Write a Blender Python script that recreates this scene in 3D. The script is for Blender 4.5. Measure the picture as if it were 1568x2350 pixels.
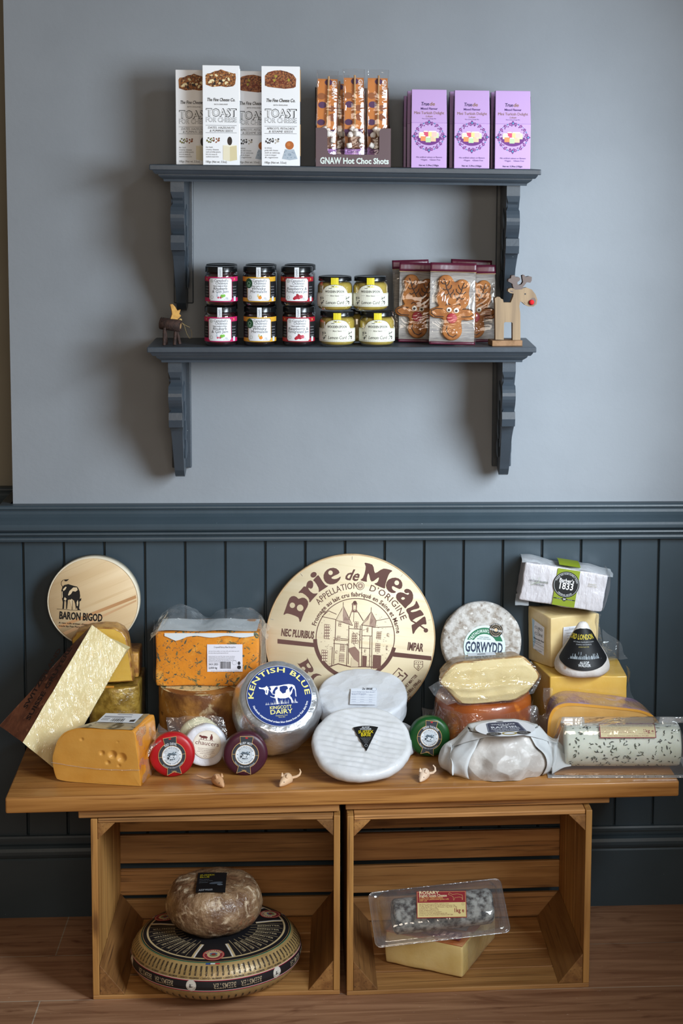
import bpy, math, random
from math import sin, cos, pi, radians as rad, sqrt, atan2, hypot
from mathutils import Vector as V, Matrix, noise, geometry
for o in list(bpy.data.objects): bpy.data.objects.remove(o)
SC = bpy.context.scene
COL = SC.collection
random.seed(7)

# ------------------------------------------------------------------ camera
F, PX, PY = 4188.065, 1070.12, 859.875
CAM = V((-.0443, -3.9718, 1.6926))
RX, FW, UP = V((.9972, -.0735, .0102)).normalized(), V((.0742, .9901, -.1190)).normalized(), V((-.0014, .1194, .9928)).normalized()
RX = FW.cross(UP).normalized(); UP = RX.cross(FW)
cd = bpy.data.cameras.new('camera'); co = bpy.data.objects.new('camera', cd); COL.objects.link(co)
cd.sensor_fit = 'VERTICAL'; cd.sensor_height = 36; cd.sensor_width = 24; cd.lens = F*36/2350
cd.shift_x = (784-PX)/2350; cd.shift_y = (PY-1175)/2350
m = Matrix((RX, UP, -FW)).transposed().to_4x4(); m.translation = CAM
co.matrix_world = m; SC.camera = co

# ------------------------------------------------------------------ light and exposure
SC.view_settings.view_transform = 'Standard'; SC.view_settings.look = 'None'
SC.view_settings.gamma = 1; SC.view_settings.use_curve_mapping = False
SC.view_settings.exposure = 0.0
w = bpy.data.worlds.new('world'); SC.world = w; w.use_nodes = True
w.node_tree.nodes['Background'].inputs[0].default_value = (1.0, .80, .60, 1)
w.node_tree.nodes['Background'].inputs[1].default_value = .12
def area(name, loc, look, sx, sy, power, col):
    d = bpy.data.lights.new(name, 'AREA'); d.shape = 'RECTANGLE'; d.size = sx; d.size_y = sy
    d.energy = power; d.color = col
    o = bpy.data.objects.new(name, d); COL.objects.link(o); o.location = loc
    o.rotation_euler = (V(look)-V(loc)).to_track_quat('-Z', 'Y').to_euler()
    return o
area('window_daylight', (2.2, -3.0, 2.25), (0, -.2, 1.1), 1.8, 2.0, 350, (.80, .91, 1.0))
area('front_fill', (.1, -4.3, 2.0), (-.1, 0, .6), 1.4, .8, 34, (1.0, .87, .72))  # warm fill added behind the camera to lift the shade, no known lamp

def ray(u, v): return RX*((u-PX)/F)+FW-UP*((v-PY)/F)
def at(u, v, y):
    d = ray(u, v); return CAM+d*((y-CAM.y)/d.y)
def on(u, v, z):
    d = ray(u, v); return CAM+d*((z-CAM.z)/d.z)
def mpp(p): return (V(p)-CAM).dot(FW)/F      # metres per pixel at a point

# ------------------------------------------------------------------ materials
def lin(c):
    if isinstance(c, str): c = [int(c[i:i+2], 16) for i in (0, 2, 4)]
    return tuple(((x/255)/12.92 if x/255 <= .04045 else ((x/255+.055)/1.055)**2.4) for x in c)+(1,)
MATS = {}
def nt(name):
    m = bpy.data.materials.new(name); m.use_nodes = True; n = m.node_tree
    MATS[name] = m
    return m, n, n.nodes['Principled BSDF'], n.nodes, n.links
def coords(n, l, stretch=None):
    tc = n.new('ShaderNodeTexCoord'); out = tc.outputs['Object']
    if stretch:
        mp = n.new('ShaderNodeMapping'); mp.inputs['Scale'].default_value = stretch; l.new(out, mp.inputs[0]); out = mp.outputs[0]
    return out
def noise_n(n, l, co_, sc, det=4, dist=0, rough=.55):
    t = n.new('ShaderNodeTexNoise'); t.inputs['Scale'].default_value = sc; t.inputs['Detail'].default_value = det
    t.inputs['Distortion'].default_value = dist; t.inputs['Roughness'].default_value = rough; l.new(co_, t.inputs['Vector'])
    return t.outputs['Fac']
def ramp(n, l, fac, lo, hi):
    r = n.new('ShaderNodeMapRange'); r.inputs[1].default_value = lo; r.inputs[2].default_value = hi; l.new(fac, r.inputs[0])
    return r.outputs[0]
def mixc(n, l, fac, a, b):
    x = n.new('ShaderNodeMix'); x.data_type = 'RGBA'; l.new(fac, x.inputs['Factor'])
    for s, v in ((x.inputs[6], a), (x.inputs[7], b)):
        if isinstance(v, tuple): s.default_value = v
        else: l.new(v, s)
    return x.outputs[2]
def bumpn(n, l, h, st, dist=.002):
    b = n.new('ShaderNodeBump'); b.inputs['Strength'].default_value = st; b.inputs['Distance'].default_value = dist
    l.new(h, b.inputs['Height']); return b.outputs[0]
def mat(name, col, rough=.5, col2=None, sc=20, lo=.4, hi=.6, det=4, dist=0, extra=(), bump=0, bsc=200, bd=.002, coat=0, metal=0, sss=0, spec=.5, stretch=None, wrap=None, bstretch=None, crump=None):
    if name in MATS: return MATS[name]
    m, t, p, n, l = nt(name)
    p.inputs['Roughness'].default_value = rough; p.inputs['Metallic'].default_value = metal
    p.inputs['Specular IOR Level'].default_value = spec; p.inputs['Coat Weight'].default_value = coat
    p.inputs['Coat Roughness'].default_value = .08
    if sss:
        p.inputs['Subsurface Weight'].default_value = sss; p.inputs['Subsurface Scale'].default_value = .006
        p.inputs['Subsurface Radius'].default_value = (1, .7, .35)
    c = lin(col); p.inputs['Base Color'].default_value = c
    co_ = coords(n, l, stretch)
    cur = c
    if col2:
        cur = mixc(n, l, ramp(n, l, noise_n(n, l, co_, sc, det, dist), lo, hi), c, lin(col2))
    for (cc, s2, l2, h2, d2) in extra:
        cur = mixc(n, l, ramp(n, l, noise_n(n, l, co_, s2, 5, d2), l2, h2), cur, lin(cc))
    if not isinstance(cur, tuple): l.new(cur, p.inputs['Base Color'])
    if bump:
        l.new(bumpn(n, l, noise_n(n, l, coords(n, l, bstretch), bsc, 4), bump, bd), p.inputs['Normal'])
    if crump:      # flat creased facets, as in handled paper
        vo = n.new('ShaderNodeTexVoronoi'); vo.feature = 'SMOOTH_F1'; vo.inputs['Smoothness'].default_value = .12; vo.inputs['Scale'].default_value = crump[0]; l.new(co_, vo.inputs['Vector'])
        b2 = n.new('ShaderNodeBump'); b2.inputs['Strength'].default_value = crump[1]; b2.inputs['Distance'].default_value = .01; l.new(vo.outputs['Distance'], b2.inputs['Height'])
        if bump: l.new(p.inputs['Normal'].links[0].from_socket, b2.inputs['Normal'])
        l.new(b2.outputs[0], p.inputs['Normal'])
    if wrap:
        nn = noise_n(n, l, coords(n, l, wrap[2] if len(wrap) > 2 else None), wrap[0], 3, 1.5)
        l.new(bumpn(n, l, nn, wrap[1], .004), p.inputs['Coat Normal'])
    return m
def wood(name, c1, c2, axis=0, sc=1.0, rough=.5, c3=None, bump=.15, coat=0, lo=.35, hi=.65, tone=0):
    if name in MATS: return MATS[name]
    m, t, p, n, l = nt(name)
    st = [60*sc]*3; st[axis] = 4*sc
    oi = n.new('ShaderNodeObjectInfo'); sh = n.new('ShaderNodeVectorMath'); sh.operation = 'MULTIPLY_ADD'
    l.new(oi.outputs['Random'], sh.inputs[0]); sh.inputs[1].default_value = (37, 53, 71); tcx = coords(n, l, st); l.new(tcx, sh.inputs[2]); co_ = sh.outputs[0]
    a = noise_n(n, l, co_, 1.0, 6, .6)
    cur = mixc(n, l, ramp(n, l, a, lo, hi), lin(c1), lin(c2))
    st2 = [260*sc]*3; st2[axis] = 6*sc
    b = noise_n(n, l, coords(n, l, st2), 1.0, 3)
    cur = mixc(n, l, ramp(n, l, b, .56, .72), cur, lin(c3 or c2))
    if tone:
        hs = n.new('ShaderNodeHueSaturation'); mr = n.new('ShaderNodeMapRange'); mr.inputs[3].default_value = 1-tone; mr.inputs[4].default_value = 1+tone; l.new(oi.outputs['Random'], mr.inputs[0])
        l.new(mr.outputs[0], hs.inputs['Value']); l.new(cur, hs.inputs['Color']); cur = hs.outputs[0]
        kn = n.new('ShaderNodeTexVoronoi'); kn.inputs['Scale'].default_value = 1; st3 = [16]*3; st3[axis] = 4.5
        s2 = n.new('ShaderNodeVectorMath'); s2.operation = 'MULTIPLY_ADD'; l.new(oi.outputs['Random'], s2.inputs[0]); s2.inputs[1].default_value = (17, 23, 31); l.new(coords(n, l, st3), s2.inputs[2]); l.new(s2.outputs[0], kn.inputs['Vector'])
        cur = mixc(n, l, ramp(n, l, kn.outputs['Distance'], .15, .05), cur, lin(c3 or c2))
    l.new(cur, p.inputs['Base Color']); p.inputs['Roughness'].default_value = rough
    p.inputs['Coat Weight'].default_value = coat
    l.new(bumpn(n, l, b, bump, .001), p.inputs['Normal'])
    return m
def film(name, a=.06, k=.75, tint=(1, 1, 1), bsc=45, bst=.6, rough=.06, haze=0.0, blend=.35, rot=None, stretch=None):
    if name in MATS: return MATS[name]
    m, t, p, n, l = nt(name); n.remove(p)
    out = n['Material Output']
    tr = n.new('ShaderNodeBsdfTransparent'); tr.inputs[0].default_value = (*tint, 1)
    g = n.new('ShaderNodeBsdfGlossy'); g.inputs['Roughness'].default_value = rough; g.inputs[0].default_value = (1, 1, 1, 1)
    lw = n.new('ShaderNodeLayerWeight'); lw.inputs[0].default_value = blend
    mm = n.new('ShaderNodeMath'); mm.operation = 'MULTIPLY_ADD'; mm.inputs[1].default_value = k; mm.inputs[2].default_value = a; mm.use_clamp = True
    l.new(lw.outputs['Facing'], mm.inputs[0])
    cc_ = coords(n, l, stretch)
    if rot: cc_.node.inputs['Rotation'].default_value = rot
    nb = bumpn(n, l, noise_n(n, l, cc_, bsc, 3, 1.2), bst, .01)
    l.new(nb, g.inputs['Normal'])
    mx = n.new('ShaderNodeMixShader'); l.new(mm.outputs[0], mx.inputs[0]); l.new(tr.outputs[0], mx.inputs[1]); l.new(g.outputs[0], mx.inputs[2])
    res = mx.outputs[0]
    if haze:
        d = n.new('ShaderNodeBsdfDiffuse'); d.inputs[0].default_value = (.8, .84, .88, 1)
        m2 = n.new('ShaderNodeMixShader'); m2.inputs[0].default_value = haze; l.new(res, m2.inputs[1]); l.new(d.outputs[0], m2.inputs[2]); res = m2.outputs[0]
    l.new(res, out.inputs[0])
    return m
def flat(hexc, rough=.55, spec=.4):
    k = 'ink '+hexc
    return MATS.get(k) or mat(k, hexc, rough, spec=spec)

# ------------------------------------------------------------------ mesh builder
class MB:
    def __init__(s): s.v = []; s.f = []; s.mi = []; s.sm = []
    def add(s, vs, fs, mi=0, sm=False, xf=None):
        o = len(s.v)
        s.v += [tuple(xf @ V(p)) if xf else tuple(p) for p in vs]
        for f in fs: s.f.append([i+o for i in f]); s.mi.append(mi); s.sm.append(sm)
        return s
    def box(s, a, b, mi=0, xf=None):
        (x0, y0, z0), (x1, y1, z1) = a, b
        vs = [(x, y, z) for z in (z0, z1) for y in (y0, y1) for x in (x0, x1)]
        return s.add(vs, [(0, 2, 3, 1), (4, 5, 7, 6), (0, 1, 5, 4), (2, 6, 7, 3), (0, 4, 6, 2), (1, 3, 7, 5)], mi, False, xf)
    def hexa(s, p, mi=0):   # 8 corners: bottom 4 then top 4, same turn
        return s.add(p, [(3, 2, 1, 0), (4, 5, 6, 7), (0, 1, 5, 4), (1, 2, 6, 5), (2, 3, 7, 6), (3, 0, 4, 7)], mi)
    def prism(s, poly, z0, z1, mi=0, xf=None, sm=False):
        n = len(poly)
        vs = [(x, y, z0) for x, y in poly]+[(x, y, z1) for x, y in poly]
        s.add(vs, [[(i), (i+1) % n, n+(i+1) % n, n+i] for i in range(n)], mi, sm, xf)
        tri = geometry.tessellate_polygon([[V((x, y, 0)) for x, y in poly]])
        s.add(vs, [list(reversed(t)) for t in tri]+[[i+n for i in t] for t in tri], mi, False, xf)
        return s
    def lathe(s, prof, n=48, mi=0, xf=None, sm=True, a0=0, a1=2*pi, ell=1):   # (r, z) about local z
        full = abs(a1-a0-2*pi) < 1e-6; m = n if full else n+1
        vs = [(r*cos(a0+(a1-a0)*i/n), ell*r*sin(a0+(a1-a0)*i/n), z) for r, z in prof for i in range(m)]
        fs = []
        for k in range(len(prof)-1):
            for i in range(n):
                j = (i+1) % m
                fs.append((k*m+i, k*m+j, (k+1)*m+j, (k+1)*m+i))
        s.add(vs, fs, mi, sm, xf)
        if full:
            if prof[0][0] > 1e-6: s.add([vs[i] for i in range(n)], [list(range(n))[::-1]], mi, False, xf)
            if prof[-1][0] > 1e-6: s.add(vs[-n:], [list(range(n))], mi, False, xf)
        return s
    def tube(s, pts, r, n=8, mi=0, sm=True, cap=True):
        pts = [V(p) for p in pts]; rs = r if isinstance(r, (list, tuple)) else [r]*len(pts)
        vs = []; nrm = None
        for i, p in enumerate(pts):
            t = (pts[min(i+1, len(pts)-1)]-pts[max(i-1, 0)]).normalized()
            if nrm is None: nrm = t.orthogonal().normalized()
            nrm = (nrm-t*nrm.dot(t)); nrm = nrm.normalized() if nrm.length > 1e-6 else t.orthogonal().normalized()
            b = t.cross(nrm)
            vs += [p+(nrm*cos(2*pi*k/n)+b*sin(2*pi*k/n))*rs[i] for k in range(n)]
        fs = [(i*n+k, i*n+(k+1) % n, (i+1)*n+(k+1) % n, (i+1)*n+k) for i in range(len(pts)-1) for k in range(n)]
        s.add(vs, fs, mi, sm)
        if cap: s.add(vs, [list(range(n))[::-1], list(range(len(vs)-n, len(vs)))], mi, False)
        return s
    def surf(s, fn, nu, nv, mi=0, sm=True, closed_u=False):
        mu = nu if closed_u else nu+1
        vs = [fn(i/nu, j/nv) for j in range(nv+1) for i in range(mu)]
        fs = [(j*mu+i, j*mu+(i+1) % mu, (j+1)*mu+(i+1) % mu, (j+1)*mu+i) for j in range(nv) for i in range(nu)]
        return s.add(vs, fs, mi, sm)
    def sphere(s, c, r, n=16, mi=0, xf=None):
        r = r if isinstance(r, (tuple, list)) else (r, r, r); k = n//2; vs = []
        for j in range(k+1):
            for i in range(n): vs.append((c[0]+r[0]*sin(pi*j/k)*cos(2*pi*i/n), c[1]+r[1]*sin(pi*j/k)*sin(2*pi*i/n), c[2]-r[2]*cos(pi*j/k)))
        fs = [(j*n+i, j*n+(i+1) % n, (j+1)*n+(i+1) % n, (j+1)*n+i) for j in range(k) for i in range(n)]
        return s.add(vs, fs, mi, True, xf)
    def rbox(s, a, b, r, n=6, mi=0, sm=True, fn=None):   # rounded, subdivided box
        a, b = V(a), V(b); c = (a+b)/2; h = (b-a)/2; vs = []; fs = []; idx = {}
        def vert(i, j, k):
            key = (i, j, k)
            if key in idx: return idx[key]
            p = V((cc(i, h.x), cc(j, h.y), cc(k, h.z)))
            q = V([max(-(hh-r), min(hh-r, x)) for x, hh in zip(p, h)])
            d = p-q
            p = q+d.normalized()*r if d.length > 1e-9 else p
            p = p+c
            if fn: p = fn(p)
            idx[key] = len(vs); vs.append(p); return idx[key]
        def cc(i, hh):
            t = -1+2*i/n
            if i in (0, n): return t*hh
            # cluster two rows into the rounded edge
            if i == 1: return -hh+r*.35
            if i == n-1: return hh-r*.35
            if i == 2: return -hh+r
            if i == n-2: return hh-r
            return -(hh-r)+2*(hh-r)*(i-2)/(n-4)
        for ax in range(3):
            for side in (0, n):
                for i in range(n):
                    for j in range(n):
                        q = []
                        for (di, dj) in ((0, 0), (1, 0), (1, 1), (0, 1)):
                            k = [0, 0, 0]; k[ax] = side; k[(ax+1) % 3] = i+di; k[(ax+2) % 3] = j+dj
                            q.append(vert(*k))
                        fs.append(q if side else q[::-1])
        return s.add(vs, fs, mi, sm)
    def jitter(s, amp, sc, seed=0):
        o = V((seed*3.1, seed*1.7, seed*5.3))
        s.v = [tuple(V(p)+V((noise.noise(V(p)*sc+o), noise.noise(V(p)*sc+o+V((9, 0, 0))), noise.noise(V(p)*sc+o+V((0, 9, 0)))))*amp) for p in s.v]
        return s
    def build(s, name, mats, parent=None, bevel=0, sub=0, solid=0):
        me = bpy.data.meshes.new(name); me.from_pydata(s.v, [], s.f); me.update()
        for mm in (mats if isinstance(mats, (list, tuple)) else [mats]): me.materials.append(mm)
        me.polygons.foreach_set('material_index', s.mi); me.polygons.foreach_set('use_smooth', s.sm)
        o = bpy.data.objects.new(name, me); COL.objects.link(o)
        if parent: o.parent = parent
        if solid:
            d = o.modifiers.new('thickness', 'SOLIDIFY'); d.thickness = solid; d.offset = 0
        if bevel:
            b = o.modifiers.new('bevel', 'BEVEL'); b.width = bevel; b.segments = 2; b.limit_method = 'ANGLE'; b.angle_limit = rad(40)
        if sub:
            b = o.modifiers.new('subdivision', 'SUBSURF'); b.levels = sub; b.render_levels = sub
        return o
def frame(nrm, roll=0, uph=V((0, 0, 1))):     # columns: right, up, outward normal
    z = V(nrm).normalized(); x = uph.cross(z).normalized(); y = z.cross(x)
    c, s_ = cos(roll), sin(roll)               # roll > 0 turns clockwise seen from the front
    return Matrix((x*c-y*s_, x*s_+y*c, z)).transposed()
def facing(a=0, t=0): return V((sin(a)*cos(t), -cos(a)*cos(t), sin(t)))
def tag(o, label, cat, group=None):
    o['label'] = label; o['category'] = cat
    if group: o['group'] = group
    return o
def thing(name, label, cat, loc, R=None, group=None):
    o = bpy.data.objects.new(name, None); COL.objects.link(o); o.empty_display_size = .02
    mm = (R or Matrix.Identity(3)).to_4x4(); mm.translation = V(loc); o.matrix_world = mm
    return tag(o, label, cat, group)
def copy_tree(o, parent=None):
    c = o.copy(); COL.objects.link(c)
    if parent: c.parent = parent; c.matrix_parent_inverse = o.matrix_parent_inverse
    for ch in [x for x in bpy.data.objects if x.parent == o]: copy_tree(ch, c)
    return c
def place(o, loc, R=None):
    mm = (R or Matrix.Identity(3)).to_4x4(); mm.translation = V(loc); o.matrix_world = mm
def struct(o): o['kind'] = 'structure'; return o

# ------------------------------------------------------------------ lettering
CHARS = ''.join(chr(i) for i in range(33, 127))+"é°·•’€£"
GL = {}
def load_glyphs():
    obs = []
    def mk(body, off):
        c = bpy.data.curves.new('g', 'FONT'); c.body = body; c.size = 1; c.resolution_u = 2; c.offset = off
        o = bpy.data.objects.new('g', c); COL.objects.link(o); obs.append(o); return o
    W = {'n': 0, 'b': .018, 'x': .034}
    ref = {}
    for k, off in W.items():
        ref[k] = [(ch, mk(ch, off)) for ch in CHARS]
    adv = [(ch, mk('H'+ch+'H', 0)) for ch in CHARS+' ']; hh = mk('HH', 0)
    bpy.context.view_layer.update(); dg = bpy.context.evaluated_depsgraph_get()
    def mesh(o):
        e = o.evaluated_get(dg); me = e.to_mesh(); vs = [(v.co.x, v.co.y) for v in me.vertices]; fs = [list(p.vertices) for p in me.polygons]
        e.to_mesh_clear(); return vs, fs
    mx = max(v[0] for v in mesh(hh)[0]); cap = max(v[1] for v in mesh(hh)[0])
    ad = {ch: (max(v[0] for v in mesh(o)[0])-mx)/cap for ch, o in adv}
    for k in W:
        for ch, o in ref[k]:
            vs, fs = mesh(o); GL[k, ch] = ([(x/cap, y/cap) for x, y in vs], fs, ad[ch])
        GL[k, ' '] = ([], [], ad[' '])
    for o in obs:
        c = o.data; bpy.data.objects.remove(o); bpy.data.curves.remove(c)
load_glyphs()
def width(s, wt='n', sp=0): return sum(GL.get((wt, c), GL[wt, 'x'])[2]+sp for c in s)-sp
class Ink:
    def __init__(s): s.items = []
    def add(s, vs, fs, col, l): s.items.append((vs, fs, col, l)); return s
    def grid(s, x0, y0, x1, y1, col, l=1, n=1, m_=1):
        vs = [(x0+(x1-x0)*i/n, y0+(y1-y0)*j/m_) for j in range(m_+1) for i in range(n+1)]
        return s.add(vs, [(j*(n+1)+i, j*(n+1)+i+1, (j+1)*(n+1)+i+1, (j+1)*(n+1)+i) for j in range(m_) for i in range(n)], col, l)
    rect = grid
    def poly(s, pts, col, l=1):
        tri = geometry.tessellate_polygon([[V((x, y, 0)) for x, y in pts]])
        fs = []
        for t in tri:
            a, b, c = [V(pts[i]) for i in t]
            fs.append(list(t) if (b-a).cross(c-a) > 0 else list(t)[::-1])
        return s.add(list(pts), fs, col, l)
    def disc(s, cx, cy, r, col, l=1, n=40, ry=None, rot=0):
        ry = ry or r; c, q = cos(rot), sin(rot)
        pts = [(r*cos(2*pi*i/n), ry*sin(2*pi*i/n)) for i in range(n)]
        return s.add([(cx, cy)]+[(cx+x*c-y*q, cy+x*q+y*c) for x, y in pts], [(0, 1+i, 1+(i+1) % n) for i in range(n)], col, l)
    def hpoly(s, outer, holes, col, l=1):
        loops = [[V((x, y, 0)) for x, y in q] for q in [outer]+holes]; flat_ = [p for q in loops for p in q]
        fs = []
        for t in geometry.tessellate_polygon(loops):
            a, b, c = [flat_[i] for i in t]; fs.append(list(t) if (b-a).cross(c-a).z > 0 else list(t)[::-1])
        return s.add([(p.x, p.y) for p in flat_], fs, col, l)
    def band(s, r0, r1, col, l=1, m_=4, n=128):       # full ring with radial rows, for curved surfaces
        vs = [((r0+(r1-r0)*j/m_)*cos(2*pi*i/n), (r0+(r1-r0)*j/m_)*sin(2*pi*i/n)) for j in range(m_+1) for i in range(n)]
        return s.add(vs, [(j*n+i, (j+1)*n+i, (j+1)*n+(i+1) % n, j*n+(i+1) % n) for j in range(m_) for i in range(n)], col, l)
    def ring(s, cx, cy, r0, r1, col, l=1, a0=0, a1=360, n=48):
        vs = []
        for i in range(n+1):
            a = rad(a0+(a1-a0)*i/n); vs += [(cx+r0*cos(a), cy+r0*sin(a)), (cx+r1*cos(a), cy+r1*sin(a))]
        return s.add(vs, [(2*i, 2*i+1, 2*i+3, 2*i+2) for i in range(n)], col, l)
    def line(s, pts, w_, col, l=1):
        for (x0, y0), (x1, y1) in zip(pts, pts[1:]):
            d = hypot(x1-x0, y1-y0) or 1; nx, ny = -(y1-y0)/d*w_/2, (x1-x0)/d*w_/2; ex, ey = (x1-x0)/d*w_*.3, (y1-y0)/d*w_*.3
            s.add([(x0-nx-ex, y0-ny-ey), (x1-nx+ex, y1-ny+ey), (x1+nx+ex, y1+ny+ey), (x0+nx-ex, y0+ny-ey)], [(0, 1, 2, 3)], col, l)
        return s
    def text(s, t, x, y, h, col, l=2, al='c', w_=None, wt='n', cond=1, it=0, sp=0, rot=0):
        W = width(t, wt, sp)*h*cond
        if w_: cond *= w_/W; W = w_
        px = {'c': -W/2, 'l': 0, 'r': -W}[al]; c, q = cos(rot), sin(rot)
        for ch in t:
            g = GL.get((wt, ch), GL[wt, 'x'])
            vs = []
            for gx, gy in g[0]:
                a, b = px+(gx+gy*it)*h*cond, gy*h; vs.append((x+a*c-b*q, y+a*q+b*c))
            if vs: s.add(vs, g[1], col, l)
            px += (g[2]+sp)*h*cond
        return s
    def arct(s, t, cx, cy, r, h, col, l=2, mid=90, span=None, wt='n', cond=1, inside=False, sp=0):
        # letters along a circle; inside=True reads left to right along the bottom
        W = width(t, wt, sp)*h*cond
        if span: cond *= rad(span)*r/W; W = rad(span)*r
        px = -W/2
        for ch in t:
            g = GL.get((wt, ch), GL[wt, 'x']); aw = g[2]*h*cond
            a = rad(mid)+(-1 if not inside else 1)*(px+aw/2)/r
            th = a-pi/2 if not inside else a+pi/2
            ox, oy = cx+r*cos(a), cy+r*sin(a); c, q = cos(th), sin(th)
            vs = []
            for gx, gy in g[0]:
                A, B = gx*h*cond-aw/2, gy*h; vs.append((ox+A*c-B*q, oy+A*q+B*c))
            if vs: s.add(vs, g[1], col, l)
            px += aw+sp*h*cond
        return s
    def build(s, name, parent, fn=None, step=.00012, base=.0003, label=None):
        fn = fn or (lambda x, y, z: (x, y, z))
        b = MB(); ms = []; keys = []
        for ii, (vs, fs, col, l) in enumerate(s.items):
            if col not in keys: keys.append(col); ms.append(col if not isinstance(col, str) else flat(col))
            b.add([fn(x, y, base+step*l+(ii % 24)*4e-6) for x, y in vs], fs, keys.index(col), False)
        o = b.build(name, ms, parent)
        if label: o['label'] = label
        return o
def small_lines(k, x0, y0, x1, n, h, gap, col, l=2, seed=0, al='l'):   # fine print in unreadable sizes, real words
    words = 'ingredients pasteurised cow milk salt starter cultures rennet keep refrigerated below five best before see pack made in kent store cool once opened eat within three days'.split()
    r = random.Random(seed)
    for i in range(n):
        t = ''
        while width(t)*h < (x1-x0)*.85: t += r.choice(words)+' '
        k.text(t.strip(), x0 if al == 'l' else (x0+x1)/2, y0-i*gap, h, col, l, al=al, w_=(x1-x0)*(r.uniform(.8, 1) if i < n-1 else .6))
def barcode(k, x0, y0, x1, y1, col='15151a', l=2, seed=1):
    r = random.Random(seed); x = x0
    while x < x1:
        w_ = r.choice([1, 1, 2, 3])*(x1-x0)/70; k.rect(x, y0, min(x+w_, x1), y1, col, l); x += w_+r.choice([1, 1, 2])*(x1-x0)/70

# ------------------------------------------------------------------ the room
plaster = mat('wall paint', '8c9197', .75, col2='878c92', sc=3, bump=.25, bsc=70, bd=.002, spec=.25)
slate = mat('slate blue paint', '38454e', .42, col2='323f47', sc=6, lo=.35, hi=.7, bump=.12, bsc=90, bstretch=(1, 1, .25), spec=.45,
            extra=[('8d9aa2', 170, .745, .76, 0)])
darkp = mat('shelf paint', '3b444d', .38, col2='343c45', sc=9, lo=.35, hi=.7, bump=.14, bsc=120, spec=.5, extra=[('a9b2b8', 150, .745, .755, 0)])
XL = -.733       # the outer corner where the wall turns back
b = MB(); b.box((XL, 0, .90), (1.6, .10, 2.65)); b.box((XL, .10, .90), (XL+.12, .22, 2.65))
struct(b.build('wall_back', plaster))
b = MB(); b.box((-1.7, .22, 0), (XL+.12, .32, 2.65)); struct(b.build('wall_left', mat('recess wall paint', '8f8a7c', .8, col2='888374', sc=3)))
# tongue and groove panelling below the dado rail: one profile pushed upwards
prof = []; x = -.7119-.0875*2
prof.append((-.775, .12)); prof.append((-.775, -.012))
for i in range(-1, 28):
    gx = -.7119+.0875*i
    if gx < -.765: continue
    prof += [(gx-.0035, -.012), (gx-.0022, -.0085), (gx-.0018, -.002), (gx+.0016, -.002), (gx+.002, -.0095), (gx+.0035, -.012)]
prof += [(1.6, -.012), (1.6, .12)]
b = MB(); b.prism(prof, 0, .865); struct(b.build('wall_back_panelling', slate))
def moulding(name, prof, m, xl=None, xr=None, ret=0):
    # profile of (projection, z); runs along the wall, mitred and returned at its ends
    b = MB(); vs = []
    for d, z in prof:
        row = []
        if xl is not None: row += [(xl-d, ret, z), (xl-d, -d, z)]
        else: row += [(-1.7, -d, z)]
        row += [(1.6, -d, z)] if xr is None else [(xr+d, -d, z), (xr+d, ret, z)]
        vs.append(row)
    k = len(vs[0]); flat_ = [p for r in vs for p in r]
    fs = [(i*k+j, i*k+j+1, (i+1)*k+j+1, (i+1)*k+j) for i in range(len(prof)-1) for j in range(k-1)]
    b.add(flat_, fs); return b.build(name, m)
dado = [(0, .851), (.026, .851), (.032, .8525), (.034, .857), (.033, .8615), (.028, .8625), (.028, .864), (.034, .866), (.037, .869), (.036, .8725), (.031, .876), (.030, .8775), (.045, .8785),
        (.0475, .882), (.0475, .888), (.045, .893), (.037, .900), (.029, .906), (.0235, .912), (.021, .9175), (.0195, .9185), (.0195, .9205), (.0235, .9215), (.0255, .9245), (.0245, .928), (.021, .9305), (0, .931)]
struct(moulding('trim_1', dado, slate, xl=XL-.006, ret=.22))
b = MB(); b.prism([(-y, z) for y, z in [(-.22, .0)]+[(-.22+d, z) for d, z in dado]+[(-.22, .95)]], 0, 1) if False else None
b = MB(); k = len(dado); b.add([(xx, .22-d, z) for xx in (-1.7, XL-.02) for d, z in dado], [(i, i+1, k+i+1, k+i) for i in range(k-1)]); struct(b.build('trim_2', slate))
b = MB(); b.box((-1.7, .205, 0), (XL-.04, .22, .86)); struct(b.build('wall_left_panelling', slate))
skirt = [(0, .186), (.020, .186), (.022, .182), (.022, .176), (.016, .174), (.016, .166), (.024, .165), (.030, .161), (.0325, .154), (.0325, .147), (.030, .141), (.024, .137), (.021, .135), (.024, .131), (.024, 0)]
struct(moulding('baseboard_back', skirt, slate, xl=-.775, ret=.2))
# floor of wide wooden planks, the joints grouted pale
m_, t_, p_, n_, l_ = nt('floor planks')
tc = n_.new('ShaderNodeTexCoord'); mp = n_.new('ShaderNodeMapping'); mp.inputs['Location'].default_value = (1.84, .224, 0); l_.new(tc.outputs['Object'], mp.inputs[0])
bk = n_.new('ShaderNodeTexBrick'); l_.new(mp.outputs[0], bk.inputs[0])
for nm, vl in (('Scale', 1), ('Mortar Size', .0012), ('Mortar Smooth', .1), ('Brick Width', 1.9), ('Row Height', .2085), ('Bias', 0)): bk.inputs[nm].default_value = vl
bk.offset = .36; bk.offset_frequency = 2
bk.inputs['Color1'].default_value = lin('b98d6c'); bk.inputs['Color2'].default_value = lin('a0785a'); bk.inputs['Mortar'].default_value = lin('c2b5a2')
c2 = coords(n_, l_, (2.2, 34, 1)); a = noise_n(n_, l_, c2, 1.2, 6, 1.2)
mx = n_.new('ShaderNodeMix'); mx.data_type = 'RGBA'; mx.blend_type = 'MULTIPLY'; l_.new(ramp(n_, l_, a, .35, .75), mx.inputs['Factor']); l_.new(bk.outputs['Color'], mx.inputs[6]); mx.inputs[7].default_value = (.5, .4, .36, 1)
g2 = noise_n(n_, l_, coords(n_, l_, (2.5, 7, 1)), 1.6, 3, 2.5)
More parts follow.
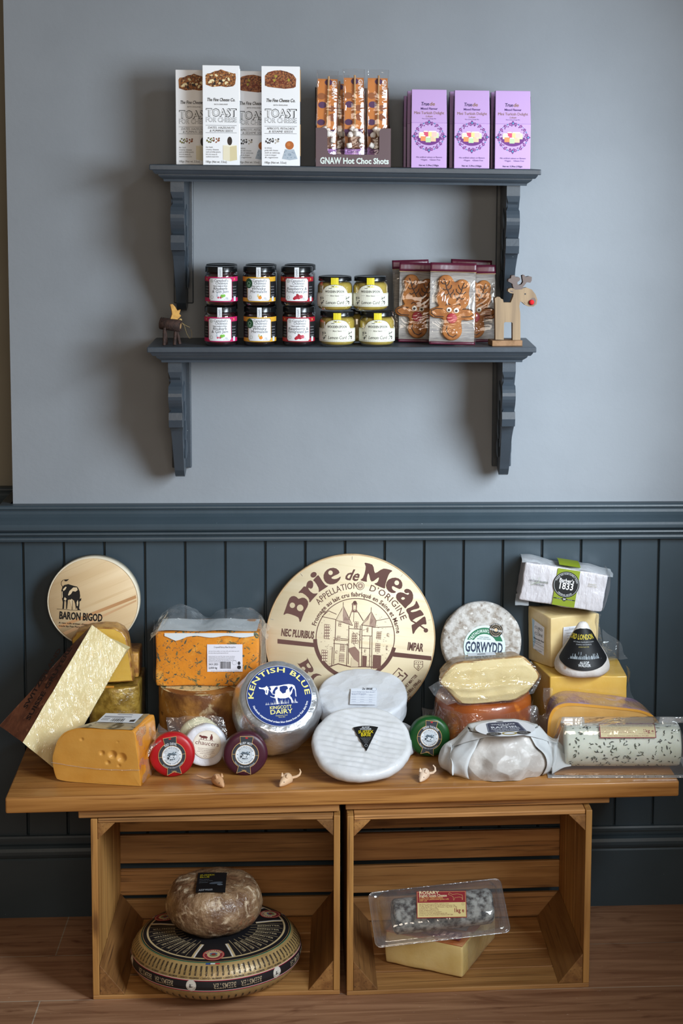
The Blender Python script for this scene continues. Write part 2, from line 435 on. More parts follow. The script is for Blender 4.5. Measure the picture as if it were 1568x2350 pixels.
mx2 = n_.new('ShaderNodeMix'); mx2.data_type = 'RGBA'; mx2.blend_type = 'MULTIPLY'; l_.new(ramp(n_, l_, g2, .58, .75), mx2.inputs['Factor']); l_.new(mx.outputs[2], mx2.inputs[6]); mx2.inputs[7].default_value = (.55, .45, .42, 1)
sp_ = noise_n(n_, l_, coords(n_, l_, (60, 140, 1)), 1.3, 4)
l_.new(mixc(n_, l_, ramp(n_, l_, sp_, .68, .8), mx2.outputs[2], lin('d2bba4')), p_.inputs['Base Color'])
p_.inputs['Roughness'].default_value = .5; p_.inputs['Specular IOR Level'].default_value = .3
l_.new(bumpn(n_, l_, a, .25, .002), p_.inputs['Normal'])
b = MB(); b.box((-1.9, -4.4, -.05), (1.6, .4, 0)); struct(b.build('floor', m_))
# unseen right-hand wall, added; sill, lintel and jambs shaped to cut the daylight
b = MB()
b.box((1.0, -4.4, 0), (1.1, .1, 1.04)); b.box((1.0, -4.4, 2.1), (1.1, .1, 2.65)); b.box((1.0, -.55, 1.04), (1.1, .1, 2.1)); b.box((1.0, -4.4, 1.04), (1.1, -2.25, 2.1))
struct(b.build('added_wall_right', plaster))

# ------------------------------------------------------------------ two bracket shelves
def shelf(name, label, tl, tr, z_hint, hang, zl, zr):
    # board between front corners tl and tr (world), top at zl / zr
    xa, xb = tl.x, tr.x; root = thing(name, label, 'shelf', ((xa+xb)/2, 0, (zl+zr)/2), Matrix.Rotation(-atan2(zr-zl, xb-xa), 3, 'Y'), 'bracket shelves')
    h = (xb-xa)/2; D = .198
    b = MB(); b.box((-h, -D, -.0115), (h, -.001, 0)); b.build('shelf_board', darkp, root, bevel=.0018)
    pr = [(.030, -.0345), (.027, -.0345), (.0262, -.030), (.0225, -.0275), (.0185, -.0245), (.0165, -.0215), (.0165, -.0200), (.011, -.0195), (.0085, -.0165), (.0065, -.0135), (.006, -.0115)]
    b = MB(); vs = []
    for d, z in [(.12, -.0345)]+pr:
        d2 = d if d < .1 else .1
        vs += [(-h+d2, -.002, z), (-h+d2, -D+d2, z), (h-d2, -D+d2, z), (h-d2, -.002, z)]
    fs = [(i*4+j, i*4+j+1, (i+1)*4+j+1, (i+1)*4+j) for i in range(len(pr)) for j in range(3)]
    b.add(vs, [f[::-1] for f in fs]); b.build('moulding', darkp, root)
    # carved corbels
    H = hang; k = H/.275
    side = [(0, 0), (.150, 0), (.150, -.022), (.146, -.034), (.139, -.040), (.137, -.046)]
    side += [(.140+.016*sin(pi*i/8), -.046-.058*i/8*k) for i in range(1, 9)]
    y1 = -.046-.058*k
    side += [(.137, y1-.004), (.148, y1-.007), (.151, y1-.022), (.146, y1-.038), (.128, y1-.040)]
    y2 = y1-.040
    for i in range(1, 11):
        t = i/10; side.append((.128-.052*sin(t*pi/2)**.8-.010*t+.012*sin(pi*t), y2+(-H+.018-y2)*t))
    side += [(.052, -H+.004), (.040, -H), (.012, -H+.006), (0, -H+.012)]
    for sx in (-1, 1):
        x0 = sx*(h-.0535)
        br = MB()
        W = [.0140]*len(side)
        for i, (d, z) in enumerate(side):     # narrow neck above the bulb, slimmer tail below the block
            if 3 <= i <= 5 or d > .1 and y1-.006 < z < y1+.004: W[i] = .0105
            elif i > 18: W[i] = .0118-.002*min(1, (y2-z)/(.12))
        n = len(side); vs = [(x0-wv, -d-.012, z-.034) for (d, z), wv in zip(side, W)]+[(x0+wv, -d-.012, z-.034) for (d, z), wv in zip(side, W)]
        br.add(vs, [[i, (i+1) % n, n+(i+1) % n, n+i] for i in range(n)])
        tri = geometry.tessellate_polygon([[V((d, z, 0)) for d, z in side]])
        br.add(vs, [list(t) for t in tri]+[[i+n for i in t][::-1] for t in tri])
        # carved leaves raised on both cheeks
        for q in (-1, 1):
            for j in range(4):
                zc = -.07-.045*j*k; dd = .085-.012*j
                br.sphere((x0+q*.0125, -dd-.012, zc-.034), (.0045, .011+.004*(j % 2), .024), 10)
            br.sphere((x0+q*.0125, -.115, -.034-.075*k), (.005, .017, .019), 12)
        o = br.build('bracket', darkp, root, bevel=.0022)
        bp = MB(); bp.box((x0-.021, -.0125, -.034-H+.012), (x0+.021, -.0005, -.034)); bp.build('back_plate', darkp, o, bevel=.002)
    return root
U1, U2 = at(342, 377, -.2), at(1243, 389, -.2)
L1, L2 = at(337, 797, -.2), at(1232, 797, -.2)
ZU = (U1.z+U2.z)/2; ZL = (L1.z+L2.z)/2
shelf('wall_shelf', 'upper slate painted bracket shelf carrying the white, brown and lilac boxes', U1, U2, 0, .276, U1.z, U2.z)
shelf('wall_shelf', 'lower slate painted bracket shelf carrying the jars and biscuits', L1, L2, 0, .262, L1.z, L2.z)
def zu(x): return U1.z+(U2.z-U1.z)*(x-U1.x)/(U2.x-U1.x)+.0003
def zl(x): return L1.z+(L2.z-L1.z)*(x-L1.x)/(L2.x-L1.x)+.0003

# ------------------------------------------------------------------ bench top on two crates
TZ = .430
pine = wood('oiled pine top', 'b98346', '93602c', 0, .75, .42, c3='7b4a20', bump=.4, coat=.12, tone=.01)
crw = [wood('crate wood %d' % i, a, c, 0, .8, .6, c3=e, bump=.55, tone=.22) for i, (a, c, e) in enumerate([('b98650', '946636', '6d4824'), ('c49257', '9f6f3b', '75502a'), ('a87845', '86592d', '61401f')])]
crs = [wood('crate upright %d' % i, a, c, 2, .8, .6, c3=e, bump=.55, tone=.22) for i, (a, c, e) in enumerate([('c08e4e', '9c6b34', '714a22'), ('cc9a57', 'a8763c', '7c5328')])]
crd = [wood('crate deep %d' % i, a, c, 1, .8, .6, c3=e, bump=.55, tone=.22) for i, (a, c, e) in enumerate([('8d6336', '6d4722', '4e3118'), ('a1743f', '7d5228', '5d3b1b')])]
root = thing('bench_top', 'oiled pine plank bench top laden with cheeses, laid across two crates', 'table', (-.0125, -.235, TZ-.033), Matrix.Rotation(.0283, 3, 'Z'))
b = MB(); b.rbox((-.675, -.197, 0), (.675, .197, .033), .004, 8); b.build('plank', pine, root)
b = MB()
for (x0, y0, x1, y1) in ((-.66, -.1985, -.60, -.196),): pass
for (x0, x1, y0) in ((-.535, -.018, -.186), (-.005, .535, -.178)):
    b = MB(); b.box((x0, y0, -.017), (x1, y0+.09, -.0004)); b.box((x0, .06, -.017), (x1, .15, -.0004)); b.build('batten', crw[0], root, bevel=.002)
def crate(name, label, fl, fr, H, D=.375, drop=.021):
    # fl, fr: front bottom corners on the floor
    ex = (fr-fl); Wd = ex.length; ang = atan2(ex.y, ex.x); mid = (fl+fr)/2
    root = thing(name, label, 'crate', (mid.x, mid.y, 0), Matrix.Rotation(ang, 3, 'Z'), 'wooden apple crates')
    h = Wd/2; r = random.Random(len(label)); t = .013
    # side walls: three upright-grained boards each
    for sx in (-1, 1):
        ys = [0, .13, .255, D]
        for i in range(3):
            x0 = sx*h if sx < 0 else h-t
            b = MB(); b.box((x0, ys[i]+.001, .009), (x0+t, ys[i+1]-.004, H-.002)); b.build('side_board', crs[i % 2], root, bevel=.0015)
    for i in range(6):   # back
        z0 = .014+i*(H-.014)/5-drop; z1 = min(z0+(H-.014)/5-.008-r.random()*.006, H-.004); z0 = max(z0, .011)
        b = MB(); b.box((-h+t, D-.010, z0), (h-t, D, z1)); b.jitter(.0012, 6, i); b.build('back_slat', crw[(i+len(label)) % 3], root, bevel=.0015)
    for i in range(4):   # bottom
        y0 = .001+i*D/4; b = MB(); b.box((-h, y0, 0), (h, y0+D/4-.006, .009)); b.build('bottom_slat', crw[(i+1) % 3], root, bevel=.0015)
    for i in range(2):   # top, under the battens
        y0 = .004+i*.28; b = MB(); b.box((-h+t+.001, y0, H-.011), (h-t-.001, y0+.085, H-.002)); b.build('top_slat', crw[i], root, bevel=.0015)
    for sx in (-1, 1):   # three-cornered rails run front to back in the corners
        xi = sx*(h-t-.0005)
        b = MB(); q = .050; vs = [(xi, yy, zz) if k == 0 else (xi-sx*q, yy, zz) if k == 1 else (xi, yy, zz+q*1.25) for yy in (.003, D-.012) for k, zz in ((0, .0095), (1, .0095), (2, .0095))]
        b.add(vs, [(0, 1, 2), (5, 4, 3), (0, 3, 4, 1), (1, 4, 5, 2), (2, 5, 3, 0)] if sx > 0 else [(2, 1, 0), (3, 4, 5), (1, 4, 3, 0), (2, 5, 4, 1), (0, 3, 5, 2)])
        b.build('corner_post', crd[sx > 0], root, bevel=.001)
        b = MB(); q = .034; zt = H-.0115; vs = [(xi, yy, zt) if k == 0 else (xi-sx*q, yy, zt) if k == 1 else (xi, yy, zt-q) for yy in (.003, D-.012) for k in range(3)]
        b.add(vs, [(2, 1, 0), (3, 4, 5), (1, 4, 3, 0), (2, 5, 4, 1), (0, 3, 5, 2)] if sx > 0 else [(0, 1, 2), (5, 4, 3), (0, 3, 4, 1), (1, 4, 5, 2), (2, 5, 3, 0)])
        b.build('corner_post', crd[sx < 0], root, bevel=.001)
    return root
HC = TZ-.033-.017-.001
CL = crate('apple_crate', 'wooden crate holding the big patterned cheese wheel under the bench left end', V((-.5186, -.4345, 0)), V((-.0235, -.4365, 0)), HC)
CR = crate('apple_crate', 'wooden crate holding the ash log tray and square cheese under the bench right end', V((-.0095, -.4424, 0)), V((.4874, -.430, 0)), HC, .345, .010)

# ------------------------------------------------------------------ upper shelf: white toast cartons
INK = '1c1c22'
def box_front(u0, u1, vt, vb, y, zf):      # bottom centre, width and height of an upright box whose front is at y
    a, c = at(u0, vb, y), at(u1, vb, y); t = at((u0+u1)/2, vt, y)
    x = (a.x+c.x)/2
    return V((x, y, zf(x))), c.x-a.x, t.z-zf(x)
white = mat('white carton', 'eef0f4', .4, spec=.4); kraft = mat('inside of carton', 'b08d62', .8)
loafa = mat('nut toast picture', 'a8672a', .6, col2='5e3213', sc=260, lo=.45, hi=.55, extra=[('ecd9a6', 190, .60, .63, 0), ('2c1a10', 150, .62, .66, 0)])
loafb = mat('fruit toast picture', '9a5a30', .6, col2='54240f', sc=240, lo=.45, hi=.58, extra=[('d6a060', 380, .60, .64, 0), ('7c2f12', 130, .58, .63, 0)])
def toast(kind, origin, w, h, yaw, label):
    R = frame(facing(yaw)); t = thing('toast_carton', label, 'box', origin, R, 'toast cartons on the upper shelf')
    d = .042; b = MB(); b.box((-w/2, 0, -d), (w/2, h, 0)); b.build('carton', white, t, bevel=.0007)
    for i in range(2): MB().box((w/2, .02+i*h*.55, -d+.002), (w/2+.0012, h*.42+i*h*.55, -.004)).build('side_flap', kraft if kind == 'b' else white, t)
    k = Ink(); s = w/86; g = '3a3a40'
    def yy(p): return h-p*h/226        # pixel rows from the top of the front
    out = [(-35, 44), (-36, 24), (-33, 19), (-24, 18), (-14, 13), (-6, 12), (0, 9), (8, 12), (16, 14), (26, 17), (34, 18), (35, 28), (33, 42), (28, 47), (12, 49), (0, 47), (-20, 49)] if kind == 'a' else \
          [(-35, 44), (-35, 22), (-28, 14), (-14, 10), (0, 9), (14, 12), (28, 18), (35, 28), (34, 46), (28, 49), (10, 51), (-10, 49), (-28, 47)]
    k.poly([(x*s, yy(p)) for x, p in out][::-1], loafa if kind == 'a' else loafb)
    r = random.Random(3)
    for i in range(11):
        x, p = r.uniform(-27, 27), r.uniform(22, 41)
        if kind == 'a': k.disc(x*s, yy(p), 4.2*s, 'f0dfb0' if i % 3 else '2c1a14', 2, 10, ry=2.6*s, rot=r.random()*3)
        else: k.disc(x*s, yy(p), 3.6*s, '6d2a12' if i % 4 else 'a79a35', 2, 10, ry=2.4*s, rot=r.random()*3)
    k.text('The Fine Cheese Co.', 0, yy(81), .0068*w/.079, INK, 2, w_=66*s, it=.25, wt='b')
    k.text('BATH ENGLAND', 0, yy(89.5), .0026, g, w_=32*s)
    k.text('TOAST', .0006, yy(115.5), .0165*w/.079, '16161c', 1, w_=71*s, wt='x'); k.text('TOAST', 0, yy(115), .0155*w/.079, 'f2f4f6', 2, w_=69*s, wt='n')
    k.text('FOR CHEESE', 0, yy(128), .0098*w/.079, '33343a', 1, w_=72*s, wt='b'); k.text('FOR CHEESE', -.0002, yy(127.5), .0094*w/.079, 'dfe2e6', 2, w_=71*s, wt='n')
    for p in (136, 152.5): k.line([(-36*s, yy(p)), (36*s, yy(p))], .0006, g)
    for j, tx in enumerate(['DATES, HAZELNUTS', '& PUMPKIN SEEDS'] if kind == 'a' else ['APRICOTS, PISTACHIOS', '& SESAME SEEDS']):
        k.text(tx, 0, yy(143.5+7*j), .0044, '5a5a60', w_=(62 if j == 0 else 54)*s, it=.22)
    for i in range(26):
        x, p = r.uniform(-34, -5), r.uniform(160, 176)
        if abs(p-168)/9+abs(x+19)/17 < 1.25: k.disc(x*s, yy(p), 2.2*s, (['7c7a2a', '4d4a1e', '93502c', '6a3618'] if kind == 'a' else ['2b2a2e', '48464a', 'b5aca0', '1d1c1f'])[(i % 2)+(2 if x > -18 else 0)], 2, 8, ry=1.6*s, rot=i)
    for j, tx in enumerate(['for lush', 'creamy cheeses', 'such as brillat-savarin,', 'brie de meaux &', 'vacherin mont d’or'] if kind == 'a' else ['for delicate', 'goats milk cheeses', 'such as valencay,', 'crottin de chavignol', '& ragstone']):
        k.text(tx, -36*s, yy(187+5.4*j), .0030, '55555a', al='l', w_=[16, 30, 35, 26, 30][j]*s, it=.2)
    if kind == 'a':
        k.poly([(4*s, yy(214)), (20*s, yy(217)), (20*s, yy(184)), (4*s, yy(181))], 'e9e1c6'); k.poly([(20*s, yy(217)), (37*s, yy(214)), (36*s, yy(181)), (20*s, yy(184))], 'd9cda4'); k.poly([(4*s, yy(181)), (20*s, yy(184)), (36*s, yy(181)), (20*s, yy(179))], 'f3efdd')
        k.disc(20*s, yy(171), 5.5*s, '2d211c', 3, 20, ry=10*s)
    else:
        k.poly([(3*s, yy(210)), (10*s, yy(188)), (30*s, yy(188)), (38*s, yy(210)), (20*s, yy(213))], 'aebac6'); k.poly([(10*s, yy(188)), (20*s, yy(190)), (30*s, yy(188)), (20*s, yy(186))], 'cfd7de')
        for i in range(14): k.disc(r.uniform(8, 33)*s, yy(r.uniform(191, 208)), 1.3*s, '8395a6', 2, 8)
        k.disc(20*s, yy(179), 9.5*s, 'b5652c', 3, 20)
        k.disc(18*s, yy(177), 4*s, 'c97a3a', 4, 16)
    k.text('100g℮ (Net wt. 3.5oz)'.replace('℮', 'e'), -37*s, yy(221), .0042, '2b2b30', al='l', w_=50*s)
    k.build('printed_front', t)
    return t
for kind, u0, u1, vt, vb, y, yaw, lb in [
    ('a', 465.5, 551, 150, 378, -.186, .03, 'white date and hazelnut toast carton standing at the front of the upper shelf'),
    ('b', 600, 689, 152, 378.5, -.188, .0, 'white apricot and pistachio toast carton at the front, rightmost of the white cartons'),
    ('a', 404, 489, 160.5, 377, -.135, .05, 'white date and hazelnut toast carton half hidden behind the front one, leftmost on the shelf'),
    ('b', 540, 626, 163, 377.5, -.130, .03, 'white apricot and pistachio toast carton set back between the two front cartons')]:
    o, w_, h_ = box_front(u0, u1, vt, vb, y, zu); toast(kind, o, w_*.985, h_, yaw, lb)

# ------------------------------------------------------------------ chocolate stirrers in their display tray
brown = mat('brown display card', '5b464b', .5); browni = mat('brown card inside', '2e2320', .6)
o, w_, h_ = box_front(725, 897, 150, 381, -.186, zu)
tray = thing('display_tray', 'dark brown cut-front display tray holding marshmallow chocolate sticks', 'display box', o, frame(facing(.02)))
hw = w_/2; dp = .135; fh = .079
b = MB(); t_ = .0012
q = [(-hw, 0), (hw, 0), (hw, fh), (hw-.018, fh), (hw-.0215, fh-.0015), (hw-.0235, fh-.006), (hw-.024, .033), (hw-.026, .028), (hw-.031, .025), (-hw+.031, .025), (-hw+.026, .028), (-hw+.024, .033), (-hw+.0235, fh-.006), (-hw+.0215, fh-.0015), (-hw+.018, fh), (-hw, fh)]
b.prism(q, -t_, 0); b.build('front_panel', brown, tray)
b = MB(); b.box((-hw, 0, -dp), (hw, t_, -t_)); b.build('base_panel', browni, tray)
for sx in (-1, 1):
    b = MB(); x0 = sx*hw-(t_ if sx > 0 else 0)
    pr = [(0, 0), (dp, 0), (dp, .165), (dp-.03, .165), (dp-.075, .09), (0, fh)]
    b.add([(x0+e*t_, yy_, -zz-.0001) for e in (0, 1) for zz, yy_ in pr], [[0, 1, 2, 3, 4, 5], [11, 10, 9, 8, 7, 6]]+[[i, i+6, (i+1) % 6+6, (i+1) % 6] for i in range(6)])
    b.build('side_panel', browni, tray)
b = MB(); b.box((-hw, 0, -dp-t_), (hw, .165, -dp)); b.build('back_panel', browni, tray)
k = Ink(); k.text('GNAW', -hw+.0085, .006, .0125, 'd4ded9', 2, al='l', w_=.043, wt='x'); k.text('Hot Choc Shots', -hw+.0555, .0065, .0112, 'd4ded9', 2, al='l', w_=.0945, wt='x')
k.build('lettering', tray)
cardm = mat('orange printed card', 'c8762a', .45); choc = mat('milk chocolate', '6b4230', .4); mallow = mat('marshmallow', 'ece5df', .7, sss=.1)
stickm = wood('pale stick', 'c39a6b', 'a97f52', 1, 1.5, .6)
bagf = film('clear sachet', .04, .50, bsc=20, bst=.30, rough=.07)
def sachet(px, pz, tilt, hh, label, seed):
    p = tray.matrix_world @ V((px, .0018, pz))
    R = frame(facing(.02, .06), tilt); s = thing('chocolate_stick', label, 'chocolate', p, R, 'chocolate sticks in the tray')
    w2 = .0205; b = MB(); b.box((-w2, .003, -.014), (w2, hh-.017, -.0132))
    cd_ = b.build('backing_card', cardm, s)
    k = Ink(); r = random.Random(seed); T = hh-.017
    for (x, y, a, c) in [(.002, .96, .008, '4e2a52'), (-.012, .80, .0085, '9a5a30'), (.010, .84, .007, 'a5632f'), (-.010, .70, .0085, '54305a'), (.009, .66, .008, '8b4f2c'), (.012, .56, .010, '8a4c2b'), (-.012, .50, .008, '4e2a52'), (-.006, .40, .007, 'd98d3a')]:
        k.disc(x, y*T, a, c, 1, 18, ry=a*.8)
    for x, c in ((.011, '4b1f4e'), (-.014, '4b1f4e')): k.poly([(x-.007, .42*T), (x-.005, .34*T), (x+.005, .34*T), (x+.007, .42*T)], c, 2)
    k.rect(-w2, .003, w2, .037, 'a877b8', 2, 6)
    for i in range(6): k.disc(-w2+.0036+i*.0066, .037, .0034, 'a877b8', 2, 12)
    k.text('GNAW', .0095, T*.985, .0085, 'e6d4cc', 3, al='l', w_=.040, wt='x', rot=-pi/2)
    k.text('Caramel', 0, .0272, .0062, '2c1f36', 3, w_=.034, it=.2)
    k.build('printing', cd_, base=-.0130)
    b = MB(); b.tube([(0.000, .05, -.006), (.002, hh-.012, -.009)], .0021, 8); b.build('stick', stickm, s)
    b = MB(); b.rbox((-.0135, .035, -.0122), (.0135, .060, .002), .004, 6); b.build('chocolate', choc, s)
    cyl = [(0, -.005), (.0048, -.005), (.0058, -.004), (.0058, .004), (.0048, .005), (0, .005)]
    for i in range(7):
        x, y, z = [(-.009, .064, -.003), (.010, .065, -.004), (.002, .072, -.006), (-.004, .076, -.009), (.013, .052, .002), (-.012, .042, .003), (.004, .066, .002)][i]
        MB().lathe(cyl, 12, xf=Matrix.Translation((x, y, z)) @ Matrix.Rotation(r.random()*3, 4, 'Y') @ Matrix.Rotation(r.random()*3, 4, 'X')).build('marshmallow', mallow, s)
    b = MB(); n = 10
    def sur(u, v):
        a = 2*pi*u; tp = min(1, (1-v)*7); bt = min(1, v*12+.3); e = tp*bt
        return ((w2+.0022)*max(-1, min(1, 1.15*cos(a))), v*hh, -.006+.0105*e*sin(a)+(.0005*sin(40*v+seed)))
    b.surf(sur, 24, 24, closed_u=True); b.jitter(.0016, 34, seed); b.build('sleeve', bagf, s)
for i, (px, pz, tl, hh, lb) in enumerate([(-.0555, -.022, .02, .196, 'chocolate stick at the left of the brown tray'), (.0045, -.018, -.015, .199, 'middle chocolate stick of the three at the tray front'),
    (.0505, -.020, .005, .199, 'chocolate stick at the right of the brown tray'), (-.027, -.066, -.01, .188, 'chocolate stick set back in the gap between the left and middle ones')]):
    sachet(px, pz, tl, hh, lb, i)

# ------------------------------------------------------------------ lilac boxes
lilac = mat('lilac carton', 'bd9bd0', .38, spec=.4); lilacs = mat('patterned carton side', '8d7f96', .5, col2='3d2c46', sc=220, lo=.5, hi=.56)
P1, P2, GO = '6a2a7c', '37255a', '8b6a52'
def lilac_box(origin, w, h, yaw, label, full=True):
    R = frame(facing(yaw)); t = thing('sweet_carton', label, 'box', origin, R, 'lilac sweet cartons on the upper shelf')
    d = .052; hw = w/2; f = .575*h; ti = .014
    def zf(y): return 0 if y <= f else -(d/2-ti/2)*.55*((y-f)/(h-f))
    b = MB(); wt_ = hw*.975
    b.hexa([(-hw, 0, 0), (hw, 0, 0), (hw, 0, -d), (-hw, 0, -d), (-hw, f, 0), (hw, f, 0), (hw, f, -d), (-hw, f, -d)])
    zb = -d+(d/2-ti/2)*.9
    b.hexa([(-hw, f, 0), (hw, f, 0), (hw, f, -d), (-hw, f, -d), (-wt_, h, zf(h)), (wt_, h, zf(h)), (wt_, h, zb), (-wt_, h, zb)])
    b.build('carton', lilac, t, bevel=.0008)
    for sx in (-1, 1):
        b = MB(); xx = sx*(hw+.0003); b.add([(xx, .003, -.003), (xx, .003, -d+.003), (xx, f, -d+.003), (xx*.985+sx*.0005, h*.93, zb+.004), (xx*.985+sx*.0005, h*.93, zf(h)-.003), (xx, f, -.003)], [[0, 5, 4, 3, 2, 1] if sx < 0 else [0, 1, 2, 3, 4, 5]])
        b.build('patterned_side', lilacs, t)
    if full:
        k = Ink(); s = w/84
        def yy(p): return h-p*h/181
        k.text('True', -.2*s, yy(37), .0070, P2, al='r', wt='b', it=.15, w_=19*s); k.text('de', .4*s, yy(37), .0070, GO, al='l', wt='b', it=.15, w_=13*s)
        k.text('Mixed Flavour', 0, yy(46.5), .0042, '4b2a72', w_=40*s, wt='b'); k.text('Mini Turkish Delight', 0, yy(57), .0056, GO, w_=71*s)
        k.text('Lokum', 0, yy(64), .0038, GO, w_=16*s, it=.2); k.text('Rose, Lemon, Orange, Mint', 0, yy(68.5), .0022, '4b2a72', w_=33*s)
        cx, cy = 0, yy(108); 
        k.add([(cx+29*s*cos(pi+pi*i/24), cy+21*s*sin(pi+pi*i/24)) for i in range(25)], [list(range(25))], P1, 1)
        for i in range(48):
            a = 2*pi*i/48; ox, oy = 34*s*cos(a), 32*s*sin(a)
            k.disc(cx+ox, cy+oy, (1.7 if i % 2 else 1.1)*s, P1 if i % 3 else '4a7fae', 2, 8)
        for i in range(20):
            a = 2*pi*i/20+.1; k.disc(cx+28.5*s*cos(a), cy+27*s*sin(a), 1.5*s, P1, 2, 8)
        for i in range(16):
            a = 2*pi*(i+.5)/16; ox, oy = 33*s*cos(a), 31*s*sin(a)
            for j in range(5): k.disc(cx+ox+2.5*s*cos(j*1.257+a), cy+oy+2.5*s*sin(j*1.257+a), 1.35*s, P1 if i % 2 else '7b2f86', 2, 8)
            k.disc(cx+ox, cy+oy, 1.0*s, 'd59ad8', 3, 8)
        for a in (0, 90, 180, 270):
            ox, oy = 36*s*cos(rad(a)), 33*s*sin(rad(a)); k.disc(cx+ox, cy+oy, 6*s, P1, 3, 4, ry=4*s, rot=rad(a)); k.disc(cx+ox, cy+oy, 2*s, '4aa0c0', 4, 10)
        for (x, p, c) in [(-14, 113, 'e6905a'), (-2, 116, 'b8d4a4'), (10, 114, 'ecc0a0'), (-8, 103, 'd04a70'), (4, 103, 'f0dc8c'), (-18, 106, 'ede0c0'), (17, 106, 'cfe0b0'), (12, 103, 'eec0b8')]:
            k.rect((x-6)*s, yy(p+6), (x+6)*s, yy(p-5), c, 3); k.poly([((x-6)*s, yy(p-5)), ((x+6)*s, yy(p-5)), ((x+4)*s, yy(p-7.5)), ((x-4)*s, yy(p-7.5))], 'f3ece4', 3)
        k.text('•No artificial colours or flavours', 0, yy(158), .0031, '4b2a72', w_=62*s, it=.15); k.text('•Vegan', -12*s, yy(164), .0031, '4b2a72', w_=16*s, it=.15); k.text('•Gluten Free', 14*s, yy(164), .0031, '4b2a72', w_=26*s, it=.15)
        k.text('Net wt. 5.29oz (150g)e', 0, yy(177), .0032, P2, w_=47*s, wt='b')
        k.build('printed_front', t, lambda x, y, z: (x, y, z+zf(y)))
    return t
for u0, u1, vt, vb, y, yaw, lb, fu in [
    (942.5, 1026.5, 205, 383, -.187, .0, 'lilac sweet carton at the front, nearest the brown display tray', 1), (1041, 1124.5, 207, 385, -.187, .0, 'lilac sweet carton at the front, middle of the three', 1),
    (1134.5, 1218.5, 208, 386.5, -.187, .0, 'lilac sweet carton at the front right end of the upper shelf', 1),
    (933, 1014, 209, 382, -.125, .0, 'lilac sweet carton directly behind the left front one', 0), (1030, 1112, 210, 384, -.125, .0, 'lilac sweet carton behind the middle front one', 0),
    (1124.5, 1206, 211.5, 385, -.125, .0, 'lilac sweet carton behind the right front one', 0), (925, 1004, 220, 382, -.066, .0, 'rearmost lilac sweet carton, a sliver showing at the far left', 0)]:
    o, w_, h_ = box_front(u0, u1, vt, vb, y, zu); lilac_box(o, w_*.97, h_, yaw, lb, fu)

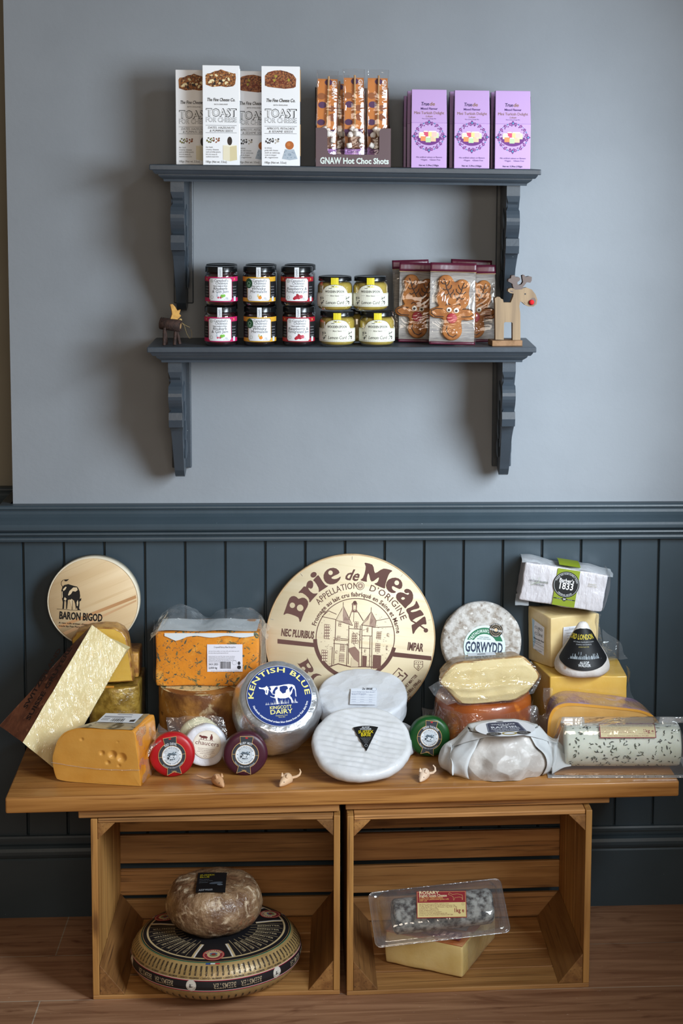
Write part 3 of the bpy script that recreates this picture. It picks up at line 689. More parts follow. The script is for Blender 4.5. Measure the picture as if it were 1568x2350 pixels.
# ------------------------------------------------------------------ jars on the lower shelf
lidm = mat('black jar lid', '101214', .22, spec=.6); glassm = film('jar glass', .06, .75, bsc=8, bst=.02, rough=.03, blend=.3)
def cyl_map(R, z0): return lambda x, y, z: ((R+z)*sin(x/R), y+z0, (R+z)*cos(x/R))     # front of a cylinder about y
TOY = Matrix(((1, 0, 0, 0), (0, 0, 1, 0), (0, -1, 0, 0), (0, 0, 0, 1)))               # lathe axis z -> y (up)
def jam_jar(origin, R, h, c1, dark, name1, name2, fruit, label, bare=False):
    t = thing('jam_jar', label, 'jar', origin, frame(facing(random.uniform(-.02, .03))), 'chutney jam jars on the lower shelf')
    zl_ = h*.80
    b = MB(); b.lathe([(0, 0), (R*.86, 0), (R*.97, .003), (R, .008), (R, h*.755), (R*.97, h*.785), (R*.9, h*.80), (R*.9, h*.90)], 40, xf=TOY); b.build('glass', glassm, t)
    b = MB(); b.lathe([(0, .002), (R*.84, .002), (R*.95, .005), (R*.975, .01), (R*.975, h*.74), (R*.9, h*.775), (R*.87, h*.80), (R*.87, h*.855), (0, h*.856)], 32, xf=TOY); b.build('jam', mat('jam '+dark, dark, .35, spec=.6), t)
    b = MB(); b.lathe([(R*.885, h*.845), (R*.99, h*.845), (R*1.0, h*.855), (R*.985, h*.872), (R*.985, h*.965), (R*.95, h*.985), (R*.88, h*.99), (R*.86, h*.975), (0, h*.975)], 40, xf=TOY); b.build('lid', lidm, t)
    if bare: return t
    k = Ink(); y0, y1 = h*.115, h*.735; hw = R*1.9
    k.rect(-hw, y0, hw, y1, '17171a', 0, 40)
    for a, c in ((y0, y0+h*.095), (y1-h*.115, y1)): k.rect(-hw, a, hw, c, c1, 1, 40)
    pw = R*.73; p0, p1 = y0+h*.025, y1-h*.035; ch = R*.07
    for e, c, l in ((R*.045, c1, 2), (R*.02, '1b1b1e', 3), (0, 'e3e5ea', 4)):
        k.rect(-pw-e+ch, p0-e, pw+e-ch, p1+e, c, l, 14); k.rect(-pw-e, p0-e+ch, pw+e, p1+e-ch, c, l, 14)
    ph = p1-p0; s = R/.0345
    k.text('Campbell’s', .002*s, p1-ph*.15, .0052*s, '2a2a2e', 5, w_=.030*s, it=.1); k.text('Chutneys', .003*s, p1-ph*.265, .0052*s, '2a2a2e', 5, w_=.026*s, it=.1)
    k.text('Hand made in Kent', 0, p1-ph*.365, .0028*s, '2a2a2e', 5, w_=.030*s, wt='b')
    k.text(name1, 0, p1-ph*.51, .0058*s, '222226', 5, w_=.044*s if len(name1) > 8 else .030*s, it=.1); k.text(name2, 0, p1-ph*.64, .0056*s, '222226', 5, w_=.046*s if len(name2) > 11 else .036*s, it=.1)
    k.ring(-pw*.72, p1-ph*.12, .0026*s, .0031*s, '4a6a58', 5, n=16); k.ring(-pw*.72, p0+ph*.16, .0030*s, .0034*s, '4a7a60', 5, n=16); k.text('h', -pw*.72, p1-ph*.15, .0030*s, '4a6a58', 5)
    for (x, y, r_, c) in fruit: k.disc(x*s, p0+ph*.15+y*s, r_*s, c, 6, 14)
    k.text('200g', pw*.55, p0+ph*.11, .0020*s, '55555a', 5); k.text('e 7.05oz', pw*.55, p0+ph*.05, .0020*s, '55555a', 5, w_=.012*s)
    for x in (-1, 1):
        k.text('n', x*pw*1.34, y1-h*.085, .006*s, 'd9b45a', 3, wt='b')
        for j in range(4): k.text('handmade', x*pw*1.36, y0+h*.36-j*.0058, .0026*s, '9a9aa0', 2, w_=.012*s)
    k.rect(pw*1.22, y0+.001, pw*1.5, y0+h*.13, 'cdd3e2', 4, 3)
    if c1 == 'd8a22a': k.disc(-pw*.86, y1-h*.16, .0085*s, '1d4a2c', 6, 24, ry=.0105*s); k.ring(-pw*.86, y1-h*.16, .0032*s, .004*s, 'a5cbb0', 7, n=18); k.text('vegan', -pw*.86, y1-h*.24, .003*s, 'a5cbb0', 7, w_=.009*s)
    k.build('label', t, cyl_map(R*1.004, 0))
    k = Ink(); k.rect(-.0048*s, h*.725, .0048*s, h*.975, 'd9dde2', 2, 2); k.text('Campbell’s', .0016*s, h*.74, .0040*s, '4a4a50', 3, al='l', w_=h*.2, rot=pi/2)
    k.rect(-.0048*s, h*.975, .0048*s, h*.978, 'd9dde2', 2, 2)
    k.build('seal_strip', t, cyl_map(R*1.002, 0))
    return t
fr = {'r': [(-.004, 0, .0022, 'c44a66'), (.001, 0, .0022, 'b53a5a'), (.004, .003, .0036, '6fae3a'), (.008, .004, .003, '7cba44'), (-.006, .006, .0016, 'b9c8d4'), (-.006, .003, .0020, 'b9c8d4'), (-.006, .0095, .0010, '8899a8')],
      'w': [(.003, 0, .0038, 'e08a28'), (.004, .004, .0012, '5d8a32'), (-.001, .006, .0014, 'd8c070'), (-.001, .003, .0018, 'd8c070')],
      'p': [(-.002, 0, .0038, 'b01c34'), (.004, .001, .0046, 'a0142c'), (.009, .002, .0040, 'c05060'), (.0015, .005, .003, '941428'), (-.005, -.002, .003, '9a1428'), (.001, .0075, .0012, '5d8a32')]}
kinds = {'r': ('c41f60', '2a0c10', 'Rhubarb', '& Gin Jam', 'pink'), 'w': ('d8a22a', '1d0e08', 'Whisky', 'Marmalade', 'yellow'), 'p': ('a3182a', '210a0e', 'Raspberry &', 'Pomegranate Jam', 'red')}
JY = -.155
def jar_at(u, y, lift=0): p = at(u, 790, y); return V((p.x, y, zl(p.x)+lift))
JH = at(510, 701, JY-.034).z-at(510, 792, JY-.034).z+.0005
JR = (at(546, 740, JY).x-at(472, 740, JY).x)/2
for kd, ub, ut in (('r', 507, 509), ('w', 597, 595.5), ('p', 686, 682)):
    c1, dk, n1, n2, cn = kinds[kd]
    for lv, u in ((0, ub), (1, ut)):
        jam_jar(jar_at(u, JY, lv*(JH+.0004)), JR, JH, c1, dk, n1, n2, fr[kd], '%s labelled %s jar, %s' % (cn, (n1+' '+n2).replace('&', 'and').replace('and and', 'and').lower(), 'bottom of its stack of two' if lv == 0 else 'top of its stack of two'))
    for lv in (0, 1):
        jam_jar(jar_at(ub+3, JY+.0725, lv*(JH+.0004)), JR, JH, c1, dk, n1, n2, fr[kd], '%s black lidded jar in the row behind the %s labelled stack' % ('lower' if lv == 0 else 'upper', cn), True)
curd = mat('lemon curd', 'b7a24c', .4, col2='a8923e', sc=40, spec=.5)
def curd_jar(origin, R, h, label, bare=False):
    t = thing('curd_jar', label, 'jar', origin, frame(facing(random.uniform(-.03, .04))), 'lemon curd jars on the lower shelf')
    b = MB(); b.lathe([(0, 0), (R*.84, 0), (R*.96, .004), (R, .012), (R, h*.70), (R*.96, h*.77), (R*.87, h*.825), (R*.85, h*.88)], 40, xf=TOY); b.build('glass', glassm, t)
    b = MB(); b.lathe([(0, .003), (R*.82, .003), (R*.94, .007), (R*.975, .013), (R*.975, h*.69), (R*.93, h*.76), (R*.84, h*.81), (0, h*.83)], 32, xf=TOY); b.build('lemon_curd', curd, t)
    b = MB(); b.lathe([(R*.84, h*.855), (R*.94, h*.855), (R*.955, h*.865), (R*.94, h*.885), (R*.94, h*.965), (R*.90, h*.99), (R*.84, h*.995), (R*.82, h*.985), (0, h*.985)], 40, xf=TOY); b.build('lid', lidm, t)
    if bare: return t
    k = Ink(); hw = R*1.5; y0, y1 = h*.14, h*.52; s = R/.036; pw = R*.80
    def outline(e):
        return [(-pw-e, y1), (-pw-e+.002, y1+.003*s+e), (-pw*.86, y1+.007*s+e)]+[(pw*.80*cos(pi-pi*i/12), y1+.007*s+e+.0105*s*sin(pi*i/12)) for i in range(1, 12)]+[(pw*.86, y1+.007*s+e), (pw+e-.002, y1+.003*s+e), (pw+e, y1)]
    k.rect(-hw, y0, hw, y1, 'dcdccd', 1, 24)
    for e, c, l in ((.0006, '55585a', 1), (0, 'dcdccd', 2)):
        pts = outline(e); k.add(pts+[(x, y1) for x, _ in pts], [(i+1, i, i+len(pts), i+len(pts)+1) for i in range(len(pts)-1)], c, l)
    k.line([(-hw+hw*2*i/24, y0+.002) for i in range(25)], .0005, '55585a', 3); k.line([(-hw+hw*2*i/24, y1-.0015) for i in range(25) if abs(-hw+hw*2*i/24) > pw], .0004, '55585a', 3)
    k.text('THE', -.004*s, y1+.0125*s, .0018*s, '3a3a3a', 3); k.disc(-.009*s, y1+.0105*s, .004*s, '3a3a3a', 3, 14, ry=.0006); k.line([(-.006*s, y1+.0105*s), (.010*s, y1+.0085*s)], .0005, '3a3a3a', 3)
    k.text('WOODEN SPOON', 0, y1+.0015*s, .0046*s, '2e2e30', 3, w_=.040*s, wt='b'); k.text('Bitter Sweet', 0, y1-.006*s, .0030*s, '44444a', 3, w_=.018*s, it=.2)
    for x in (-1, 1): k.line([(x*.011*s, y1-.0045*s), (x*.019*s, y1-.0045*s)], .0003, '44444a', 3)
    k.text('Lemon Curd', 0, y0+.0055*s, .0066*s, '1e1e22', 3, w_=.038*s, it=.22)
    r = random.Random(5)
    for x in (-1, 1):
        for i in range(16): k.disc(x*(.0285+r.uniform(-.0045, .0045))*s, y0+.012*s+r.uniform(-.007, .008)*s, .0016*s, '3a3c3e' if i % 3 else 'a8aaa0', 3+i % 2, 8, ry=.0010*s, rot=r.random()*3)
    k.build('label', t, cyl_map(R*1.004, 0))
    k = Ink(); k.rect(-.0078*s, h*.70, .0078*s, h*.965, 'd2c21e', 3, 3)
    for (x, y) in ((.002, .80), (-.003, .77), (.001, .90), (-.004, .86)): k.ring(x*s, h*y, .0026*s, .0032*s, '33301a', 4, n=14)
    for i in range(5): k.line([(-.007*s, h*(.71+.04*i)), (-.002*s, h*(.73+.04*i))], .0006, '33301a', 4)
    k.build('seal_strip', t, lambda x, y, z: (x, y, sqrt(max((R*(1.005 if y < h*.74 else 1.005-.055*min(1, (y/h-.74)/.1)))**2-x*x, 0))+z))
    return t
CY = -.158
CR_ = (at(815, 740, CY).x-at(733, 740, CY).x)/2; CH = at(770, 711, CY-.034).z-at(770, 790, CY-.034).z+.001
for u, lv, lb in ((774, 0, 'lemon curd jar at lower left of its block of four'), (865, 0, 'lemon curd jar at lower right of its block of four'), (769, 1, 'lemon curd jar at upper left of its block of four'), (850, 1, 'lemon curd jar at upper right of its block of four')):
    curd_jar(jar_at(u, CY, lv*(CH+.0004)), CR_*(1 if lv == 0 else .98), CH, lb)
for u, lb in ((819, 'lemon curd jar standing behind, seen in the gap of the lower pair'), ):
    curd_jar(jar_at(u, CY+.074), CR_, CH, lb, True)

# ------------------------------------------------------------------ gingerbread reindeer biscuits in packets
ginger = mat('gingerbread', 'a5672c', .75, col2='8c5220', sc=60, bump=.5, bsc=900, bd=.0008, extra=[('6f3d14', 380, .66, .72, 0)])
icing = mat('dark icing', '2c1712', .5); eyew = mat('icing eye', 'e6e0d4', .4); nosem = mat('red icing nose', '9e2430', .55); burg = mat('burgundy foil', '4a1428', .35, bump=.2, bsc=60); backm = mat('printed packet back', '98928b', .5, col2='7f7a78', sc=420, stretch=(.10, 1, 1), lo=.45, hi=.58)
packf = film('crinkled packet', .035, .50, bsc=16, bst=.55, rough=.07)
def union_r(ells, c, n):
    pts = []
    for i in range(n):
        a = 2*pi*i/n; d = (cos(a), sin(a)); best = .001
        for (ex, ey, rx, ry) in ells:
            ox, oy = (c[0]-ex)/rx, (c[1]-ey)/ry; dx, dy = d[0]/rx, d[1]/ry
            A = dx*dx+dy*dy; B = ox*dx+oy*dy; Cc = ox*ox+oy*oy-1; D = B*B-A*Cc
            if D >= 0:
                t = (-B+sqrt(D))/A
                if t > best: best = t
        pts.append(best)
    return [(c[0]+r*cos(2*pi*i/n), c[1]+r*sin(2*pi*i/n)) for i, r in enumerate(pts)]
def smooth_poly(p, k=2):
    for _ in range(k): p = [((p[i-1][0]+2*p[i][0]+p[(i+1) % len(p)][0])/4, (p[i-1][1]+2*p[i][1]+p[(i+1) % len(p)][1])/4) for i in range(len(p))]
    return p
def puff(b, poly, z0, th, r, c, mi=0):
    rows = [(1-0*r, z0)]+[(-r*(1-cos(a)), z0+th-r+r*sin(a)) for a in (0, pi/6, pi/3, pi/2)]
    vs = []; n = len(poly)
    def ins(k):
        out = []
        for i in range(n):
            p, q = V(poly[i-1]), V(poly[(i+1) % n]); t = (q-p).normalized(); nn = V((t.y, -t.x)); out.append((poly[i][0]+nn.x*k, poly[i][1]+nn.y*k))
        return out
    for kk, z in [(0, z0)]+[(-r*(1-cos(a)), z0+th-r+r*sin(a)) for a in (0, pi/6, pi/3, pi/2)]: vs += [(x, y, z) for x, y in ins(kk)]
    rows = 5; fs = [(j*n+i, j*n+(i+1) % n, (j+1)*n+(i+1) % n, (j+1)*n+i) for j in range(rows-1) for i in range(n)]
    vs.append((c[0], c[1], z0+th+.0004)); k = len(vs)-1
    fs += [((rows-1)*n+i, (rows-1)*n+(i+1) % n, k) for i in range(n)]
    fs.append(list(range(n))[::-1]); b.add(vs, fs, mi, True)
ck = smooth_poly(union_r([(-.0175, .058, .0205, .021), (.022, .049, .0195, .020), (0, .022, .041, .034), (-.036, -.013, .022, .0135), (.036, -.018, .022, .0135), (0, -.012, .03, .03), (-.001, -.054, .0255, .0265)], (0, 0), 96), 1)
def packet(origin, yaw, tilt, roll, w, h, label, seed, full=True):
    R = frame(facing(yaw, tilt), roll); t = thing('biscuit_packet', label, 'biscuits', origin, R, 'gingerbread reindeer packets')
    s = h/.178; b = MB(); cc = (0, h*.455)
    if full:
        s *= .90; P = [(x*s, y*s+cc[1]) for x, y in ck]; puff(b, P, -.0085, .0085, .0035, cc); c_ = b.build('biscuit', ginger, t)
        k = MB()
        def ln(pts, r=.0011): k.tube([(x*s, y*s+cc[1], .0006) for x, y in pts], r*s, 6)
        for sx, ox, oy in ((-1, -.017, .053), (1, .021, .044)):
            def q(x, y): return (ox+x*sx*-1 if sx < 0 else ox+x, oy+y)
            base = [( .011 if sx < 0 else -.017, -.027)]
            m_ = [(ox-.004*-sx, oy+.012), (ox, oy-.004), (ox-sx*.007, oy-.018), (ox-sx*.013, oy-.030)]
            ln([(ox+sx*.006, oy+.016), (ox+sx*.001, oy+.004)]+m_[1:])
            ln([(ox+sx*.013, oy+.010), (ox+sx*.009, oy+.004), (ox+sx*.001, oy+.003)]); ln([(ox-sx*.008, oy+.011), (ox-sx*.006, oy+.004), (ox, oy-.003)])
            ln([(ox+sx*.010, oy-.006), (ox+sx*.005, oy-.011), (ox-sx*.003, oy-.010)]); ln([(ox-sx*.013, oy+.001), (ox-sx*.012, oy-.006), (ox-sx*.004, oy-.012)])
            ln([(ox+sx*.006, oy-.021), (ox, oy-.024), (ox-sx*.007, oy-.019)]); ln([(ox-sx*.018, oy-.010), (ox-sx*.017, oy-.016), (ox-sx*.010, oy-.023)])
            ln([(sx*.018+.001, .005), (sx*.013+.001, .0095), (sx*.007+.001, .006)])
            ln([(sx*.024, -.004), (sx*.040, -.003), (sx*.052, -.009), (sx*.052, -.015), (sx*.042, -.022), (sx*.022, -.023)])
        ln([(-.013, -.045), (-.015, -.056), (-.008, -.068), (.002, -.072), (.010, -.066)])
        k.build('icing', icing, c_)
        for ex, ey in ((-.0095, -.006), (.0085, -.0075)):
            k = MB(); k.sphere((ex*s, ey*s+cc[1], .0008), (.0067*s, .0063*s, .0016), 14); e_ = k.build('eye', eyew, c_)
            k = MB(); k.sphere((ex*s, (ey-.0008)*s+cc[1], .0022), (.0033*s, .0033*s, .0008), 10); k.build('pupil', icing, e_)
        k = MB(); k.lathe([(.0125*s, 0), (.0125*s, .0018), (.0115*s, .0026), (0, .0027)], 24, xf=Matrix.Translation((-.002*s, -.0265*s+cc[1], 0))); k.build('nose', nosem, c_)
    hw = w/2
    b = MB(); b.box((-hw+.001, .004, -.0105), (hw-.001, h-.018, -.0098)); b.build('backing_card', backm, t)
    def seal(z): return z
    b = MB(); b.surf(lambda u, v: (-hw+2*hw*u, h-.019+.019*v, .0004*sin(70*u+seed)+(-.006+.002*sin(6*u+seed))*1.0), 20, 3); o = b.build('seal_top', burg, t, solid=.0006)
    k = Ink(); k.rect(-hw, h-.0195, hw, h-.0185, 'a58a5a', 1, 20); k.build('gold_line', o, lambda x, y, z: (x, y, -.0045+z+.002*sin(6*(x+hw)/w+seed)))
    b = MB(); b.surf(lambda u, v: (-hw+2*hw*u, .006*v, -.004+.001*sin(9*u+seed)), 20, 2); b.build('seal_bottom', burg, t, solid=.0006)
    def sur(u, v):
        a = 2*pi*u; e = min(1, min(1-v, v)*9); x = hw*max(-1, min(1, 1.25*cos(a))); z = -.003+.0115*e*max(-1, min(1, 1.6*sin(a)))
        return V((x, .004+v*(h-.022), z))
    b = MB(); b.surf(sur, 40, 30, closed_u=True); b.jitter(.0035, 26, seed); b.build('wrapper', packf, t)
    return t
def pk(u0, u1, vt, vb, y, yaw, tilt, roll, lb, seed, full=True):
    o, w_, h_ = box_front(u0, u1, vt, vb, y, zl); packet(o+V((0, 0, .0016+abs(sin(roll))*w_/2)), yaw, tilt, roll, w_, h_/cos(tilt), lb, seed, full)
pk(985, 1091, 607, 785, -.172, .03, .10, .02, 'gingerbread reindeer packet in front, standing over the two packets beside it', 1)
pk(914, 1003, 606, 782, -.120, -.02, .09, .015, 'gingerbread reindeer packet on the left, next to the lemon curd jars', 2)
pk(1045, 1140, 611, 782, -.115, .02, .09, -.01, 'gingerbread reindeer packet on the right, its biscuit half covered by the front one', 3)
pk(906, 990, 600, 780, -.072, .06, .06, -.03, 'burgundy topped biscuit packet behind the left gingerbread packet', 4, False)
pk(1028, 1122, 600, 780, -.062, -.04, .06, .035, 'burgundy topped biscuit packet behind the right gingerbread packet', 5, False)

# ------------------------------------------------------------------ two wooden reindeer
deerw = wood('pale deer wood', '8f7656', '765f44', 1, 1.0, .6, bump=.1); deerb = mat('deer base board', '8a6746', .7, col2='74522f', sc=60); antl = mat('dark antler stain', '5a4a44', .6)
P0 = at(1168, 789, -.165)
def dz(u, v): q = at(u, v, -.165); return (q.x-P0.x, q.z-P0.z)
t = thing('reindeer_figure', 'flat cut wooden reindeer with red nose at the right end of the lower shelf', 'ornament', (P0.x, -.165, zl(P0.x)), frame(facing(.13)))
def zd(x, y): return (880+x/4.126, 580+y/4.126)
def dp_(pts): return smooth_poly([dz(*zd(x, y)) for x, y in pts], 1)
b = MB(); L = .075
c0, c1_, z1_ = dz(1126.5, 785)[0], dz(1197, 790)[0], .0115
b.box((c0, 0, -.030), (c1_, z1_, .012)); b.build('base', deerb, t, bevel=.0008)
body = [(1058, 805), (1056, 470), (1052, 415), (1075, 400), (1100, 402), (1112, 418), (1130, 425), (1137, 455), (1206, 455), (1228, 400), (1234, 372), (1200, 366), (1178, 348), (1182, 328), (1205, 318), (1235, 322), (1250, 335), (1320, 322), (1360, 315), (1410, 335), (1445, 380), (1463, 430), (1455, 475), (1425, 497), (1380, 496), (1345, 480), (1318, 455), (1298, 445), (1288, 490), (1298, 560), (1300, 815), (1224, 815), (1224, 650), (1215, 643), (1150, 640), (1140, 650), (1138, 808)]
pts = [dz(*zd(x, y)) for x, y in body]; zs = .0113
pts = [(x, max(y, zs)) for x, y in pts]
b = MB(); b.prism(pts, -.010, .002); bo = b.build('body', deerw, t, bevel=.001)
an = [(1247, 335), (1228, 310), (1222, 278), (1180, 255), (1185, 232), (1208, 225), (1212, 200), (1240, 197), (1255, 215), (1285, 215), (1298, 232), (1290, 250), (1270, 262), (1272, 285), (1288, 292), (1310, 285), (1325, 262), (1318, 225), (1315, 200), (1335, 195), (1350, 215), (1385, 208), (1410, 215), (1408, 250), (1395, 270), (1360, 265), (1345, 285), (1322, 312), (1318, 332)]
b = MB(); b.prism([dz(*zd(x, y)) for x, y in an], -.0098, .0022); b.build('antlers', antl, bo, bevel=.0008)
k = Ink()
k.poly(dp_([(1395, 490), (1375, 470), (1385, 435), (1410, 410), (1442, 400), (1456, 440), (1448, 475), (1425, 492)]), '5a4a44'); k.poly(dp_([(1188, 345), (1205, 338), (1232, 345), (1234, 362), (1215, 362)]), '5a4a44'); k.disc(*dz(*zd(1345, 376)), .0018, '2a2220', 2, 12)
k.line([dz(*zd(x, y)) for x, y in ((1335, 452), (1342, 463), (1352, 465))], .0006, '4a3a34'); k.build('painted_face', bo, base=.0022)
b = MB(); q = dz(*zd(1404, 455)); b.sphere((q[0], q[1], .005), .0058, 14); b.build('nose', mat('red pompom', 'd01820', .9, bump=.6, bsc=900), bo)
# little log reindeer with a leaf head
bark = mat('dark bark', '3f2a22', .8, col2='2a1a15', sc=120, bump=.6, bsc=400); cutw = mat('cut wood end', 'b89468', .7, col2='a07c50', sc=80); leafm = mat('yellow wood leaf', 'c28f32', .6, col2='a8761f', sc=60); twine = mat('thin twine', '9c8558', .8)
p = at(392, 790, -.15)
t = thing('reindeer_figure', 'small bark log reindeer with yellow star head at the lower shelf left end', 'ornament', (p.x, -.15, zl(p.x)), frame(facing(.35)))
b = MB(); ax = V((.85, -.12, .5)).normalized(); c = V((0, .042, 0)); M_ = Matrix.Translation(c) @ ax.to_track_quat('Z', 'Y').to_matrix().to_4x4()
b.lathe([(0, -.022), (.0115, -.022), (.0125, -.021), (.0125, .021), (.0118, .0218)], 20, xf=M_); bo = b.build('body', bark, t)
b = MB(); b.lathe([(0.0117, .0217), (0, .0219)], 20, xf=M_); b.build('cut_end', cutw, bo)
for (tx, tz, bx, bz) in ((-.014, .004, -.017, .010), (-.010, -.007, -.006, -.012), (.010, .004, .004, .014), (.014, -.008, .021, -.006)):
    b = MB(); b.tube([(tx, .036, tz), (bx, .0002, bz)], [.0032, .0035], 8); b.build('leg', bark, t)
b = MB(); b.tube([(-.016, .050, -.004), (-.0175, .058, -.005)], .001, 6); b.build('tail', bark, t)
st = [(-.010, .050), (.006, .047), (.008, .054), (.014, .060), (.010, .064), (.013, .073), (.006, .071), (.0015, .079), (-.004, .085), (-.009, .084), (-.006, .072), (-.005, .064)]
b = MB(); b.prism([(x+.008, y) for x, y in st], -.004, .003); b.build('star_head', leafm, t, bevel=.0006)
b = MB(); b.sphere((.019, .052, .008), .0033, 10); b.sphere((.015, .050, .009), .0028, 10); b.build('bells', mat('pale bell', 'b89c68', .4), t)
b = MB(); b.tube([(.016, .052, .006), (.028, .040, .004), (.034, .022, .002), (.040, .012, 0), (.046, .013, -.004), (.047, .024, -.006), (.044, .030, -.004)], .0004, 5); b.tube([(.016, .050, .006), (.030, .040, .010), (.038, .036, .012)], .0004, 5); b.build('twine', twine, t)

# ------------------------------------------------------------------ cheeses on the bench
def onface(t, u, v, z=0):          # where the sight line of a photo point meets a thing's own face plane
    M_ = t.matrix_world; n = (M_.to_3x3() @ V((0, 0, 1))).normalized(); o = M_ @ V((0, 0, z))
    d = ray(u, v); p = CAM+d*((o-CAM).dot(n)/d.dot(n)); q = M_.inverted() @ p
    return (q.x, q.y)
def face_pts(t, pts, z=0): return [onface(t, u, v, z) for u, v in pts]
wrapc = film('cling film', .03, .40, bsc=55, bst=1.0, rough=.10, haze=.03)
bagc = film('loose vacuum bag', .07, .55, bsc=28, bst=.9, rough=.08, haze=.06, blend=.4)
trayc = film('clear plastic tray', .08, .70, bsc=12, bst=.25, rough=.05, haze=.05, blend=.35)
paste = lambda name, c, c2, wrap=None, coat=.0, **k: mat(name, c, .5, col2=c2, sc=22, lo=.3, hi=.7, bump=.15, bsc=120, sss=.12, coat=coat, wrap=wrap, **k)

def extrude_cheese(b, poly, z0, z1, nz=6, round_=.004, caps=(True, True), mi=0, n_sub=4):
    # side wall of a slab, outline subdivided, edges slightly rounded; caps optional
    pts = []
    for i in range(len(poly)):
        a, c = poly[i], poly[(i+1) % len(poly)]
        for k in range(n_sub): pts.append((a[0]+(c[0]-a[0])*k/n_sub, a[1]+(c[1]-a[1])*k/n_sub))
    n = len(pts); cx = sum(p[0] for p in pts)/n; cy = sum(p[1] for p in pts)/n
    def ring(k, z):
        out = []
        for i in range(n):
            p, q = V(pts[i-1]), V(pts[(i+1) % n]); t = (q-p).normalized(); out.append((pts[i][0]-t.y*k, pts[i][1]+t.x*k, z))
        return out
    area_ = sum(pts[i][0]*pts[(i+1) % n][1]-pts[(i+1) % n][0]*pts[i][1] for i in range(n)); sg = 1 if area_ > 0 else -1
    rows = [(round_, z0), (round_*.3, z0+round_*.3), (0, z0+round_)]+[(0, z0+round_+(z1-z0-2*round_)*j/nz) for j in range(1, nz)]+[(0, z1-round_), (round_*.3, z1-round_*.3), (round_, z1)]
    vs = []
    for k, z in rows: vs += ring(k*sg, z)
    m_ = len(rows); fs = [(j*n+i, j*n+(i+1) % n, (j+1)*n+(i+1) % n, (j+1)*n+i) if sg > 0 else (j*n+(i+1) % n, j*n+i, (j+1)*n+i, (j+1)*n+(i+1) % n) for j in range(m_-1) for i in range(n)]
    b.add(vs, fs, mi, True)
    for cap, j in ((caps[0], 0), (caps[1], m_-1)):
        if cap:
            vv = vs[j*n:(j+1)*n]; tri = geometry.tessellate_polygon([[V(p) for p in vv]])
            out = []
            for t in tri:
                a, bb, c = [V(vv[i]) for i in t]; up = (bb-a).cross(c-a).z > 0
                out.append(list(t) if up == (j > 0) else list(t)[::-1])
            b.add(vv, out, mi, False)
    return vs[-n:]
def cap_mesh(pts3): # flat n-gon fan facing +z
    b = MB(); tri = geometry.tessellate_polygon([[V(p) for p in pts3]]); out = []
    for t in tri:
        a, bb, c = [V(pts3[i]) for i in t]; out.append(list(t) if (bb-a).cross(c-a).z > 0 else list(t)[::-1])
    b.add(pts3, out); return b
def drum(R, T, r=.006, n=64, flat_r=None):   # wheel profile, face at z=0, rounded rims
    k = [(r*(1-cos(a)), -r*(1-sin(a))) for a in (pi/2, pi/3, pi/6, 0)]
    return [(0, -T), (R*.5, -T), (R-r, -T)]+[(R-d, -T-z) for d, z in k[1:]]+[(R, -r-(T-2*r)*q) for q in (.75, .5, .25) if T > 2.2*r]+[(R-d, z) for d, z in k[::-1][:-1]]+[(R-r, 0), (R*.75, 0), (R*.5, 0), (R*.25, 0), (0, 0)]

def chaikin(p, keep=(), k=2):     # rounds an outline except at the kept corners
    pts = [(q, i in keep) for i, q in enumerate(p)]
    for _ in range(k):
        out = []
        for i, (q, kp) in enumerate(pts):
            a, c = pts[i-1][0], pts[(i+1) % len(pts)][0]
            if kp: out.append((q, True))
            else: out += [((q[0]*.75+a[0]*.25, q[1]*.75+a[1]*.25), False), ((q[0]*.75+c[0]*.25, q[1]*.75+c[1]*.25), False)]
        pts = out
    return [q for q, _ in pts]
def face_grid(b, poly, nx, ny, fz):      # upright cut face filling an outline, as a fine grid that can carry hollows
    xs = [p[0] for p in poly]; x0, x1 = min(xs)+1e-5, max(xs)-1e-5
    def span(x):
        ys = []
        for i in range(len(poly)):
            (xa, ya), (xb, yb) = poly[i-1], poly[i]
            if (xa-x)*(xb-x) <= 0 and abs(xa-xb) > 1e-9: ys.append(ya+(yb-ya)*(x-xa)/(xb-xa))
        return (min(ys), max(ys)) if ys else (0, 0)
    vs = []
    for i in range(nx+1):
        x = x0+(x1-x0)*(.5-.5*cos(pi*i/nx)); lo, hi = span(x)
        for j in range(ny+1):
            y = lo+(hi-lo)*j/ny; e = min(1, 6*min(i/nx, 1-i/nx, j/ny, 1-j/ny)); vs.append((x, -fz(x, y)*e, y))
    return b.add(vs, [(i*(ny+1)+j, (i+1)*(ny+1)+j, (i+1)*(ny+1)+j+1, i*(ny+1)+j+1) for i in range(nx) for j in range(ny)], 0, True)

# --- round wooden box, left
lw = wood('lime wood lid', 'dcc29a', 'd0b287', 0, .35, .55, c3='c6a578', bump=.05); band = wood('pale wood band', 'e2d8c2', 'd4c8b0', 0, .5, .55, bump=.05)
fc = at(213.5, 1382, -.062); R_ = 104.5*mpp(fc)
t = thing('wooden_cheese_box', 'round pale wooden box printed with a black cow, leaning behind the tall dark rinded wedge', 'box', fc, frame(facing(-.03, .02), rad(-24)))
b = MB(); b.lathe([(0, -.034), (R_, -.034), (R_, -.0012), (R_-.0025, -.0008), (R_-.0028, -.0016)], 72); b.build('band', band, t)
b = MB(); b.lathe([(R_-.003, -.0016), (R_-.0034, -.0006), (R_-.004, 0), (0, 0)], 72); lid = b.build('lid', lw, t)
k = Ink()
st = [face_pts(t, q) for q in ([(108, 1452), (322, 1364), (322, 1372), (112, 1461)], [(130, 1466), (318, 1376), (316, 1380), (140, 1470)])]
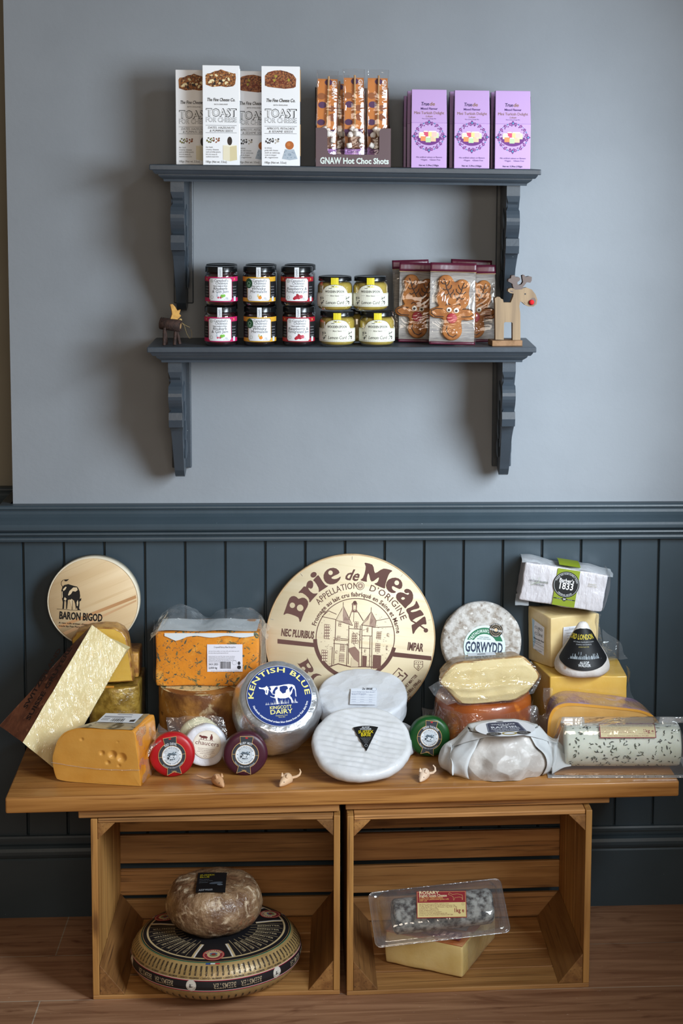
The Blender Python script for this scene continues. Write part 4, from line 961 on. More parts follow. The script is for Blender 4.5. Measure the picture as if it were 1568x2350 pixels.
for q, c in zip(st, ('bf8f62', 'cfa67c')):
    cl = [(x*min(1, (R_-.005)/max(hypot(x, y), 1e-6)), y*min(1, (R_-.005)/max(hypot(x, y), 1e-6))) for x, y in q]; k.poly(cl if True else q, c, 0)
def fm(pts): return face_pts(t, [(x/3.92, 1100+y/3.92) for x, y in pts])
BK = '191614'
cow = [(563, 965), (580, 950), (615, 942), (665, 958), (695, 965), (708, 985), (718, 1010), (722, 1050), (718, 1075), (733, 1068), (730, 1090), (715, 1100), (716, 1130), (712, 1160), (722, 1175), (700, 1178), (692, 1150), (684, 1172), (678, 1120), (668, 1090), (650, 1080), (640, 1095), (632, 1080), (612, 1085), (608, 1125), (604, 1165), (595, 1168), (596, 1110), (590, 1085), (580, 1100), (576, 1165), (562, 1166), (566, 1105), (556, 1060), (553, 1000)]
k.poly(fm(cow), BK, 1)
for w_ in ([(566, 990), (590, 965), (600, 968), (590, 990), (572, 1005)], [(612, 1040), (625, 1005), (660, 972), (692, 972), (700, 995), (680, 1010), (655, 1005), (640, 1030), (620, 1045)], [(575, 1080), (583, 1060), (600, 1075), (590, 1090)], [(690, 1105), (700, 1085), (706, 1110), (700, 1140), (692, 1140)], [(628, 1090), (645, 1075), (660, 1090), (655, 1130), (650, 1160), (640, 1130)], [(556, 1010), (562, 1005), (565, 1060), (559, 1070)]): k.poly(fm(w_), 'd8c09a', 2)
k.line(fm([(563, 965), (552, 945), (554, 920), (570, 905), (590, 902)]), .0009, BK, 1); k.poly(fm([(578, 902), (600, 900), (622, 898), (610, 910), (596, 918), (582, 914)]), BK, 1)
k.line(fm([(512, 1166), (560, 1168), (640, 1176), (728, 1176)]), .0008, BK, 1); k.line(fm([(652, 1090), (650, 1172)]), .0012, BK, 2)
a0 = onface(t, 135.5, 1419.5); a1 = onface(t, 235, 1426); rt = atan2(a1[1]-a0[1], a1[0]-a0[0]); wd = hypot(a1[0]-a0[0], a1[1]-a0[1])
k.text('BARON BIGOD', a0[0], a0[1], .0155, BK, 2, al='l', w_=wd, wt='x', rot=rt)
for (u, v, u2, v2, tx) in ((135, 1430.5, 205, 1433.5, 'A raw milk artisan cheese'), (135, 1437.5, 203, 1441, 'made by Fen Farm Dairy')):
    a0 = onface(t, u, v); a1 = onface(t, u2, v2); k.text(tx, a0[0], a0[1], .0036, BK, 2, al='l', w_=hypot(a1[0]-a0[0], a1[1]-a0[1]), wt='b', rot=rt)
k.build('print', lid)

# --- gold wrapped piece with a yellow piece on it
GZ = .570
t = thing('cheese_wedge', 'gold foil backed cheese piece under the yellow slice, behind the tall wedge', 'cheese', (-.50, -.16, TZ+.001))
b = MB(); q = [(-.052, -.014), (.0, -.030), (.050, -.008), (.052, .135), (-.06, .135)]
extrude_cheese(b, q, 0, GZ-TZ-.001, 5, .004); b.jitter(.0015, 30, 1)
b.build('foil_rind', mat('gold foil rind', 'a98a3c', .35, col2='7c5f20', sc=50, metal=.25, bump=.5, bsc=120, coat=.6, wrap=(60, .8)), t)
b = MB(); P = [at(u, v, -.178) for u, v in [(229, 1630), (237, 1574), (262, 1574), (256, 1640)]]; b.add([p-V(t.location) for p in P], [(0, 3, 2, 1)]); b.build('cut_face', paste('aged orange paste', 'c98a2c', 'b87820', coat=.8, wrap=(60, .7)), t)
t = thing('cheese_wedge', 'yellow cheese piece with brown edge, peeping out right of the tall wedge top', 'cheese', (-.50, -.165, GZ+.001))
fr_ = [at(u, v, -.165)-V((-.50, -.165, GZ+.001)) for u, v in [(306, 1564), (232, 1569), (170, 1500), (163, 1468), (176, 1452), (205, 1443), (235, 1440), (262, 1441), (280, 1450), (290, 1463), (299, 1510)]]
poly = [(p.x, max(p.z, 0)) for p in fr_]
Mx = Matrix(((1, 0, 0, 0), (0, 0, -1, 0), (0, 1, 0, 0), (0, 0, 0, 1)))    # slab z -> towards the viewer
b = MB(); rim = extrude_cheese(b, poly, -.052, 0, 3, .003, (True, False)); b.jitter(.001, 40, 2); b.v = [tuple(Mx @ V(p)) for p in b.v]; b.build('rind', mat('amber rind', 'b98a3e', .5, col2='8a5a2a', sc=60, bump=.3, coat=.5, wrap=(60, .6)), t)
b = cap_mesh(rim); b.v = [tuple(Mx @ V(p)) for p in b.v]; b.build('paste', paste('golden paste', 'd9b24e', 'cfa23e', coat=.8, wrap=(45, .5)), t)
b = MB(); b.rbox((-.075, .055, 0), (.045, .140, fc.z-R_-GZ-.003), .004, 6); b.build('back_half', MATS['amber rind'], t)

# --- tall dark-rinded wedge wrapped in cling film
rindd = mat('dark gruyere rind', '8a5236', .6, col2='633521', sc=18, bump=.5, bsc=90, coat=.35, wrap=(50, .7), extra=[('a0684a', 70, .6, .7, 0)])
A, B_, C_, D_ = at(211, 1434, -.205), at(290, 1491, -.215), V((-.600, -.305, TZ+.002)), at(52, 1704, -.318)
D2 = at(-2, 1666, -.235); A2 = at(203, 1440, -.175)
Cb = C_+(D2-D_)*.9+V((0.03, .02, 0)); Cb.z = TZ+.002; B2 = B_+V((.004, .035, -.004)); 
t = thing('cheese_wedge', 'tall pale wedge with dark brown rind in cling film, tilted at the bench left end', 'cheese', (-.6, -.28, TZ))
o_ = V((-.6, -.28, TZ))
def grid_quad(b, P, nu, nv, mi=0, sm=True):
    return b.surf(lambda u, v: (P[0]*(1-u)+P[1]*u)*(1-v)+(P[3]*(1-u)+P[2]*u)*v-o_, nu, nv, mi, sm)
b = MB(); grid_quad(b, [D_, A, A2, D2], 20, 8)
grid_quad(b, [D2, A2, B2, Cb], 6, 4); grid_quad(b, [D_, D2, Cb, C_], 8, 4); b.jitter(.0016, 25, 3); b.build('rind', rindd, t)
b = MB(); grid_quad(b, [C_, B_, A, D_], 14, 10); grid_quad(b, [A, B_, B2, A2], 6, 3); grid_quad(b, [C_, Cb, B2, B_], 5, 5); b.jitter(.0016, 25, 3)
b.build('paste', paste('pale gruyere paste', 'e3d3a0', 'd6c388', extra=[('d3b878', 9, .5, .7, 0)]), t)
n_ = (A-D_).cross(C_-D_).normalized(); n_ = n_ if n_.y < 0 else -n_
b = MB(); off = n_*.002
def gq2(b, P, nu, nv): return b.surf(lambda u, v: (P[0]*(1-u)+P[1]*u)*(1-v)+(P[3]*(1-u)+P[2]*u)*v-o_+n_*(.0022+.0012*noise.noise(V((u*9, v*7, 1)))+.0007*noise.noise(V((u*40, v*6, 4)))), nu, nv)
gq2(b, [C_, B_, A, D_], 60, 36); b.build('film', film('creased cling film', .04, .30, bsc=1, bst=.6, rough=.16, haze=.03, rot=(0, rad(-35), 0), stretch=(95, 60, 16)), t)
k = Ink(); ex = (A-D_).normalized(); 
for i, tx in enumerate(['SUISSE GRUYERE', 'SWITZERLAND']):
    k.text(tx, .045+.02*i, .016+.030*i, .013, '2a1712', 1, al='l', w_=.17-.03*i, wt='x')
er = (D2-D_); er = (er-ex*er.dot(ex)).normalized(); nr = ex.cross(er); nr = nr if nr.x < 0 else -nr
k.build('stamped_lettering', t, lambda x, y, z: tuple(D_+ex*x+er*y+nr*(z+.0022)-o_))

# --- front-left half of a holed yellow cheese
FL, FR = V((-.603, -.358, TZ+.001)), V((-.4225, -.3985, TZ+.001))
ex = (FR-FL).normalized(); ang = atan2(ex.y, ex.x); wd = (FR-FL).length
t = thing('cheese_half', 'half wheel of holed orange-yellow cheese lying cut side forward at the front left', 'cheese', FL, Matrix.Rotation(ang, 3, 'Z'))
hh = .1125
prof = [(.012, .0), (.10, -.0005), (wd, 0), (wd-.006, hh*.55), (wd-.011, hh-.004), (wd-.016, hh), (.055, hh), (.030, hh-.007), (.013, hh-.024), (.004, hh-.050), (.0005, hh*.45), (.001, .032), (.005, .012)]
prof = chaikin(prof, (1, 2, 5), 2)
gr = mat('yellow coated rind', 'd8922e', .38, col2='c97f22', sc=14, bump=.1, bsc=90, coat=.6, wrap=(40, .5))
b = MB(); rim = extrude_cheese(b, prof, -.115, 0, 8, .003, (True, False), n_sub=2); b.jitter(.0012, 25, 4); rim = b.v[len(b.v)-0-len(rim)-0:] if False else rim
b.v = [(x+max(0, 1-x/wd)*(-z/.115)*.075, y, z) for x, y, z in b.v]; b.v = [tuple(Mx @ V(p)) for p in b.v]; rind_o = b.build('rind', gr, t)
n_r = len(rim); 
b = MB(); cxy = (wd*.5, hh*.5); vs = [tuple(Mx @ V((p[0], p[1], .0))) for p in rim]
RG = 10; vv = []
holes = [(.063, .090, .003), (.105, .064, .0045), (.127, .062, .007), (.146, .057, .008), (.117, .045, .004), (.140, .040, .003), (.138, .089, .0018)]
def fz(x, y):
    z = .0006*noise.noise(V((x*30, y*30, 0)))
    for hx, hy, hr in holes:
        d = hypot(x-hx, y-hy)
        if d < hr*1.3: z -= .6*hr*(1-(d/(hr*1.3))**2)
    return z
face_grid(b, prof, 130, 90, lambda x, y: fz(x, y)+.0006)
b.build('paste', paste('gouda paste', 'dba24c', 'd3963e', coat=.7, wrap=(35, .35)), t)
b = MB(); b.surf(lambda u, v: (-.0015+u*(wd+.001), -.0028-.0006*sin(40*u), .0385-.006*sin(u*3)+.004*u*-1+.0016*v), 40, 1); b.build('bag_seam', film('bag seam', .25, .4, bsc=60, bst=.6, haze=.18), t)
b = MB(); b.surf(lambda u, v: (wd-.004-.010*v+.004*noise.noise(V((u*6, v*6, 2))), .002+u*.108, v*hh*.98+.001), 14, 12); b.jitter(.004, 30, 6); b.v = [(x+.004, y, z) for x, y, z in b.v]; b.build('bag_end', bagc, t)
b = MB(); b.surf(lambda u, v: (wd+.004+.030*v*sin(pi*u)+.003*sin(20*u), .03+.05*u+.02*v, .05+.03*u+.018*v), 12, 6); b.jitter(.004, 50, 8); b.build('bag_corner', bagc, t)
# grey-black weathered top and its label
b = MB(); b.surf(lambda u, v: (.052+u*(wd-.069)+.066*v*(1-u), .003+v*.108, hh+.0014+.0006*sin(9*u+5*v)), 16, 12); b.jitter(.0008, 40, 3)
b.build('top_rind', mat('weathered top rind', 'b39b74', .6, col2='8f8f8a', sc=14, lo=.35, hi=.55, extra=[('3c352c', 26, .56, .64, 1.5)], bump=.3, coat=.5, wrap=(40, .6)), t)
def top_px(pts, z): return [tuple((t.matrix_world.inverted() @ on(u, v, TZ+.001+z))[:2]) for u, v in pts]
k = Ink(); zt = hh+.0022; q = top_px([(222, 1657), (309, 1659.5), (329, 1639), (243, 1637)], zt); k.poly(q, 'dfe3ea', 1)
a_, b2, d_ = V(q[0]), V(q[1])-V(q[0]), V(q[3])-V(q[0])
def uvq(u, v): return tuple(a_+b2*u+d_*v)
r = random.Random(4)
x = .32
while x < .66:
    w_ = r.choice([.008, .016, .024]); k.poly([uvq(x, .10), uvq(x+w_, .10), uvq(x+w_, .44), uvq(x, .44)], '222226', 2); x += w_+r.choice([.008, .016])
for (u0, u1, v) in ((.35, .75, .86), (.06, .7, .62), (.06, .6, .53), (.05, .27, .36), (.05, .25, .22), (.7, .78, .62)): k.poly([uvq(u0, v), uvq(u1, v), uvq(u1, v+.05), uvq(u0, v+.05)], '6a6a72', 2)
k.poly([uvq(.82, .12), uvq(.95, .12), uvq(.95, .4), uvq(.82, .3)], '2a2a2e', 2)
k.build('label', t, lambda x, y, z: (x, y, zt+z))

# --- marbled orange block in a loose bag, on a half drum of blue cheese
SC_ = V((-.3155, -.112, TZ+.001)); SR, SH = .0965, .127
t = thing('cheese_half', 'squat drum of blue cheese with mottled brown rind under the orange marbled block', 'cheese', SC_)
b = MB(); b.lathe([(SR-.004, 0), (SR, .004)]+[(SR, SH*i/8) for i in range(1, 8)]+[(SR-.0005, SH-.004), (SR-.003, SH)], 72); b.jitter(.0018, 30, 5)
b.build('rind', mat('mottled stilton rind', 'b07a34', .65, col2='6a3d18', sc=14, lo=.38, hi=.60, extra=[('c9b48c', 34, .60, .72, .5), ('5d3412', 60, .62, .7, 0)], bump=.6, bsc=130, coat=.35, wrap=(40, .6)), t)
b = MB(); b.lathe([(SR-.003, SH), (SR*.6, SH+.0004), (0, SH+.0005)], 64); b.build('cut_face', mat('blue veined paste', 'e6d3a2', .6, col2='dcc68e', sc=14, extra=[('4c5f52', 42, .55, .60, 2.5), ('72806a', 90, .60, .66, 2)], sss=.1), t)
OY = -.142
o_ = V(((at(357, 1568, OY).x+at(594, 1568, OY).x)/2, OY, TZ+SH+.0025))
t = thing('cheese_block', 'bright orange block marbled with blue mould in a loose clear bag with white label', 'cheese', o_, Matrix.Rotation(-.03, 3, 'Z'))
ow = at(594, 1568, OY).x-at(357, 1568, OY).x; oh = at(470, 1451, OY).z-o_.z
orp = mat('orange marbled paste', 'e2912a', .45, col2='d27d1e', sc=16, lo=.35, hi=.65, sss=.1, bump=.25, bsc=140, coat=.7, wrap=(35, .5), extra=[('eaa84a', 26, .58, .68, 0), ('5c6448', 26, .57, .62, 2.4), ('46524a', 80, .60, .64, 2.2), ('46524a', 38, .64, .67, 1.5)])
b = MB(); b.rbox((-ow/2, 0, 0), (ow/2, .115, oh), .005, 14); b.jitter(.002, 25, 6); b.build('cheese', orp, t)
k = Ink(); q = face_pts; 
def fxy(u, v): p = at(u, v, OY)-o_; return (p.x, p.z)
p0, p1 = fxy(476, 1541), fxy(557, 1477.5)
x0, y0, x1, y1 = p0[0], p0[1], p1[0], p1[1]; lw_, lh = x1-x0, y1-y0
k.rect(x0, y0, x1, y1, 'e4e3ee', 1); k.text('Cropwell Bishop Blue Shropshire', (x0+x1)/2, y1-lh*.13, .0035, '333338', 2, w_=lw_*.62)
small_lines(k, x0+.003, y1-lh*.26, x1-.002, 2, .0018, .0042, '55555c', seed=1); small_lines(k, x0+.003, y1-lh*.45, x1-.012, 5, .0018, .0030, '55555c', seed=2)
k.text('24.01.2021', x0+.003, y0+lh*.24, .0042, '1e1e24', 2, al='l', w_=lw_*.28, wt='b'); k.text('2,050 kg', x0+.003, y0+lh*.11, .0042, '1e1e24', 2, al='l', w_=lw_*.24, wt='b')
barcode(k, x0+lw_*.36, y0+lh*.11, x0+lw_*.67, y0+lh*.37); k.ring(x0+lw_*.77, y0+lh*.33, .0045, .0049, '6a6a72', 2, n=20); k.disc(x0+lw_*.90, y0+lh*.16, .0042, '2a2a30', 2, 12); k.disc(x0+lw_*.90, y0+lh*.31, .0030, '3a3a40', 2, 12, ry=.004)
k.text('www.clawson long dairies melton', (x0+x1)/2, y0+.0012, .0016, '55555c', 2, w_=lw_*.8)
k.build('label', t, lambda x, y, z: (x, -.0016-z, y))
b = MB(); b.surf(lambda u, v: (-ow/2+.004+u*(ow-.008), .006+v*.10, oh+.0018+.0012*sin(12*u)), 20, 6); b.surf(lambda u, v: (-ow/2+.02+u*(ow-.03), -.0030, oh-.001-v*(.006+.004*sin(9*u)**2+(.008 if u < .25 else 0)*(1-abs(u-.12)*8))), 24, 2)
b.build('paper_sheet', mat('white paper sheet', 'd9dfe2', .6), t)
def bag_top(u, v):
    x = -ow/2-.012+u*(ow+.030); hump = .036*sin(pi*min(1, u*2.05))**1.1*(u < .49)+.030*sin(pi*max(0, (u-.46)/.54))**.9*(u > .46)
    z = oh+.002+(hump+.006)*sin(pi*min(1, .08+v*.62)); edge = max(0, .5-abs(u-.5)); z -= .018*(1-min(1, edge*14))
    return (x, -.012+.10*v, z)
b = MB(); b.surf(bag_top, 60, 30); b.jitter(.0075, 24, 9); b.jitter(.003, 70, 4); b.build('bag_top', film('crumpled bag', .06, .55, bsc=26, bst=1.0, rough=.12, haze=.07), t)
b = MB(); b.surf(lambda u, v: (-ow/2-.003-.012*u*(1-.3*v), .004+.07*u, (oh+.012)*(.06+.94*v)), 8, 16); b.jitter(.003, 25, 4); b.build('bag_side', bagc, t); b = MB(); b.surf(lambda u, v: (ow/2+.003+.010*u, .004+.06*u, (oh+.004)*(.10+.9*v)), 8, 16); b.jitter(.003, 25, 4); b.build('bag_side', bagc, t)

# --- waxed truckles with ribbon labels
GOLD, CHAR = 'd3a868', '34383f'
def truckle(u, v, rpx, y, a, tl, roll, col, col2, name, sub1, label):
    c = at(u, v, y); R = rpx*mpp(c); t = thing('waxed_cheese', label, 'cheese', c, frame(facing(a, tl), roll), 'small waxed truckles')
    wax = mat('wax '+col, col, .38, col2=col2, sc=9, bump=.06, bsc=60, spec=.45)
    T = .030; k_ = [(R*.80, 0), (R*.90, -.0012), (R*.96, -.0042), (R*.992, -.009), (R, -.015), (R*.992, -.021), (R*.96, -.026), (R*.9, -.0288), (R*.8, -T), (0, -T)]
    b = MB(); b.lathe([(0, .0004), (R*.4, .0004), (R*.65, .0003)]+k_, 64); b.jitter(.0009, 35, u); b.f = [f[::-1] for f in b.f]; b.build('wax_coat', wax, t)
    k = Ink(); s = R/.0463
    def rib(e):   # ribbon outline with flared ends round a disc
        r0 = .0278*s+e; w1, w2 = .0125*s+e, .0150*s+e; top, bot = .0385*s+e, -.0400*s-e; pts = []
        a1 = math.acos(w1/r0); pts = [(w2*.92, top), (-w2*.92, top*.985), (-w1, r0*sin(a1)+.002*s)]
        n = 20; pts += [(r0*cos(pi-a1+(2*a1)*i/n), r0*sin(pi-a1+2*a1*i/n)) for i in range(n+1)]
        pts += [(-w2, bot+.001), (0, bot+.0065*s), (w2, bot), (w1, -r0*sin(a1))]
        pts += [(r0*cos(-a1+2*a1*i/n), r0*sin(-a1+2*a1*i/n)) for i in range(n+1)]
        return pts
    k.poly(rib(0), GOLD, 1); k.poly(rib(-.0009*s), CHAR, 2)
    k.disc(0, 0, .0205*s, GOLD, 3); k.disc(0, 0, .0198*s, 'dfe6ee', 4); k.ring(0, 0, .0128*s, .0132*s, '30343a', 5)
    for x in (-1, 1): k.line([(x*.0205*s, 0), (x*.0278*s, 0)], .0007*s, GOLD, 4); k.disc(x*.0163*s, 0, .0009*s, '20242a', 5, 10)
    k.arct('SNOWDONIA', 0, 0, .0142*s, .0042*s, '2b3138', 5, 90, 130); k.arct('cheese company', 0, 0, .0178*s, .0040*s, '2b3138', 5, 270, 140, inside=True)
    r = random.Random(2); k.disc(0, 0, .0118*s, 'c2ccd6', 5)
    for i in range(26): k.disc(r.uniform(-.0095, .0095)*s, r.uniform(-.008, .007)*s, r.uniform(.0008, .0026)*s, r.choice(['20262c', '39424a', '8fa0ae', 'e6ecf2']), 6, 8, ry=.001*s, rot=r.random()*3)
    k.poly([(-.011*s, .001*s), (-.004*s, .008*s), (.0*s, .005*s), (.004*s, .0075*s), (.010*s, 0)], '5a6874', 6); k.poly([(-.005*s, .0068*s), (-.004*s, .008*s), (-.0015*s, .006*s)], 'f0f4f8', 7)
    k.arct(name, 0, 0, .0222*s, .0048*s, 'd9dde2', 3, 90, 62 if len(name) < 10 else 92, wt='b'); k.arct(sub1, 0, 0, .0262*s, .0028*s, 'c9ced6', 3, 270, 105, inside=True)
    k.poly([(-.0022*s, .0335*s), (.0022*s, .0335*s), (.0026*s, .0365*s), (.0010*s, .0355*s), (0, .0370*s), (-.0010*s, .0355*s), (-.0026*s, .0365*s)], 'c8202c', 3)
    k.text('200g', 0, -.0345*s, .0036*s, GOLD, 3, w_=.010*s)
    k.build('label', t, base=.0013)
    return t
truckle(395, 1734, 52, -.345, .05, .10, rad(-7), 'b5121c', '9c0c16', 'RED DEVIL', 'Red Leicester with Chillies & Crushed Pepper', 'bright red waxed round cheese leaning at the front, right of the holed half')
truckle(563, 1732, 51.5, -.340, .06, .10, rad(5), '461a2a', '3c1424', 'RUBY MIST', 'Mature Cheddar with Port & Brandy', 'dark purple waxed round cheese leaning below the foil wheel')
truckle(986, 1692.5, 47.5, -.245, .0, .08, rad(8), '0d4a1c', '093c16', 'GREEN THUNDER', 'Mature Cheddar with Garlic & Herbs', 'dark green waxed round cheese standing right of the white brie')

# --- small white cheese and the pale one behind it
whitep = mat('white wrapping paper', 'dfe0e6', .45, bump=.5, bsc=70, bd=.004, coat=.3, wrap=(60, .6))
c = at(472, 1712, -.292); Rw = .0435
t = thing('wrapped_cheese', 'small white paper wrapped round cheese with cream round label between two waxed ones', 'cheese', c, frame(facing(.12, .14), rad(10)))
b = MB(); b.lathe(drum(Rw, .030, .006), 64); b.jitter(.0022, 45, 2); b.build('wrapper', whitep, t)
k = Ink(); k.disc(.002, .0035, .0292, 'c9b9a6', 2); k.disc(.002, .0035, .0284, 'ece4d4', 3); k.disc(.002, .0035, .0270, 'c4ae9a', 4); k.disc(.002, .0035, .0266, 'ece4d4', 5); RD = '6d3430'
k.text('chaucers', .002, .002, .0088, RD, 6, w_=.050, it=.05)
for x, y, w_, h_ in ((-.006, .018, .0075, .0028), (.009, .0185, .003, .0045)): k.disc(x, y, w_, RD, 6, 14, ry=h_)
for x in (-.012, -.007, -.001, .007, .011): k.line([(x, .0175), (x+.0006, .0125)], .0012, RD, 6)
k.disc(-.014, .0195, .0028, RD, 6, 10, ry=.002); k.disc(.0085, .024, .0016, RD, 6, 10); k.line([(-.016, .0125), (.016, .0122)], .0006, RD, 6)
small_lines(k, -.017, -.006, .021, 4, .0018, .0034, RD, 6, 3, 'c'); k.disc(.002, -.0205, .0034, RD, 6, 14, ry=.002); k.disc(.002, -.0205, .0028, 'ece4d4', 7, 14, ry=.0015)
k.build('label', t, base=.0012)
c = at(458, 1695, -.252); 
t = thing('wrapped_cheese', 'pale round cheese in a clear bag behind the small white labelled cheese', 'cheese', c, frame(facing(.05, .25)))
b = MB(); b.lathe(drum(.044, .030, .009), 56); b.jitter(.0012, 40, 2); b.build('cheese', paste('pale soft cheese', 'd8d4b4', 'cdc8a2', coat=.7, wrap=(45, .6)), t)
b = MB(); b.surf(lambda u, v: ((-.066+.132*u)*(1-.25*v*(u > .5)), -.040+.088*v-.010*abs(u-.45), .006-.006*cos(5*u)*v), 26, 18); b.jitter(.0055, 35, 3); b.build('bag', bagc, t)

# --- foil wheel with the blue round label
foil = mat('crumpled foil', 'd6d8dc', .30, metal=.82, bump=.7, bsc=26, bd=.006, spec=.5, dist=1)
nrm = facing(.16, rad(41)); c = at(641, 1599, -.262); Rf = .0815
t = thing('foil_wrapped_cheese', 'fat foil wrapped wheel with round blue cow label, tilted back left of the brie', 'cheese', c, frame(nrm, rad(-1)))
b = MB(); T = .108; r_ = .010
pr = [(0, -T), (Rf*.6, -T), (Rf*.95, -T), (Rf*1.04, -T+.004), (Rf*1.10, -T+.014), (Rf*1.13, -T*.72), (Rf*1.14, -T*.5), (Rf*1.12, -T*.32), (Rf*1.07, -.018), (Rf*1.03, -.007), (Rf*.98, -.0015), (Rf*.93, 0), (Rf*.6, 0), (0, 0)]
b.lathe(pr, 80)
b.v = [((1+(.05*noise.noise(V((x*22, y*22, z*14)))+.03*noise.noise(V((x*60, y*60, z*30))))*min(1, max(0, -z/.015)))*x, (1+(.05*noise.noise(V((x*22, y*22, z*14)))+.03*noise.noise(V((x*60, y*60, z*30))))*min(1, max(0, -z/.015)))*y, z) for x, y, z in b.v]
b.jitter(.0022, 55, 3); b.build('foil', foil, t)
k = Ink(); BL, YE, WH = '0b2c74', 'ece28a', 'f0f2f4'; RL = .0672
k.disc(0, 0, RL+.0008, 'dfe4ee', 1, 72); k.disc(0, 0, RL, BL, 2, 72)
k.arct('KENTISH BLUE', 0, 0, RL*.80, .0105, YE, 3, 91, 186, wt='b'); k.arct('Handmade unpasteurised artisan blue cheese from our Kent dairy farm', 0, 0, RL*.90, .0042, WH, 3, 271, 146, inside=True, wt='b')
k.text('KINGCOTT', 0, -.0288, .0068, YE, 3, w_=.046, wt='b'); k.text('DAIRY', 0, -.0398, .0092, YE, 3, w_=.047, wt='b'); k.text('Staplehurst, Kent', 0, -.0448, .0025, YE, 3, w_=.025); k.text('TN12 0EX', 0, -.0486, .0022, YE, 3, w_=.014)
def km(pts): return [((x-478)/250*RL, (340-y)/226*RL) for x, y in pts]
cowp = [(372, 268), (388, 258), (398, 270), (420, 262), (450, 262), (470, 264), (520, 258), (560, 256), (590, 262), (604, 272), (610, 300), (609, 355), (602, 352), (603, 310), (597, 290), (586, 300), (578, 325), (560, 345), (572, 362), (578, 385), (574, 402), (566, 400), (564, 375), (548, 356), (520, 362), (480, 360), (462, 352), (460, 372), (464, 402), (452, 402), (448, 375), (446, 358), (410, 343), (405, 335), (438, 350), (444, 330), (425, 325), (412, 300), (400, 288), (395, 310), (385, 328), (370, 318), (372, 295), (360, 282), (328, 276), (326, 262), (350, 270)]
k.poly(km(cowp), WH, 3)
for q in ([(396, 272), (412, 266), (420, 285), (410, 298), (402, 285)], [(425, 320), (432, 300), (452, 275), (470, 268), (472, 285), (450, 300), (446, 325)], [(485, 300), (488, 272), (520, 266), (545, 270), (552, 290), (535, 300), (528, 320), (505, 325)], [(560, 290), (580, 275), (590, 285), (575, 305), (562, 322)], [(380, 290), (386, 288), (384, 312), (378, 312)]): k.poly(km(q), BL, 4)
r = random.Random(8)
for i in range(60):
    x = r.uniform(360, 612); hgt = r.uniform(6, 22)*(1+.9*(430 < x < 600)); k.poly(km([(x-1.6, 402), (x+1.6, 402), (x+r.uniform(-6, 6), 402-hgt)]), WH, 4)
k.build('label', t, base=.0042)

# --- stack of three white bries
brie = mat('white bloomy rind', 'dbdcdf', .6, col2='cfd0d1', sc=16, lo=.4, hi=.7, bump=.35, bsc=60, bd=.003, coat=.45, wrap=(50, .8), extra=[('cfc6b4', 45, .68, .76, 0)])
papr = mat('white waxed paper', 'cfd2d8', .5, bump=.5, bsc=35, bd=.005, crump=(24, .5), coat=.3, wrap=(40, .7))
t = thing('brie_cheese', 'white wheel lying flat beneath the labelled paper wrapped brie, only its edge showing', 'cheese', (.038, -.195, TZ+.001))
b = MB(); b.lathe([(r_, z+.042) for r_, z in drum(.103, .042, .010)], 72); b.jitter(.002, 30, 2); b.build('rind', papr, t)
nrm = facing(.0, rad(72)); c = at(833, 1589, -.172)
t = thing('brie_cheese', 'paper wrapped white wheel with printed slip, propped up behind the front brie', 'cheese', c, frame(nrm, rad(3)))
b = MB(); b.lathe(drum(.0965, .050, .008), 80); b.jitter(.0035, 22, 7); b.jitter(.0012, 70, 8); b.build('wrapper', papr, t)
k = Ink(); p0 = onface(t, 803, 1620); p1 = onface(t, 866, 1581); x0, y0, x1, y1 = p0[0], p0[1], p1[0], p1[1]; lh = y1-y0; lw_ = x1-x0
k.rect(x0, y0, x1, y1-.006, 'dde3ee', 1, 4, 4); small_lines(k, x0+.002, y1-.020, x1-.002, 2, .0032, .007, '4a5a8a', seed=5)
for j in range(4):
    for i in range(3): small_lines(k, x0+.003+i*lw_*.33, y0+lh*.52-j*.008, x0+.001+(i+1)*lw_*.30, 1, .0022, .004, '7c88a6', seed=i*7+j)
for j in range(5): k.line([(x0+.002, y0+.006+j*.010), (x1-.002, y0+.006+j*.010)], .0005, 'a3aec8', 2)
k.text('2x BRIE', x0+lw_*.62, y1-.010, .0068, '22242c', 2, w_=.022, wt='x', it=.15); k.disc(x1-.006, y1-.008, .0052, '7c88a6', 2, 18, ry=.0062); k.disc(x1-.006, y1-.008, .0046, 'dde3ee', 3, 18, ry=.0056)
k.build('label', t, base=.0042)
nrm = facing(.0, rad(64)); 
e_ = rad(64); Rb, Tb = .1035, .026
c = V((0, -.418+Rb*sin(e_)-Tb*cos(e_), TZ+.002+Rb*cos(e_)+Tb*sin(e_))); c.x = at(830, 1705, c.y).x
t = thing('brie_cheese', 'large white wheel with black wedge label, front and centre on the bench', 'cheese', c, frame(nrm, rad(0)))
pr = drum(Rb, Tb, .011)[:-4]+[((Rb-.011)*(1-i/44), 0) for i in range(1, 45)]
b = MB(); b.lathe(pr, 144)
b.v = [(x, y, z+(.0011*sin((y*cos(.28)+x*sin(.28))*2*pi/.0145)*min(1, (Rb-.004-hypot(x, y))/.02) if z > -.002 else 0)) for x, y, z in b.v]
b.jitter(.0030, 20, 9); b.jitter(.0008, 80, 3); b.build('rind', brie, t)
k = Ink(); q = face_pts(t, [(809, 1670), (867, 1674), (841, 1727)])
ap = V(q[2]); l_, r2 = V(q[0]), V(q[1]); a0, a1 = atan2(l_.y-ap.y, l_.x-ap.x), atan2(r2.y-ap.y, r2.x-ap.x); Rq = ((l_-ap).length+(r2-ap).length)/2
k.poly([tuple(ap)]+[(ap.x+Rq*cos(a1+(a0-a1)*i/14), ap.y+Rq*sin(a1+(a0-a1)*i/14)) for i in range(15)], '121214', 1)
am = (a0+a1)/2
